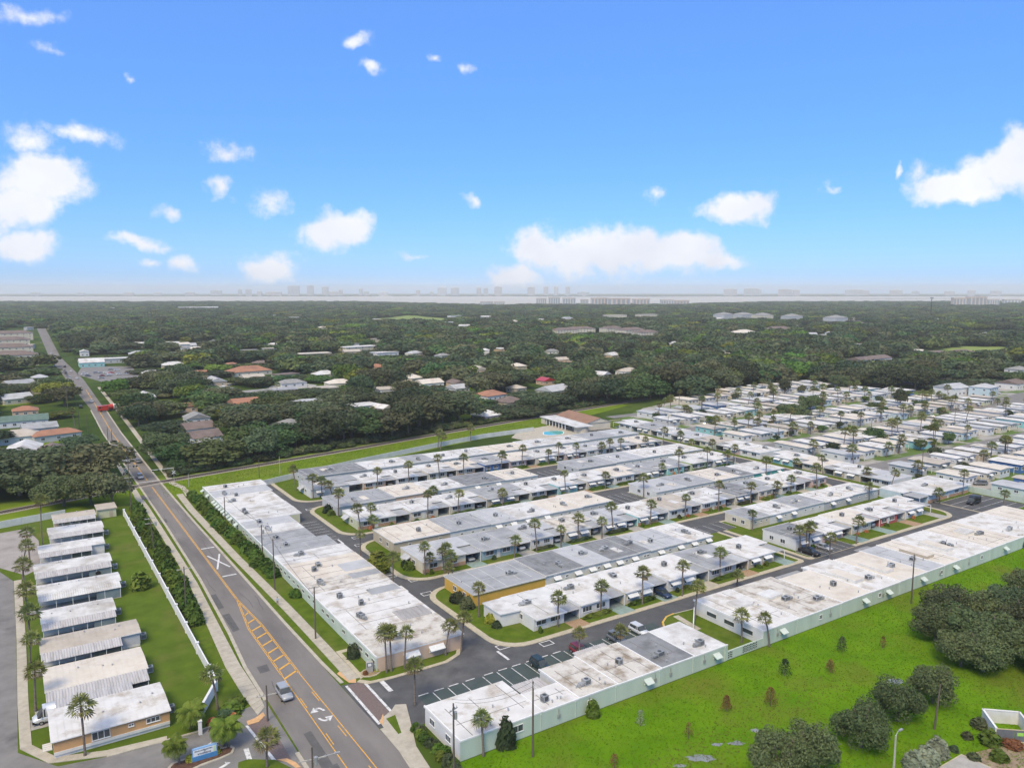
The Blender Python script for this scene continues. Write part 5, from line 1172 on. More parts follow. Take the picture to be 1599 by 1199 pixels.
# entrance sign
sx, sy = G(320, 1184); t = thing('entrance_sign', 'blue and white community sign on the entrance island', 'sign', (sx, sy, .16), R(-2)); t.scale = (.86, .86, .82)
MB().box(-2.0, -.35, 0, 2.0, .35, .75).obj('base', plain('sign_blue', (.07,.22,.42), .6), t); MB().box(-1.95, -.22, .75, 1.95, .22, 2.15).obj('cabinet', plain('sign_lightblue', (.22,.38,.60), .5), t)
MB().box(-1.8, -.26, .85, 1.8, -.221, 1.95).obj('panel', plain('sign_white', (.72,.75,.74), .5), t); MB().box(1.35, -.275, .88, 1.75, -.262, 1.9).obj('accent', plain('sign_palegreen', (.52,.68,.45), .5), t)
def strokes(parent, x0, x1, z, h, m, seed):   # a line of lettering too small to read in the photo
    r = random.Random(seed); g = MB(); x = x0
    while x < x1:
        w = r.uniform(.10, .17); g.box(x, -.275, z, x + .045, -.262, z + h); g.box(x + w - .045, -.275, z, x + w, -.262, z + h*r.choice((1, .6, 1)))
        g.box(x + .045, -.274, z + h*r.choice((0, .45, .85)), x + w - .045, -.263, z + h*r.choice((0, .45, .85)) + .05); x += w + .06
    struct(g.obj('lettering', m, parent), 'stuff')
M_ink = plain('sign_ink', (.03,.06,.12), .6)
strokes(t, -1.55, 1.2, 1.58, .27, M_ink, 4); strokes(t, -1.1, .95, .98, .27, M_ink, 5)
MB().cyl((0, -.262, 1.42), (0, -.275, 1.42), .15, .15, 12).obj('emblem', M_steel, t)
sx, sy = G(577, 1050); t = thing('house_sign', 'small framed sign on a grey stone pillar at the corner bed', 'sign', (sx, sy, .13), R(-14))
MB().box(-.55, -.35, 0, .55, .35, 1.9).obj('pillar', M_conc2, t); MB().box(-.42, -.4, 1.15, .42, -.352, 1.85).obj('frame', M_ink, t); MB().box(-.3, -.425, 1.25, .3, -.402, 1.75).obj('panel', M_white, t)
bed = [(sx + 1.9*math.cos(a), sy - .3 + 1.5*math.sin(a)) for a in [2*math.pi*k/10 for k in range(10)]]
struct(MB().prism(bed, .13, .24).obj('kerb', M_kerb)); sheet('mulch_bed', [(sx + (p[0]-sx)*.85, sy - .3 + (p[1]-sy+.3)*.85) for p in bed], .246, plain('stone_mulch', (.30,.22,.13), .95, .3, 4))
for j, (dx, c) in enumerate(((1.2, 'yellow'), (-1.0, 'rust'))): tag(link('shrub', SHRUB[c][0], None, (sx + dx, sy - .6, .24), 0, (.8, .7, .7)), f"{['yellow','brownish'][j]} plant in the corner sign bed", 'plant')
tag(link('shrub', SHRUB['orange'][0], None, (*G(597, 1045), .13), 0, (1.0, .8, 1.2)), 'orange flowering shrub against the peach end wall', 'shrub')
# person on the sidewalk
def person(x, y, label):
    t = thing('person', label, 'person', (x, y, .08), R(160))
    V = [(0,0,.95),(0,0,1.2),(0,0,1.42),(0,0,1.52),(0,.02,1.66),(-.1,.0,.92),(-.12,.10,.5),(-.12,.04,.06),(-.12,.16,.03),(.1,0,.92),(.12,-.12,.5),(.12,-.2,.08),(.12,-.08,.05),(-.2,0,1.4),(-.27,-.05,1.12),(-.25,.12,.9),(.2,0,1.4),(.28,.06,1.12),(.26,.2,.92)]
    Ed = [(0,1),(1,2),(2,3),(3,4),(0,5),(5,6),(6,7),(7,8),(0,9),(9,10),(10,11),(11,12),(2,13),(13,14),(14,15),(2,16),(16,17),(17,18)]
    rad = [.15,.15,.14,.06,.105,.09,.07,.05,.045,.09,.07,.05,.045,.065,.05,.035,.065,.05,.035]
    me = bpy.data.meshes.new('body'); me.from_pydata(V, Ed, []); me.update()
    for n_, c in (('skin', (.42,.26,.18)), ('shirt_blue', (.36,.46,.55)), ('trousers_dark', (.03,.035,.05))): me.materials.append(plain('person_' + n_, c))
    o = link('body', me, t); md = o.modifiers.new('skin', 'SKIN')
    for i, sv in enumerate(me.skin_vertices[0].data): sv.radius = (rad[i], rad[i]); sv.use_root = (i == 0)
    o.modifiers.new('sub', 'SUBSURF').levels = 1
    bpy.context.view_layer.update(); ev = o.evaluated_get(bpy.context.evaluated_depsgraph_get()); m2 = bpy.data.meshes.new_from_object(ev)
    o.modifiers.clear(); o.data = m2
    for p in m2.polygons:
        c = p.center; p.material_index = 0 if (c.z > 1.5 or (abs(c.x) > .19 and c.z < 1.15 and c.z > .8)) else (1 if c.z > .95 else 2)
        if c.z < .45: p.material_index = 0
    MB().box(-.12, -.2, 1.05, .12, -.12, 1.4).obj('backpack', M_blackp, t); MB().cyl((0, .02, 1.70), (0, .02, 1.79), .105, .06, 8).obj('hair', M_blackp, t)
person(*G(433.5, 945), 'person in pale blue shirt and dark shorts walking on the sidewalk')
# bin enclosure and car park corner at the lower right
t = thing('bin_enclosure', 'roofless white-walled bin enclosure with grey slatted gates', 'enclosure', (0, 0, 0)); A, B, C_, D_ = (122.2, 54.1), (126.0, 50.6), (122.3, 47.0), (118.4, 50.4)
def wseg(a, b, h, m, nm, th=.2):
    L = math.dist(a, b); an = math.atan2(b[1]-a[1], b[0]-a[0]); MB().box(0, -th/2, 0, L, th/2, h).box(-.05, -th/2 - .05, h, L + .05, th/2 + .05, h + .12, 0).obj(nm, m, t, (a[0], a[1], 0), an)
wseg(D_, A, 2.0, M_white, 'wall'); wseg(A, B, 2.0, M_offw, 'wall'); wseg(B, C_, 2.0, M_offw, 'wall')
an = math.atan2(C_[1]-D_[1], C_[0]-D_[0]); L = math.dist(D_, C_)
for j in range(2):
    g = MB().box(j*L/2 + .05, -.06, 0, (j+1)*L/2 - .05, 0, 1.9).obj('gate', plain('gate_grey', (.16,.17,.18), .6), t, (D_[0], D_[1], .1), an)
    for k in range(8): MB().box(j*L/2 + .1 + k*.3, -.09, .05, j*L/2 + .25 + k*.3, -.06, 1.85).obj('slat', plain('gate_grey', (.16,.17,.18)), g)
    MB().box(j*L/2 + .02, -.12, 1.85, (j+1)*L/2, -.06, 1.97).box(j*L/2 + .02, -.12, .0, (j+1)*L/2, -.06, .1).obj('gate_rail', plain('gate_cream', (.6,.5,.3)), g)
MB().box(L*.55, -.14, 1.0, L*.72, -.1, 1.5).obj('notice', plain('notice_green', (.35,.62,.12)), t, (D_[0], D_[1], .1), an)
sheet('paving', [G(*p) for p in ((1500,1180),(1560,1165),(1620,1150),(1640,1230),(1450,1230))], .02, plain('bare_soil', (.26,.20,.135), .95, .25, .6))
lot = [G(*p) for p in ((1501,1178),(1548,1199),(1560,1230),(1440,1230),(1465,1199))]
struct(MB().prism(lot, 0, .16).obj('kerb', M_kerb)); lc = (sum(p[0] for p in lot)/5, sum(p[1] for p in lot)/5); sheet('car_park', [(lc[0] + (p[0]-lc[0])*.93, lc[1] + (p[1]-lc[1])*.93) for p in lot], .166, M_conc2)
for i, (px, py, w, h) in enumerate([(1427,1199,3.0,2.3),(1446,1190,3.0,2.4),(1463,1178,3.0,2.4)]): tag(link('shrub', mk_shrub(20 + i, 1500, M_leafg, leaf=.11), None, (*G(px, py), 0), 0, (w, w, h)), f"{['left','middle','right'][i]} of three clipped silvery round bushes by the car park corner", 'bush', 'clipped silver bushes')
for i, (px, py, c, w, h) in enumerate([(1510,1152,'dark',1.4,1.0),(1490,1172,'dark',1.2,.8),(1545,1160,'green',2.6,2.0),(1530,1135,'dark',2.2,1.5),(1560,1185,'green',2.2,1.3),(1580,1165,'rust',2.4,1.0),(1520,1185,'dark',1.6,.9)]):
    tag(link('shrub', SHRUB[c][i % 2], None, (*G(px, py), 0), i, (w, w, h)), f"{ordn(i)} low shrub of the planting round the bin enclosure", 'shrub', 'enclosure planting')
for i, (px, py, c, w, h) in enumerate([(361,1112,'bright',3,1.6),(352,1122,'dark',2.6,1.4),(345,1132,'green',2.4,1.3),(369,1102,'bright',2.6,1.5)]): tag(link('shrub', SHRUB[c][i % 2], None, (*G(px, py), 0), i, (w, w, h)), f"{ordn(i)} dense shrub outside the bend of the white wall", 'shrub', 'wall bend shrubs')
for i, (px, py, c) in enumerate([(357,1113+6,'orange'),(362,1122,'orange'),(331,1130,'orange'),(298,1188,'yellow'),(337,1176,'yellow'),(219,918,'bright')]): tag(link('shrub', SHRUB[c][i % 2], None, (*G(px, py), .1), i, (1.3, 1.3, .9) if i < 5 else (4.2, 4.0, 3.6)), ['upper orange croton in the mulch by the sidewalk','lower orange croton in the mulch by the sidewalk','orange croton nearest the wall end post','yellow-green shrub left of the blue sign','yellow-green shrub right of the blue sign','round bright bush alone on the left lawn'][i], 'shrub')
for i, (px, py, w, h) in enumerate([(450,887,2.4,2.2),(552,1027,2.2,2.6),(790,1165,2.6,4.2),(926,1118,2.0,2.8),(1488,884,2.0,1.8),(1593,852,4,2.6)]): tag(link('shrub', mk_shrub(40 + i, 700, M_leafd if i != 3 else M_leafs, leaf=.14), None, (*G(px, py), 0), 0, (w, w, h)), ['round dark bush against the west row back wall','clipped dark bush near the peach corner villa','spiky dark bush against the near mint wall','conical green bush against the mint wall','small dark bush at the mint wall near the big oak grove','green shrub mass at the right end of the mint wall'][i], 'bush')
for i in range(14):
    x, y = 49.2 - rng.uniform(0, 2.0), 90 + i*.75
    tag(link('shrub', SHRUB[rng.choice(['green', 'dark', 'bright'])][i % 2], None, (48.2 + rng.uniform(-.6, .6), 87.5 + i*.95, 0), i, (1.5, 1.4, 1.2)), f"{ordn(i)} shrub from the corner in the bed along the near end wall", 'shrub', 'near end wall bed')
# hedges of shrubs along the main road
for i in range(30):
    y = 176 + i*2.9 + rng.uniform(-.6, .6); x = 47.7 + rng.uniform(-.6, .8) - (.8 if y > 215 else 0)
    tag(link('shrub', mk_shrub(60 + i % 3, 500, M_leafs, leaf=.13) if i < 3 else bpy.data.meshes['hedge_shrub%d' % (i % 3)], None, (x, y, 0), i, (rng.uniform(3.0, 3.8), rng.uniform(3.0, 3.6), rng.uniform(2.0, 2.7))), f"{ordn(i)} leafy shrub from front in the hedge before the west row", 'shrub', 'roadside hedge')
    if i < 3: COL.objects[-1].data.name = 'hedge_shrub%d' % i
for i in range(34):
    y = 158 + i*2.9; x = 28.6 + rng.uniform(-.8, .9) if y > 178 else 27.9 + rng.uniform(-.4, .5)
    tag(link('shrub', bpy.data.meshes['hedge_shrub%d' % (i % 3)], None, (x, y, 0), i*2, (rng.uniform(2.6, 3.8), rng.uniform(2.8, 3.6), rng.uniform(2.0, 3.4))), f"{ordn(i)} leafy shrub from front between the white wall and sidewalk", 'shrub', 'wallside hedge')

# ---------------------------------------------------------------- right-hand mobile home park
EDGE = [(960,646),(1000,640),(1060,630),(1150,606),(1250,598),(1320,604),(1430,612),(1470,622),(1640,628)]
def edge_y(px):
    for (a, b), (c, d) in zip(EDGE[:-1], EDGE[1:]):
        if a <= px <= c: return b + (d - b)*(px - a)/(c - a)
    return 9999 if px < 960 else 628
MHR = [(106,121,268),(128,142,268),(145,158,266),(172,187,266),(189,206,264),(220,236,264),(238,254,266),(268,284,268),(286,302,272),(314,329,290),(330,344,300)]
for (y0, y1) in ((159.5, 168), (208, 216), (256, 263), (304, 311)): sheet('park_lane', [(262.5, y0), (620, y0), (620, y1), (262.5, y1)], .014, M_asph2)
mrng = random.Random(21); MHS = []
mh_walls = ['white', 'white', 'white', 'cream', 'grey', 'skyblue', 'palegreen', 'mint', 'pink', 'tan', 'white', 'cream', 'white', 'grey', 'cream', 'tan', 'white', 'cream', 'turq', 'deepblue', 'grey', 'white']
for ri, (y0, y1, xs) in enumerate(MHR):
    x = xs + mrng.uniform(0, 5); n = 0
    while x < 640:
        w = mrng.choice([mrng.uniform(5.2, 7), mrng.uniform(6.5, 10)]); cpw = mrng.choice([0, 2.8, 3.2, 3.6]); X, Y = x + w/2, (y0+y1)/2 + mrng.uniform(-1.2, 1.2)
        q = PRJ(X, Y, 0); x += w + cpw + mrng.uniform(1.2, 3.0)
        if q[0] > 1650 or q[1] < edge_y(q[0]) + 3: 
            if q[0] > 1650: break
            continue
        d = (y1 - y0)*mrng.uniform(.72, 1.0); H = mrng.uniform(2.9, 3.3)
        rk = mrng.choice(['white', 'white', 'stained', 'cream', 'lgrey', 'stained', 'tan', 'cream', 'lgrey', 'dirty']); wk = mrng.choice(mh_walls)
        t = thing('mobile_home', f"{WALN[wk]} mobile home with {COLN[rk]} roof, {ordn(n)} from left in {ordn(ri)} right-hand row", 'mobile home', (X, Y, .02), 0, 'right-hand mobile homes'); n += 1
        wh = [k for k in range(1)]
        ck = ('mhw', wk, round(w), round(d)); 
        link('wall', cached(('mhw', wk), lambda: MB().box(-.47, -.48, 0, .47, .48, 1).mesh('wall', [WALL[wk]])), t, None, 0, (w, d, H))
        def mkroof(r=rk):
            g = MB(); g.loft([[(-.52, -.5, 0), (-.52, -.5, .12), (0, -.5, .45), (.52, -.5, .12), (.52, -.5, 0)], [(-.52, .5, 0), (-.52, .5, .12), (0, .5, .45), (.52, .5, .12), (.52, .5, 0)]]); return g.mesh('roof', [RW[r]])
        link('roof', cached(('mhr', rk), mkroof), t, (0, 0, H), 0, (w, d + .6, .9 if mrng.random() < .5 else .5))
        if cpw:
            side = 1
            ck = mrng.choice(['white', 'lgrey', 'stained'])
            link('carport_roof', cached(('mhc', ck), lambda: MB().box(-.5, -.5, 0, .5, .5, .12).mesh('carport_roof', [RW[ck]])), t, (w/2*.96 + cpw/2, -d*.12, H - .5), 0, (cpw, d*.72, 1))
            for k in range(3): link('post', CACHE['post'], t, (w/2 + cpw - .1, -d*.46 + k*d*.32, 0), 0, (1, 1, (H - .5)/2.5))
        nw_ = 2 if w < 6.5 else 3
        for k in range(nw_): window(t, -w*.47 + w*.94*(k + .5)/nw_, -d*.48 - .03, 1.3, 1.4, 1.1)
        for k in range(3): window(t, -w*.47 - .03, -d*.36 + k*d*.33, 1.4, 1.3, .9, -u90)
        if mrng.random() < .4: awning(t, -w*.1, -d*.48 - .06, 2.75, 2.2)
        MHS.append((t, X, Y, w, d))
gcount = {}
for k in range(120):
    t, X, Y, w, d = mrng.choice(MHS[4:])
    x, y = X - w/2 - mrng.uniform(.4, .9), Y + mrng.choice([-1, -1, 1])*(d/2 + mrng.uniform(.5, 2.5))
    q = PRJ(x, y)
    nm = t['label'].split(',')[1].strip().replace(' from left in ', ' home of '); gcount[nm] = gcount.get(nm, 0) + 1
    if gcount[nm] > 2: continue
    palm(x, y, mrng.uniform(4.5, 9.5), f"{'palm' if gcount[nm] == 1 else 'other palm'} beside the {nm}", 'mobile home park palms', rad=mrng.uniform(1.05, 1.45))
for i, (px, py, k) in enumerate([(1468,708,'suv'),(1376,697,'sedan'),(1100,664,'suv'),(1497,640,'sedan'),(1556,615,'suv'),(972,668,'sedan'),(1454,652,'sedan'),(1530,757,'suv')]):
    carpx(k, ['white','silver','grey','white','white','white','silver','grey'][i], px, py, R(20*i), ['white car parked in front of the screened mobile home porch','silver car beside the lane bend left of the screened porch','grey car on the lane behind the clubhouse lawn','white car on the lane near the teal-walled home','white car on the far street beside the large white house','white car in the lot right of the clubhouse','silver car between the far mobile homes','grey car behind the pale car park wall'][i], 'mobile park cars')

# ---------------------------------------------------------------- trees
def mk_crown(seed, n, leaf, R0=5.0, z0=2.2, hgt=8.2, lobes=9, mats=None, flat=.8, core=.25, lo=.36, hi=.52, sp=.62):
    r = np.random.default_rng(seed); C, S = [], []
    for k in range(lobes):
        a = 2.4*k + r.uniform(-.5, .5); rr = R0*sp*np.sqrt(r.uniform(.12, 1)) if k else 0; zz = z0 + hgt*(r.uniform(.22, .62) if k else .62)
        C.append((rr*np.cos(a), rr*np.sin(a), zz)); S.append(R0*r.uniform(lo, hi)*(1.15 if k == 0 else 1))
    C, S = np.array(C), np.array(S)
    ks = r.integers(0, lobes, n); th = r.uniform(0, 2*np.pi, n); cz = r.uniform(-.55, 1, n); sz = np.sqrt(1 - cz*cz)
    D = np.stack([sz*np.cos(th), sz*np.sin(th), cz*flat], 1); rad = np.where(r.random(n) < core, r.uniform(.3, .8, n), r.uniform(.82, 1.2, n))
    P = C[ks] + D*(S[ks]*rad)[:, None]; P[:, 2] = np.clip(P[:, 2], z0*.25, None)
    nr = D + r.normal(0, .5, (n, 3)) + [0, 0, .15]; nr /= np.linalg.norm(nr, axis=1)[:, None]
    return leafmesh('crown', P, nr, leaf*r.uniform(.55, 1.35, n), mats or [M_leafd], r)
def mk_tree_trunk(seed, h=5.0, r0=.28):
    r = random.Random(seed); g = MB().cyl((0, 0, 0), (.1, .05, h*.55), r0, r0*.75, 7, 0, False)
    for k in range(5):
        a = k*1.26 + r.uniform(-.3, .3); g.cyl((.1, .05, h*.5), (math.cos(a)*2.3, math.sin(a)*2.3, h*r.uniform(1.0, 1.4)), r0*.5, .06, 5, 0, False)
    return g.mesh('trunk', [M_bark], True)
TT = [mk_tree_trunk(s) for s in range(3)]
LM = [M_leafd, M_leafd, M_leafo, M_leafm, M_leafd, M_leafm, M_leafb, M_leafo]
MID = [mk_crown(100 + i, 3000, .34, lobes=18 + i % 4, mats=[LM[i]], z0=1.1, hgt=8.0 + (i % 3), lo=.24, hi=.44, sp=.7, core=.15) for i in range(8)]
HI = [mk_crown(200 + i, 11000, .17, lobes=34 + i, mats=[M_oak], z0=.1, hgt=8.6, flat=1.0, lo=.17, hi=.34, sp=.74, core=.12) for i in range(3)]
HI2 = [mk_crown(220 + i, 10000, .19, lobes=30, mats=[(M_oak, M_leafo)[i]], z0=.6, lo=.18, hi=.36, sp=.75, core=.12) for i in range(2)]
LO = [mk_crown(300 + i, 800, .66, lobes=12 + i % 4, mats=[LM[i]], z0=.6, lo=.26, hi=.46, sp=.68, core=.15) for i in range(8)]
for i, me in enumerate(LO): me.name = 'crown_far'
def tree(x, y, s, label, crown, group=None, name='broadleaf_tree', sz=None, tr=True):
    t = thing(name, label, 'tree', (x, y, 0), rng.uniform(0, 6.28), group)
    link('crown', crown, t, None, 0, (s, s, sz or s)); 
    if tr: link('trunk', rng.choice(TT), t, None, 0, (s, s, sz or s))
    return t
# round oaks on the meadow and the grove at the right edge
for i, (px, py, d, h) in enumerate([(1214,1222,8.5,9.0),(1268,1203,8.5,8.8),(1345,1166,8.6,8.6),(1402,1126,8.0,8.4),(1456,1097,8.2,8.2)]):
    x, y = G(px, py); tree(x, y, d/9.4, ['dark oak at the bottom edge of the meadow, leftmost of the oak line', 'second round oak from left in the meadow oak line', 'third round oak from left in the meadow oak line', 'fourth round oak, behind it a pale puddle', 'fifth round oak beside the leaning bare pole'][i], HI[i % 3], 'meadow oaks', sz=h/9.2)
for i, (px, py, d, h) in enumerate([(1460,1000,9,9),(1482,970,9,9),(1510,1010,10,9.5),(1540,975,10,9),(1570,1025,11,9.5),(1585,975,10,10),(1535,1048,9,9),(1610,1000,11,10),(1500,1040,8,8),(1600,940,9,9),(1628,1050,10,9)]):
    x, y = G(px, py); tree(x, y, d/8.6, f"{ordn(i)} oak of the dense grove at the right picture edge", HI2[i % 2] if i % 3 else HI[1], 'right edge oak grove', sz=h/9.0)
for i, (px, py, h, c) in enumerate([(1134,1110,2.6,'rust'),(1203,1102,3.2,'rust'),(1225,1055,3.2,'dark'),(1296,1050,2.5,'rust'),(1314,1018,3.0,'dark'),(1378,1012,2.3,'rust'),(1075,1152,2.4,'rust'),(1000,1133,2.6,'silver'),(959,1199,2.2,'rust'),(1583,905,2.4,'rust')]):
    x, y = G(px, py); t = thing('young_cypress', f"{dict(rust='rusty', dark='dark olive', silver='pale bare')[c]} young cypress, {ordn(i)} along the meadow", 'tree', (x, y, 0), 0, 'young meadow cypresses')
    m = {'rust': mat('leaf_rust', (0,0,0)), 'dark': M_leafd, 'silver': M_leafg}[c]; r = np.random.default_rng(500 + i); n = 620 if c != 'silver' else 200
    if i in (5, 6, 8): n = 220
    z = r.uniform(.1, 1, n)**.8; rr = np.sqrt(1 - z)*.36*r.uniform(.3, 1.05, n) + .03; th = r.uniform(0, 6.28, n); P = np.stack([rr*np.cos(th), rr*np.sin(th), z], 1)*h + r.normal(0, .10, (n, 3))*h*.45*(1 - z)[:, None] + np.stack([np.sin(z*9 + i)*.12, np.cos(z*7 + i)*.1, 0*z], 1); P[:, 2] = np.abs(P[:, 2]); nr = r.normal(0, 1, (n, 3)); nr /= np.linalg.norm(nr, axis=1)[:, None]
    link('crown', leafmesh('crown', P, nr, .095*r.uniform(.5, 1.5, n), [m], r), t); MB().cyl((0, 0, 0), (0, 0, h*.95), .06, .02, 5).obj('trunk', M_bark, t)

# ---------------------------------------------------------------- houses beyond the railway
CLEAR = []
def rail_y0(x): return 286 + (x - 40)*.212
def house(px, py, wpx, d, h, roof, rm, wm, label, rot=0.0, hpx=None, wins=4, name='house', cat='house', storeys=1, group=None, ridge='x', pitch=.42):
    s = mpp(py); x, y = G(px, py); w = wpx*s
    t = thing(name, label, cat, (x, y, 0), rot - HEAD*0, group)
    MB().box(-w/2, -d/2, 0, w/2, d/2, h).obj('wall', wm, t)
    o = .45; rh = min(w, d)/2*pitch; g = MB()
    if roof == 'flat': g.box(-w/2 - o, -d/2 - o, h, w/2 + o, d/2 + o, h + .35)
    else:
        k = 0 if roof == 'gable' else min(d, w)/2
        if w >= d: a, b = (-w/2 - o + k, 0, h + rh), (w/2 + o - k, 0, h + rh)
        else: a, b = (0, -d/2 - o + k, h + rh), (0, d/2 + o - k, h + rh)
        q = [(-w/2 - o, -d/2 - o, h), (w/2 + o, -d/2 - o, h), (w/2 + o, d/2 + o, h), (-w/2 - o, d/2 + o, h)]
        if w >= d: g.face([q[0], q[1], b, a]); g.face([q[2], q[3], a, b]); g.face([q[1], q[2], b]); g.face([q[3], q[0], a])
        else: g.face([q[1], q[2], b, a]); g.face([q[3], q[0], a, b]); g.face([q[0], q[1], a]); g.face([q[2], q[3], b])
        g.face([q[3], q[2], q[1], q[0]])
    g.obj('roof', rm, t)
    for st in range(storeys):
        z = 1.0 + st*h/storeys
        for k in range(wins): window(t, -w/2 + w*(k + .5)/wins, -d/2 - .03, z, 1.5, 1.2)
        for k in range(max(1, int(d/5))): window(t, -w/2 - .03, -d/2 + d*(k + .5)/max(1, int(d/5)), z, 1.3, 1.1, -u90)
    CLEAR.append((x, y, math.hypot(w, d)/2, h + (rh if roof != 'flat' else .4), w))
    return t
W_ = WALL
hs_ = [(388,585,62,18,3.4,'hip',M_terra,W_['cream'],'terracotta hip-roofed house deep among trees, left of centre',.2,4,1),
 (382,645,40,12,6,'gable',M_terra,W_['cream'],'two-storey cream house with terracotta roof behind the railway trees',.1,3,2),
 (270,643,66,14,3.2,'flat',M_terra,W_['peach'],'long low building with terracotta roof right of the big roadside oak',0,5,1),
 (307,660,34,11,3,'gable',M_greyroof,W_['white'],'white house with dark grey roof behind the gabled houses',0,3,1),
 (308,676,44,12,3,'gable',M_brownroof,W_['white'],'upper gabled house with brown roof near the crossing',.15,3,1),
 (318,690,44,12,3,'gable',M_brownroof,W_['white'],'middle gabled house with brown roof near the crossing',.15,3,1),
 (325,704,54,13,3,'hip',M_greyroof,W_['white'],'lowest grey-roofed house nearest the crossing trees',.1,4,1),
 (452,672,46,13,3,'hip',M_greyroof,W_['cream'],'grey hip-roofed house behind the middle railway trees',.2,3,1),
 (505,612,40,12,3,'flat',RW['tan'],W_['tan'],'flat tan carport house beside the silver palm',0,3,1),
 (566,640,44,12,3,'flat',RW['white'],W_['white'],'flat white-roofed house half hidden by railway trees',.1,3,1),
 (598,644,24,10,3,'gable',RW['stained'],W_['pink'],'small pink house hidden beside a tall palm',.3,2,1),
 (644,596,26,12,3.2,'hip',RW['cream'],W_['cream'],'cream-roofed house alone in the middle woodland',.3,3,1),
 (714,612,28,11,3,'gable',RW['lgrey'],W_['white'],'small white house with pale grey roof near the two tall tv aerials',.2,3,1),
 (765,624,44,13,3.4,'hip',M_terra,W_['white'],'white house with orange hip roof beyond the railway',.25,4,1),
 (795,634,38,13,3.2,'hip',M_brownroof,W_['tan'],'tan house with brown hip roof beyond the railway',.2,4,1),
 (760,655,36,11,2.8,'hip',RW['stained'],W_['pink'],'low house with blotchy white roof nearest the railway',.2,3,1),
 (852,600,22,10,3,'gable',PAINT['bright_red'],W_['peach'],'house with bright red roof right of a tall dark tree',0,2,1),
 (864,615,50,14,3,'gable',RW['lgrey'],W_['cream'],'wide pale grey-roofed house below the red-roofed one',.3,4,1),
 (806,612,22,10,3,'hip',RW['tan'],W_['tan'],'tan-roofed cottage left of the tall dark tree',.2,2,1),
 (938,590,22,12,3,'gable',RW['white'],W_['white'],'white cottage roof in the woods right of centre',.3,2,1),
 (560,548,60,16,5,'flat',RW['stained'],W_['cream'],'cream two-storey block in the distant woods',.2,5,2),
 (600,556,40,14,4,'flat',RW['white'],W_['white'],'white low block in the distant woods below centre-left',.2,4,1),
 (38,664,64,11,3,'gable',mat('green_metal_roof', (.10,.16,.13), (.14,.20,.17), .5, .7),W_['white'],'long house with dark green roof at the left edge',0,5,1),
 (62,676,46,10,3,'gable',RW['grey'],W_['grey'],'grey metal-roofed house below the green-roofed one',.1,3,1),
 (40,648,34,10,3,'hip',M_terra,W_['peach'],'terracotta-roofed house above the green-roofed one',0,3,1),
 (25,748,70,13,3,'gable',RW['stained'],W_['white'],'white-roofed house under the big trees at left edge',.15,4,1),
 (70,735,36,10,3,'gable',RW['cream'],W_['white'],'pale-roofed house right of the left-edge house',0,3,1),
 (62,595,22,10,3,'hip',RW['lgrey'],W_['white'],'pale house among roadside trees left of the traffic queue',0,2,1),
 (143,572,34,16,4,'gable',RW['white'],W_['turq'],'white-roofed shop with turquoise front beside the far road',0,4,1),
 (182,566,44,14,4,'flat',RW['white'],W_['grey'],'long white flat-roofed shop in the far car lot',0,5,1),
 (132,556,12,10,5,'gable',RW['white'],W_['white'],'small white chapel-like building behind the far shops',0,2,1),
 (195,603,56,12,3.2,'flat',RW['tan'],W_['cream'],'tan flat-roofed block right of the far road',0,5,1),
 (218,556,30,12,3,'hip',RW['lgrey'],W_['white'],'pale-roofed house right of the far car lot',0,2,1),
 (292,543,26,12,3,'gable',RW['lgrey'],W_['white'],'grey-white house in the left woods above the terracotta roof',0,2,1),
 (268,540,22,10,3,'gable',RW['white'],W_['white'],'bright white roof in the left woods',0,2,1),
 (422,542,18,10,3,'gable',RW['white'],W_['white'],'bright white house peeking from central-left woods',0,2,1),
 (490,556,50,14,3,'flat',RW['cream'],W_['peach'],'row of pale roofs in the central-left woods',0,4,1)]
for a in hs_: house(*a[:9], rot=a[9], wins=a[10], storeys=a[11])
# apartment blocks at the left edge, with each storey's windows
for i, (px, py, w, lab) in enumerate([(22,570,66,'nearest'),(16,556,62,'second'),(12,543,60,'third'),(18,531,58,'farthest')]):
    house(px, py, w, 22, 9.5, 'hip', M_brownroof, W_['cream'], f"{lab} brown-roofed three-storey apartment block at the left edge", rot=0, wins=7, storeys=3, name='apartment_block', cat='building', group='left apartment blocks', pitch=.32)
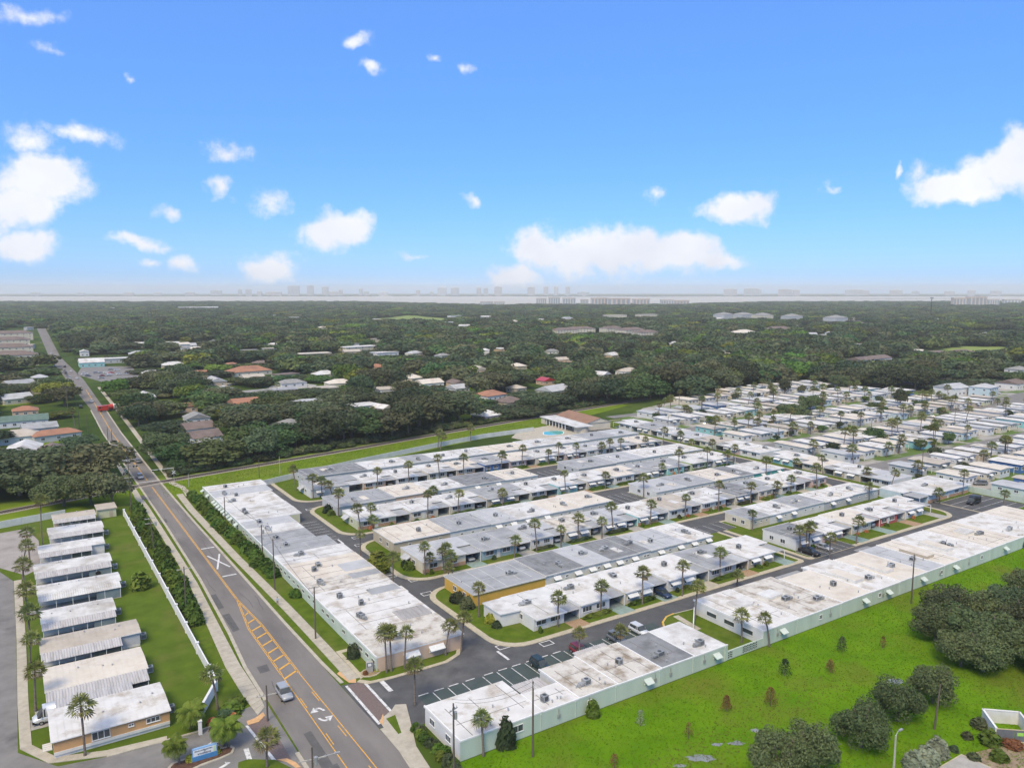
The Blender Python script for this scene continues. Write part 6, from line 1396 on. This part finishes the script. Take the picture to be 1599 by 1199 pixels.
# far complexes
FARB = [(905,520,46,20,7,'hip',M_brownroof,'cream','left wing of the brown-roofed complex in the far woods',3),(880,522,40,20,7,'hip',M_brownroof,'cream','second wing of the brown-roofed complex in the far woods',3),(985,523,46,22,8,'hip',M_brownroof,'cream','right wing of the brown-roofed complex in the far woods',3),(955,520,34,20,8,'hip',M_brownroof,'cream','middle wing of the brown-roofed complex in the far woods',3),(1008,526,40,20,7,'hip',M_brownroof,'cream','rightmost wing of the brown-roofed complex in the far woods',3),
 (1130,500,26,30,13,'hip',M_greyroof,'grey','left grey apartment block in the right woods',4),(1160,500,30,30,13,'hip',M_greyroof,'grey','middle grey apartment block in the right woods',4),(1190,501,26,30,13,'hip',M_greyroof,'cream','right grey apartment block in the right woods',4),(1236,503,26,28,13,'hip',M_greyroof,'grey','detached grey apartment block right of the three',4),(1304,507,30,30,14,'hip',M_greyroof,'grey','boxy pale grey apartment block near the distant road',4),
 (1215,518,44,24,5,'hip',M_brownroof,'cream','brown-roofed hall below the grey apartments',1),(1262,513,34,20,5,'flat',RW['cream'],'cream','cream flat hall below the grey apartments',1),(1298,514,36,20,5,'flat',RW['lgrey'],'turq','turquoise-fronted hall under the boxy grey block',1),(1160,524,40,24,5,'hip',RW['cream'],'cream','pale roof below the left grey apartments',1),
 (960,497,36,20,8,'flat',RW['cream'],'cream','left pale block standing on the far treetops',2),(1010,496,38,20,8,'flat',RW['cream'],'cream','right pale block standing on the far treetops',2),
 (1357,572,92,14,7,'gable',M_brownroof,'white','long white terrace with brown roof at the right',2),(1460,560,50,18,5,'hip',M_brownroof,'cream','left brown-roofed house by the yellow field',1),(1500,558,44,18,5,'hip',M_brownroof,'cream','middle brown-roofed house by the yellow field',1),(1540,562,46,18,5,'hip',M_brownroof,'cream','right brown-roofed house by the yellow field',1),
 (1560,527,80,40,6,'flat',RW['white'],'white','big white flat-roofed store at the right edge',1),(1525,530,34,30,5,'flat',RW['cream'],'white','low white store left of the big store',1),
 (1535,618,36,12,6,'hip',RW['lgrey'],'skyblue','large pale blue two-storey house behind the mobile homes',2),(1485,616,40,14,5,'gable',RW['lgrey'],'white','grey-roofed gable house left of the pale blue house',1),(1580,606,44,14,4,'gable',M_brownroof,'white','brown-roofed house at the far right edge',1),(1590,588,30,14,6,'hip',M_greyroof,'white','white two-storey house above the right edge homes',2),
 (700,506,30,16,4,'flat',RW['white'],'white','white low building right of the golf field',1),(712,496,26,16,5,'flat',RW['white'],'white','white low building beyond the golf field',1),(757,497,18,14,4,'gable',RW['white'],'white','white house beyond the golf field at centre',1),(722,512,24,14,4,'gable',RW['white'],'white','white roof below the golf field',1),(588,502,14,12,4,'gable',RW['white'],'white','white hut at the left end of the golf field',1),
 (155,484,14,20,5,'hip',RW['cream'],'white','left pale house of three on the far left skyline of trees',1),(175,484,18,20,5,'hip',RW['lgrey'],'white','middle pale house of three on the far left skyline of trees',1),(200,484,18,20,5,'hip',RW['cream'],'white','right pale house of three on the far left skyline of trees',1),(310,484,60,30,6,'gable',RW['lgrey'],'white','long pale shed roof in the far left woods',1),(115,503,10,14,4,'gable',RW['white'],'white','tiny white roof pair in the far left woods',1),(845,502,14,14,4,'gable',RW['white'],'white','white house above the brown-roofed complex',1),(885,500,20,14,5,'hip',RW['lgrey'],'white','grey-white house above the brown-roofed complex',1),(358,494,18,16,4,'flat',RW['white'],'white','white shed in the far left field edge',1),(458,498,18,16,4,'flat',RW['white'],'white','white shed right of the far left field',1)]
for a in FARB: house(a[0], a[1], a[2], a[3], a[4], a[5], a[6], W_[a[7]], a[8], rot=R(rng.uniform(-14, 6)), wins=min(9, 3 + int(a[2]*mpp(a[1])/9)), storeys=a[9], name='building', cat='building', pitch=.34)
hr = random.Random(44); tiny = []
near = []
for k in range(400):
    px, py = hr.uniform(215, 985), hr.uniform(548, 652)
    if py > 640 - (px - 215)*.06 + 14 or any(abs(px - a) < 34 and abs(py - b) < 11 for a, b in near) or any(math.hypot(G(px, py)[0] - c[0], G(px, py)[1] - c[1]) < c[2] + 14 for c in CLEAR) or G(px, py)[1] < rail_y0(G(px, py)[0]) + 24: continue
    near.append((px, py))
    if len(near) >= 34: break
for k in range(300):
    px, py = hr.uniform(0, 95), hr.uniform(585, 745)
    if px > 60 + (py - 585)*.5 or any(abs(px - a) < 30 and abs(py - b) < 16 for a, b in near) or any(math.hypot(G(px, py)[0] - c[0], G(px, py)[1] - c[1]) < c[2] + 12 for c in CLEAR): continue
    near.append((px, py))
    if len(near) >= 41: break
near.sort()
for k, (px, py) in enumerate(near):
    rk = hr.choice(['tan', 'white', 'lgrey', 'grey', 'cream', 'terracotta', 'brown', 'dark']); rm_ = {'terracotta': M_terra, 'brown': M_brownroof, 'dark': M_greyroof}.get(rk) or RW[rk]; nmr = {'lgrey': 'light grey'}.get(rk, rk)
    wk = hr.choice(['white', 'cream', 'cream', 'tan', 'peach', 'grey'])
    house(px, py, hr.uniform(13, 19)/mpp(py), hr.uniform(9, 13), hr.uniform(2.9, 3.5), hr.choice(['hip', 'gable', 'gable', 'hip', 'flat']), rm_, W_[wk], f"{wk} house with {nmr} roof among garden trees, {ordn(k) if k < 40 else 'last'} from left of the leafy suburb", rot=R(hr.choice([0, 90, 0, 20]) + hr.uniform(-8, 8)), wins=3, name='suburban_house', cat='house', group='houses of the leafy suburb')
    x, y = G(px, py); a = hr.uniform(12, 17)
    sheet('yard', [(x + a*math.cos(t)*hr.uniform(.8, 1.15), y + a*math.sin(t)*hr.uniform(.8, 1.15)) for t in [2*math.pi*q/9 for q in range(9)]], .02 + .0005*k, hr.choice([M_lawn, M_grass, M_lawn, M_conc2]))
for k in range(46):
    tiny.append((hr.uniform(20, 1580), 474 + 86*hr.random()**1.5))
tiny.sort()
for k, (px, py) in enumerate(tiny):
    house(px, py, hr.uniform(9, 16)*(1 if py > 500 else .8), 10, hr.uniform(4, 6), hr.choice(['flat', 'gable', 'hip']), hr.choice([RW['white'], RW['white'], RW['lgrey'], RW['cream'], M_greyroof, RW['stained']]), W_[hr.choice(['white', 'white', 'cream', 'grey'])], f"small house peeping from the distant woods, {ordn(k) if k < 40 else ordn(45 - k) + ' from the right end'}{' from the left' if k < 40 else ''}", rot=R(hr.uniform(-30, 30)), wins=2, name='cottage', cat='house', group='houses in the distant woods')
# fields among the woods
FIELDS = [[(575,499),(640,492),(720,500),(705,505),(640,505),(590,504)], [(1430,551),(1500,541),(1590,541),(1599,549),(1540,556),(1440,556)], [(325,501),(410,497),(412,499),(330,504)]]
M_field = mat('field_grass', (.17,.24,.05), (.24,.28,.07), .02, .95)
for i, f in enumerate(FIELDS): sheet('field', [G(*p) for p in f], .05, M_field)
sheet('car_lot', [G(*p) for p in ((120,585),(128,572),(205,572),(222,590),(215,600),(165,598))], .03, M_asph2)
lot_r = random.Random(8)
for k in range(16):
    px, py = (130 + 80*lot_r.random(), 577 + 16*lot_r.random()) if k > 3 else (150 + k*8, 583)
    c = lot_r.choice(['white', 'silver', 'red', 'white', 'bright_red', 'grey']); x, y = G(px, py); car(lot_r.choice(['sedan', 'suv']), c, x, y, R(lot_r.uniform(-20, 20)), f"{dict(bright_red='bright red').get(c, c)} car in the far roadside lot, {ordn(k)} among its parked cars", 'car lot stock', .05)
sheet('far_road', [G(*p) for p in ((1318,495),(1334,495),(1362,512),(1345,514))], .06, M_asph2)
sheet('far_street', [G(*p) for p in ((1480,640),(1599,612),(1640,612),(1640,628),(1560,634),(1500,650))], .03, M_asph2)

# ---------------------------------------------------------------- woodland
def rail_y(x):
    for (a, b), (c, d) in zip(RAILL[:-1], RAILL[1:]):
        if a <= x <= c: return b + (d - b)*(x - a)/(c - a)
    return 350 + (x - 330)*.21 if x > 330 else 236
def road_x(y):
    for (a, b), (c, d) in zip(zip(RLp[:-1], RRp[:-1]), zip(RLp[1:], RRp[1:])):
        if a[1] <= y <= c[1]:
            t = (y - a[1])/(c[1] - a[1]); return ((a[0]+b[0])/2*(1-t) + (c[0]+d[0])/2*t)
    return None
def inpoly(p, poly):
    c = False; j = len(poly) - 1
    for i in range(len(poly)):
        if (poly[i][1] > p[1]) != (poly[j][1] > p[1]) and p[0] < (poly[j][0]-poly[i][0])*(p[1]-poly[i][1])/(poly[j][1]-poly[i][1]) + poly[i][0]: c = not c
        j = i
    return c
OPENPX = FIELDS + [[(115,602),(118,568),(205,565),(228,590),(222,606)], [(1318,493),(1336,493),(1366,514),(1340,516)], [(1470,648),(1480,612),(1640,600),(1640,660),(1500,655)], [(0,575),(0,512),(56,512),(56,575)], [(282,700),(282,672),(356,690),(356,705)], [(836,620),(888,608),(888,622),(836,632)]]
trng = random.Random(5); TREES = []
CL = np.array([(c[0], c[1], c[2], c[3], c[4]) for c in CLEAR]); CLd = np.hypot(CL[:, 0], CL[:, 1]); CLa = np.arctan2(CL[:, 0], CL[:, 1])
def allowed(X, Y, d, h, rad):
    if X < 30 and Y < max(262, rail_y(X) + 4): return 0
    if -200 < X < 30 and rail_y(X) - 6 < Y < rail_y(X) + 7: return 0
    if 28 < X < 262 and Y < rail_y(X) + 7: return 0
    rx = road_x(Y)
    if rx is not None and abs(X - rx) < max(11, 5.5 + rad*.95): return 0
    px, py = PRJ(X, Y)
    if not (-60 < px < 1660): return 0
    if px > 950 and py > edge_y(px) - 1: return 0
    if 262 < X < 330 and Y < 345: return 0
    for f in OPENPX:
        if inpoly((px, py), f): return 0
    a = math.atan2(X, Y)
    near = np.hypot(CL[:, 0] - X, CL[:, 1] - Y) < CL[:, 2]*.8 + rad*.55
    if near.any(): return 0
    s = 1.0
    m = (np.abs(CLa - a) < (CL[:, 4]*.46 + rad*.75)/CLd) & (CLd > d) & (CLd < d + 200)
    for k in np.nonzero(m)[0]:
        lim = CAMH - (CAMH - CL[k, 3]*.22)*d/CLd[k]
        s = min(s, lim/h)
    return s if s > .3 else 0
d = 232.0
from mathutils import noise as mnoise
def ptype(X, Y):                      # stands of one kind: low-frequency patches of dark, olive and bright trees
    v = mnoise.noise(Vector((X/70, Y/70, 3.1))) + .45*mnoise.noise(Vector((X/23, Y/23, 9.4))) + trng.uniform(-.25, .25)
    return trng.choice((0, 1, 4)) if v < -.15 else trng.choice((2, 7, 0, 3)) if v < .1 else trng.choice((3, 5, 2, 7)) if v < .4 else trng.choice((6, 3, 5))
while d < 4500:
    sp = 13.5*max(1.0, (d/700)**.62) if d < 1500 else 21.6*(d/1500)**.6
    s_ = -.70*d - 30
    while s_ < .70*d + 30:
        dd, ss = d + trng.uniform(-.45, .45)*sp, s_ + trng.uniform(-.4, .4)*sp
        X, Y = FL(dd, ss); h = trng.uniform(11, 20) if dd < 560 else trng.uniform(10, 18) if dd < 1500 else trng.uniform(8.5, 13)
        rad = sp*trng.uniform(.52, .78)
        big = 1 + .38*mnoise.noise(Vector((X/45, Y/45, 1.7))) + trng.uniform(-.15, .3); rad *= big*1.06; h *= .70 + .32*big
        k = allowed(X, Y, dd, h, rad)
        if k and dd < shore(IW/2 + FPX*ss/dd) - 20: TREES.append((dd, X, Y, max(.5, min(rad/4.1, 1.15 + sp/8)) , h*k/9.6, ptype(X, Y)))
        s_ += sp
    d += sp*.82
# hand-placed large trees near the crossing
BIG = [(258,716,2.1,1.5,0,'huge spreading oak hanging over the road beyond the crossing'),(176,792,1.1,1.2,2,'oak at the far end of the white wall beside the poles'),(142,788,1.6,1.45,0,'dark broad oak behind the old weathered mobile home'),(100,790,1.6,1.4,2,'spreading oak left of the dark broad oak'),(52,778,1.6,1.35,0,'oak at the left behind the railway grass'),(130,742,1.9,1.5,5,'bright-topped tree behind the dark oaks at left'),(275,735,.7,.55,3,'low palm-like thicket beside the crossing signal'),(470,690,1.3,1.1,0,'dark oak behind the railway, left of centre'),(565,672,1.4,1.15,4,'dense dark oak behind the railway near two tall palms'),(345,655,.9,.9,6,'round bright green tree left of the cream house'),(362,668,.85,.8,6,'second round bright green tree below the cream house'),(1240,655,1.5,1.2,0,'big dark oak inside the mobile home park'),(1265,640,1.3,1.2,0,'dark oak behind the big mobile park oak'),(1365,690,.9,.85,3,'mid green tree at the bend of the mobile home lane'),(1365,643,.9,.7,3,'round green tree between mobile home rows'),(1310,608,1.3,1.5,4,'tall dark conifer-like tree above the mobile homes'),(1225,620,.7,1.4,4,'slender dark tree left of the big park oak'),(1405,640,.7,1.5,4,'tall slim dark tree among the far mobile homes')]
for i, (px, py, s, sz, k, lab) in enumerate(BIG):
    x, y = G(px, py); tree(x, y, s*1.1, lab, MID[k] if s < 1.3 else HI2[k % 2], 'large single trees', sz=sz)
gr = random.Random(77); gk = {}
for k in range(70):                    # garden trees between the mobile homes
    t_, X, Y, w, dd = gr.choice(MHS); nm = t_['label'].split(',')[1].strip().replace(' from left in ', ' home of ')
    if nm in gk: continue
    gk[nm] = 1; s_ = gr.uniform(.28, .62)
    tree(X - w/2 - gr.uniform(.5, 1.2), Y + gr.choice([-1, 1])*(dd/2 + gr.uniform(0, 2)), s_, f"small {['dark','dark','olive','green','dark','green','bright green','olive'][k % 8]} garden tree at the {nm}", MID[k % 8], 'mobile home park trees', sz=s_*gr.uniform(.8, 1.2))
TREES.sort(key=lambda t: t[0])
LAND = [(o.location.x, o.location.y, o['label']) for o in COL.objects if o.parent is None and o.get('category') in ('house', 'building')and o.name.split('.')[0] in ('house', 'apartment_block', 'suburban_house')]
SEEN = {}
def place(X, Y):                      # the nearest house one can point to, and on which side of it
    d0, lx, ly, lb = min((math.hypot(X - a, Y - b), a, b, c) for a, b, c in LAND)
    pd = PRJ(X, Y); ph = PRJ(lx, ly); side = ('left of' if pd[0] < ph[0] - 12 else 'right of' if pd[0] > ph[0] + 12 else 'below' if pd[1] > ph[1] else 'above')
    w = lb.split(); cut = next((i for i, q in enumerate(w) if q in ('deep', 'behind', 'beyond', 'right', 'left', 'near', 'nearest', 'at', 'among', 'in', 'half', 'below', 'above', 'alone', 'under', 'peeking', 'beside', 'hidden') and i > 2), len(w)); ref = ' '.join(w[:min(cut, 8)]).rstrip(',')
    k = (ref, side); SEEN[k] = SEEN.get(k, -1) + 1
    return f"{ordn(SEEN[k])} {side} {ref}" if SEEN[k] else f"closest {side} {ref}"

for i, (dd, X, Y, s, sz, k) in enumerate(TREES[:290]):
    side = 'left of the main road' if X < (road_x(Y) or 40) else ('behind the mobile home park' if X > 300 else 'between the railway and the far houses')
    tree(X, Y, s, f"{['dark','dark','olive','mid green','dark','mid green','bright green','olive'][k]} broadleaf tree {place(X, Y)}", MID[k], 'nearer woodland trees', sz=sz)
rest = TREES[290:]
# low scrub under the trees along the railway
vs, at_s, at_r, at_i, at_z = [], [], [], [], []
for (dd, X, Y, s, sz, k) in rest: vs.append((X, Y, 0)); at_s.append(s); at_z.append(sz); at_r.append(trng.uniform(0, 6.28)); at_i.append(k)
for k in range(900):
    x = trng.uniform(46, 300); y = rail_y(x) + trng.uniform(4.5, 14); vs.append((x, y, 0)); q = trng.uniform(.16, .5); at_s.append(q); at_z.append(q*trng.uniform(.5, .9)); at_r.append(trng.uniform(0, 6)); at_i.append(trng.choice((3, 5, 6, 2)))
for k in range(1500):   # trees on the far shore and islands
    dd = trng.uniform(9350, 11500); s_ = trng.uniform(-.72, .72)*dd; X, Y = FL(dd, s_); vs.append((X, Y, 0)); q = trng.uniform(4, 8); at_s.append(q); at_z.append(trng.uniform(1.0, 1.6)); at_r.append(0); at_i.append(trng.randrange(8))
me = bpy.data.meshes.new('woodland'); me.from_pydata(vs, [], [])
for nm, ty, da in (('s', 'FLOAT', at_s), ('z', 'FLOAT', at_z), ('r', 'FLOAT', at_r), ('k', 'INT', at_i)):
    a = me.attributes.new(nm, ty, 'POINT'); a.data.foreach_set('value', da)
wood = struct(link('distant_woodland', me), 'stuff')
ng = bpy.data.node_groups.new('scatter', 'GeometryNodeTree'); ng.interface.new_socket('Geometry', in_out='INPUT', socket_type='NodeSocketGeometry'); ng.interface.new_socket('Geometry', in_out='OUTPUT', socket_type='NodeSocketGeometry')
gi, go = N(ng, 'NodeGroupInput'), N(ng, 'NodeGroupOutput'); iop = N(ng, 'GeometryNodeInstanceOnPoints'); jn = N(ng, 'GeometryNodeJoinGeometry')
tcol = bpy.data.collections.new('far_crowns')
for i, m_ in enumerate(LO):
    o = bpy.data.objects.new('crown_%d' % i, m_); tcol.objects.link(o)
    oi = N(ng, 'GeometryNodeObjectInfo'); oi.inputs['Object'].default_value = o; oi.inputs['As Instance'].default_value = True; ng.links.new(oi.outputs['Geometry'], jn.inputs[0])
def attr(nm, ty): n_ = N(ng, 'GeometryNodeInputNamedAttribute', data_type=ty); n_.inputs['Name'].default_value = nm; return n_.outputs['Attribute']
c1 = N(ng, 'ShaderNodeCombineXYZ'); sA = attr('s', 'FLOAT'); ng.links.new(sA, c1.inputs[0]); ng.links.new(sA, c1.inputs[1]); ng.links.new(attr('z', 'FLOAT'), c1.inputs[2])
c2 = N(ng, 'ShaderNodeCombineXYZ'); ng.links.new(attr('r', 'FLOAT'), c2.inputs[2])
iop.inputs['Pick Instance'].default_value = True
ng.links.new(gi.outputs[0], iop.inputs['Points']); ng.links.new(jn.outputs[0], iop.inputs['Instance']); ng.links.new(attr('k', 'INT'), iop.inputs['Instance Index']); ng.links.new(c2.outputs[0], iop.inputs['Rotation']); ng.links.new(c1.outputs[0], iop.inputs['Scale']); ng.links.new(iop.outputs[0], go.inputs[0])
wood.modifiers.new('scatter', 'NODES').node_group = ng
print('TREES', len(TREES), 'points', len(vs))
# a few tall palms and pale accents in the near woods
for i, (px, py, pc, r_) in enumerate([(582,663,638,1.1),(537,640,610,1.2),(684,700,676,1.1),(433,640,600,1.1),(1060,640,612,1.1),(1075,652,640,1.2),(1035,645,625,1.2),(118,672,640,1.1)]):
    x, y = G(px, py); palm(x, y, (py - pc)*mpp(py), ['tall thin palm before the railway-side trees','pale silvery palm beside the tan carport house','bushy palm pair member on the railway verge','palm crown above the cream two-storey house','tall palm at the lane behind the clubhouse','palm on the lawn behind the clubhouse lane','palm at the hedge behind the clubhouse','palm beside the far roadside poles'][i], rad=r_)

# ---------------------------------------------------------------- far shore skyline
M_tow = [plain('tower_pale', (.64,.61,.56), .8, .08, .02), plain('tower_peach', (.64,.52,.43), .8, .08, .02), plain('tower_grey', (.52,.53,.53), .8, .08, .02)]
M_towg = plain('tower_glass', (.30,.33,.35), .4, .1, .02)
SKY = [(341,18,453.5,2),(378,6,452,0),(391,9,452,0),(408,7,455,0),(430,26,456,1),(461,18,446.5,2),(487,10,446,2),(510,10,448,0),(524,16,455.5,1),(534,6,453,1),(565,5,451,0),(574,8,455,0),(600,14,456,0),(654,6,453,1),(675,5,455,0),(691,14,449.5,2),(711,13,449.5,2),(748,6,449.5,1),(759,7,450,2),(778,12,448,1),(829,11,448.5,1),(852,7,448,1),(868,6,447.5,0),(886,7,448,0),(910,18,456,2),(1138,20,451.5,1),(1170,22,450.5,0),(1183,5,452,0),(1223,22,452,1),(1240,10,453,1),(1330,26,452.5,0),(1345,16,454,1),(1395,18,453,1),(1425,12,455,0),(1478,14,455,1),(1512,10,453.5,1),(1550,16,454,0),(60,14,457,0),(130,12,457,0),(205,16,457,1),(250,12,457,0),(300,14,456.5,1)]
SKY.sort()
for i, (px, w, top, k) in enumerate(SKY):
    D = 9900 + (i*137) % 900; s = (px - IW/2)/FPX*D; x, y = FL(D, s); W = w*D/FPX; zb = 0; H = CAMH - (top - HZ)*D/FPX
    H = max(18, H); t = thing('apartment_tower' if H > 60 else 'shore_building', f"{['pale','peach','grey'][k]} {'high-rise tower' if H > 60 else 'low block'} on far shore, {ordn(i)} from the left of the skyline" if i < 40 else f"{['pale','peach','grey'][k]} far shore block, {i - 1}nd along the skyline towards the right end", 'building', (x, y, 0), -HEAD + R(rng.uniform(-20, 20)), 'far shore skyline')
    MB().box(-W/2, -14, 0, W/2, 14, H).obj('wall', M_tow[k], t); MB().box(-W*.2, -6, H, W*.2, 6, H + 7).obj('roof_house', M_tow[0], t)
    nb = max(2, int(W/14))
    for b in range(nb): MB().box(-W*.32/nb, -14.6, 4, W*.32/nb, -14, H - 4).obj('window_band', M_towg, t, (-W/2 + W*(b + .5)/nb, 0, 0))
for i, (px, w, py, h, k) in enumerate([(845,16,476.5,32,0),(865,18,476.5,36,0),(888,20,477,34,0),(912,12,476.5,27,0),(935,26,477,34,1),(965,36,477.5,33,1),(1000,26,477,30,1),(1040,20,477,26,0),(1062,24,477,24,1),(1495,24,478,36,1),(1520,30,478,40,1),(1545,18,478,30,0),(1575,26,475,24,0),(760,20,478,20,0),(780,16,478,20,0)]):
    D = CAMH*FPX/(py - HZ)*.98; s = (px - IW/2)/FPX*D; x, y = FL(D, s); W = w*D/FPX
    t = thing('waterfront_block', f"{['pale','peach'][k]} waterfront condominium block, {ordn(i)} of the row along the bay", 'building', (x, y, 0), -HEAD, 'bayside condominiums'); MB().box(-W/2, -10, 0, W/2, 10, h).obj('wall', M_tow[k], t); MB().box(-W/2 - 1, -11, h, W/2 + 1, 11, h + 2).obj('roof', M_tow[1], t)
    for b in range(5): MB().box(-W*.06, -10.5, 3, W*.06, -10, h - 3).obj('window_band', M_towg, t, (-W/2 + W*(b + .5)/5, 0, 0))
x, y = G(1453, 500); t = thing('radio_mast', 'dark lattice radio mast rising from the right-hand woods', 'mast', (x, y, 0)); hh = (500 - 464)*mpp(500)
for a in range(3): MB().cyl((1.5*math.cos(a*2.1), 1.5*math.sin(a*2.1), 0), (.6*math.cos(a*2.1), .6*math.sin(a*2.1), hh), .35, .25, 5).obj('leg', M_blackp, t)
for k in range(8): MB().box(-1.3, -1.3, hh*k/8, 1.3, 1.3, hh*k/8 + .4).obj('brace', M_blackp, t)
MB().box(-2.6, -2.6, hh - 3, 2.6, 2.6, hh - .5).obj('antenna', M_steel, t)

# ---------------------------------------------------------------- grass tufts
tr_ = random.Random(12)
def mk_tuft(seed, m, n=9, h=.34):
    r = random.Random(seed); g = MB()
    for k in range(n):
        a = r.uniform(0, 6.28); ln = r.uniform(.5, 1.0)*h; x, y = r.uniform(-.16, .16), r.uniform(-.16, .16); w = .035
        dx, dy = math.cos(a), math.sin(a); b = (x + dx*ln*.6, y + dy*ln*.6, ln*.75)
        g.face([(x - dy*w, y + dx*w, 0), (x + dy*w, y - dx*w, 0), (b[0] + dy*w*.5, b[1] - dx*w*.5, b[2]), (b[0] - dy*w*.5, b[1] + dx*w*.5, b[2])])
    return g.mesh('tuft', [m])
M_gt = [leafm('grass_tuft_a', (.105,.215,.005), (.150,.270,.009), .2, .6), leafm('grass_tuft_b', (.13,.155,.02), (.20,.21,.05), .25, .6)]
TUFT = [mk_tuft(1, M_gt[0]), mk_tuft(2, M_gt[0]), mk_tuft(3, M_gt[1])]
def tufts(name, pts, lo, hi):
    me = bpy.data.meshes.new(name); me.from_pydata([(p[0], p[1], p[2]) for p in pts], [], [])
    for nm, ty, da in (('s', 'FLOAT', [tr_.uniform(lo, hi) for _ in pts]), ('z', 'FLOAT', [tr_.uniform(lo, hi) for _ in pts]), ('r', 'FLOAT', [tr_.uniform(0, 6.28) for _ in pts]), ('k', 'INT', [p[3] for p in pts])):
        me.attributes.new(nm, ty, 'POINT').data.foreach_set('value', da)
    o = struct(link(name, me), 'stuff'); o.modifiers.new('scatter', 'NODES').node_group = ng2
def mk_ng(name, meshes):
    ng = bpy.data.node_groups.new(name, 'GeometryNodeTree'); ng.interface.new_socket('Geometry', in_out='INPUT', socket_type='NodeSocketGeometry'); ng.interface.new_socket('Geometry', in_out='OUTPUT', socket_type='NodeSocketGeometry')
    gi, go = N(ng, 'NodeGroupInput'), N(ng, 'NodeGroupOutput'); iop = N(ng, 'GeometryNodeInstanceOnPoints'); jn = N(ng, 'GeometryNodeJoinGeometry')
    for i, m_ in list(enumerate(meshes))[::-1]:
        o = bpy.data.objects.new(name + '_source_%d' % i, m_); tcol.objects.link(o); oi = N(ng, 'GeometryNodeObjectInfo'); oi.inputs['Object'].default_value = o; oi.inputs['As Instance'].default_value = True; ng.links.new(oi.outputs['Geometry'], jn.inputs[0])
    def attr(nm, ty): n_ = N(ng, 'GeometryNodeInputNamedAttribute', data_type=ty); n_.inputs['Name'].default_value = nm; return n_.outputs['Attribute']
    c1 = N(ng, 'ShaderNodeCombineXYZ'); sA = attr('s', 'FLOAT'); ng.links.new(sA, c1.inputs[0]); ng.links.new(sA, c1.inputs[1]); ng.links.new(attr('z', 'FLOAT'), c1.inputs[2]); c2 = N(ng, 'ShaderNodeCombineXYZ'); ng.links.new(attr('r', 'FLOAT'), c2.inputs[2]); iop.inputs['Pick Instance'].default_value = True
    ng.links.new(gi.outputs[0], iop.inputs['Points']); ng.links.new(jn.outputs[0], iop.inputs['Instance']); ng.links.new(attr('k', 'INT'), iop.inputs['Instance Index']); ng.links.new(c2.outputs[0], iop.inputs['Rotation']); ng.links.new(c1.outputs[0], iop.inputs['Scale']); ng.links.new(iop.outputs[0], go.inputs[0]); return ng
ng2 = mk_ng('grass_scatter', TUFT)
BROWN = [G(x, y) for x, y in ((985,1199),(1040,1170),(1095,1140),(1135,1112),(1190,1080),(1240,1062),(1300,1050),(1340,1066),(1290,1095),(1240,1118),(1180,1155),(1120,1199))]
pts = []
while len(pts) < 26000:
    x, y = tr_.uniform(47, 235), tr_.uniform(44, 88.8); q = PRJ(x, y)
    if -20 < q[0] < 1620 and q[1] < 1215: pts.append((x, y, .01, 2 if (inpoly((x, y), BROWN) and tr_.random() < .75) or tr_.random() < .08 else tr_.randrange(2)))
tufts('meadow_tufts', pts, .3, .75)
pts = []
while len(pts) < 12000:
    x, y = tr_.uniform(40, 260), tr_.uniform(262, 345)
    if rail_y(x) - 22 < y < rail_y(x) - 2.8 and not (y < 262.5 + (x - 68)*.285 and x < 212): pts.append((x, y, .01, tr_.choice((0, 1, 1, 2))))
tufts('verge_tufts', pts, .4, .9)

# ---------------------------------------------------------------- the air
hz = MB(); c = [FL(-900, -15200), FL(-900, 15200), FL(20200, 15200), FL(20200, -15200)]
hz.prism(c, -2.0, 175.0, bottom=True)
hm = bpy.data.materials.new('haze_air'); hm.use_nodes = True; hm.node_tree.nodes.clear()
ho = N(hm.node_tree, 'ShaderNodeOutputMaterial'); hv = N(hm.node_tree, 'ShaderNodeVolumePrincipled'); hv.inputs['Color'].default_value = (.985, .975, .93, 1); hv.inputs['Density'].default_value = 9e-5; hv.inputs['Anisotropy'].default_value = 0
hm.node_tree.links.new(hv.outputs[0], ho.inputs['Volume'])
struct(hz.obj('haze', hm), 'stuff')
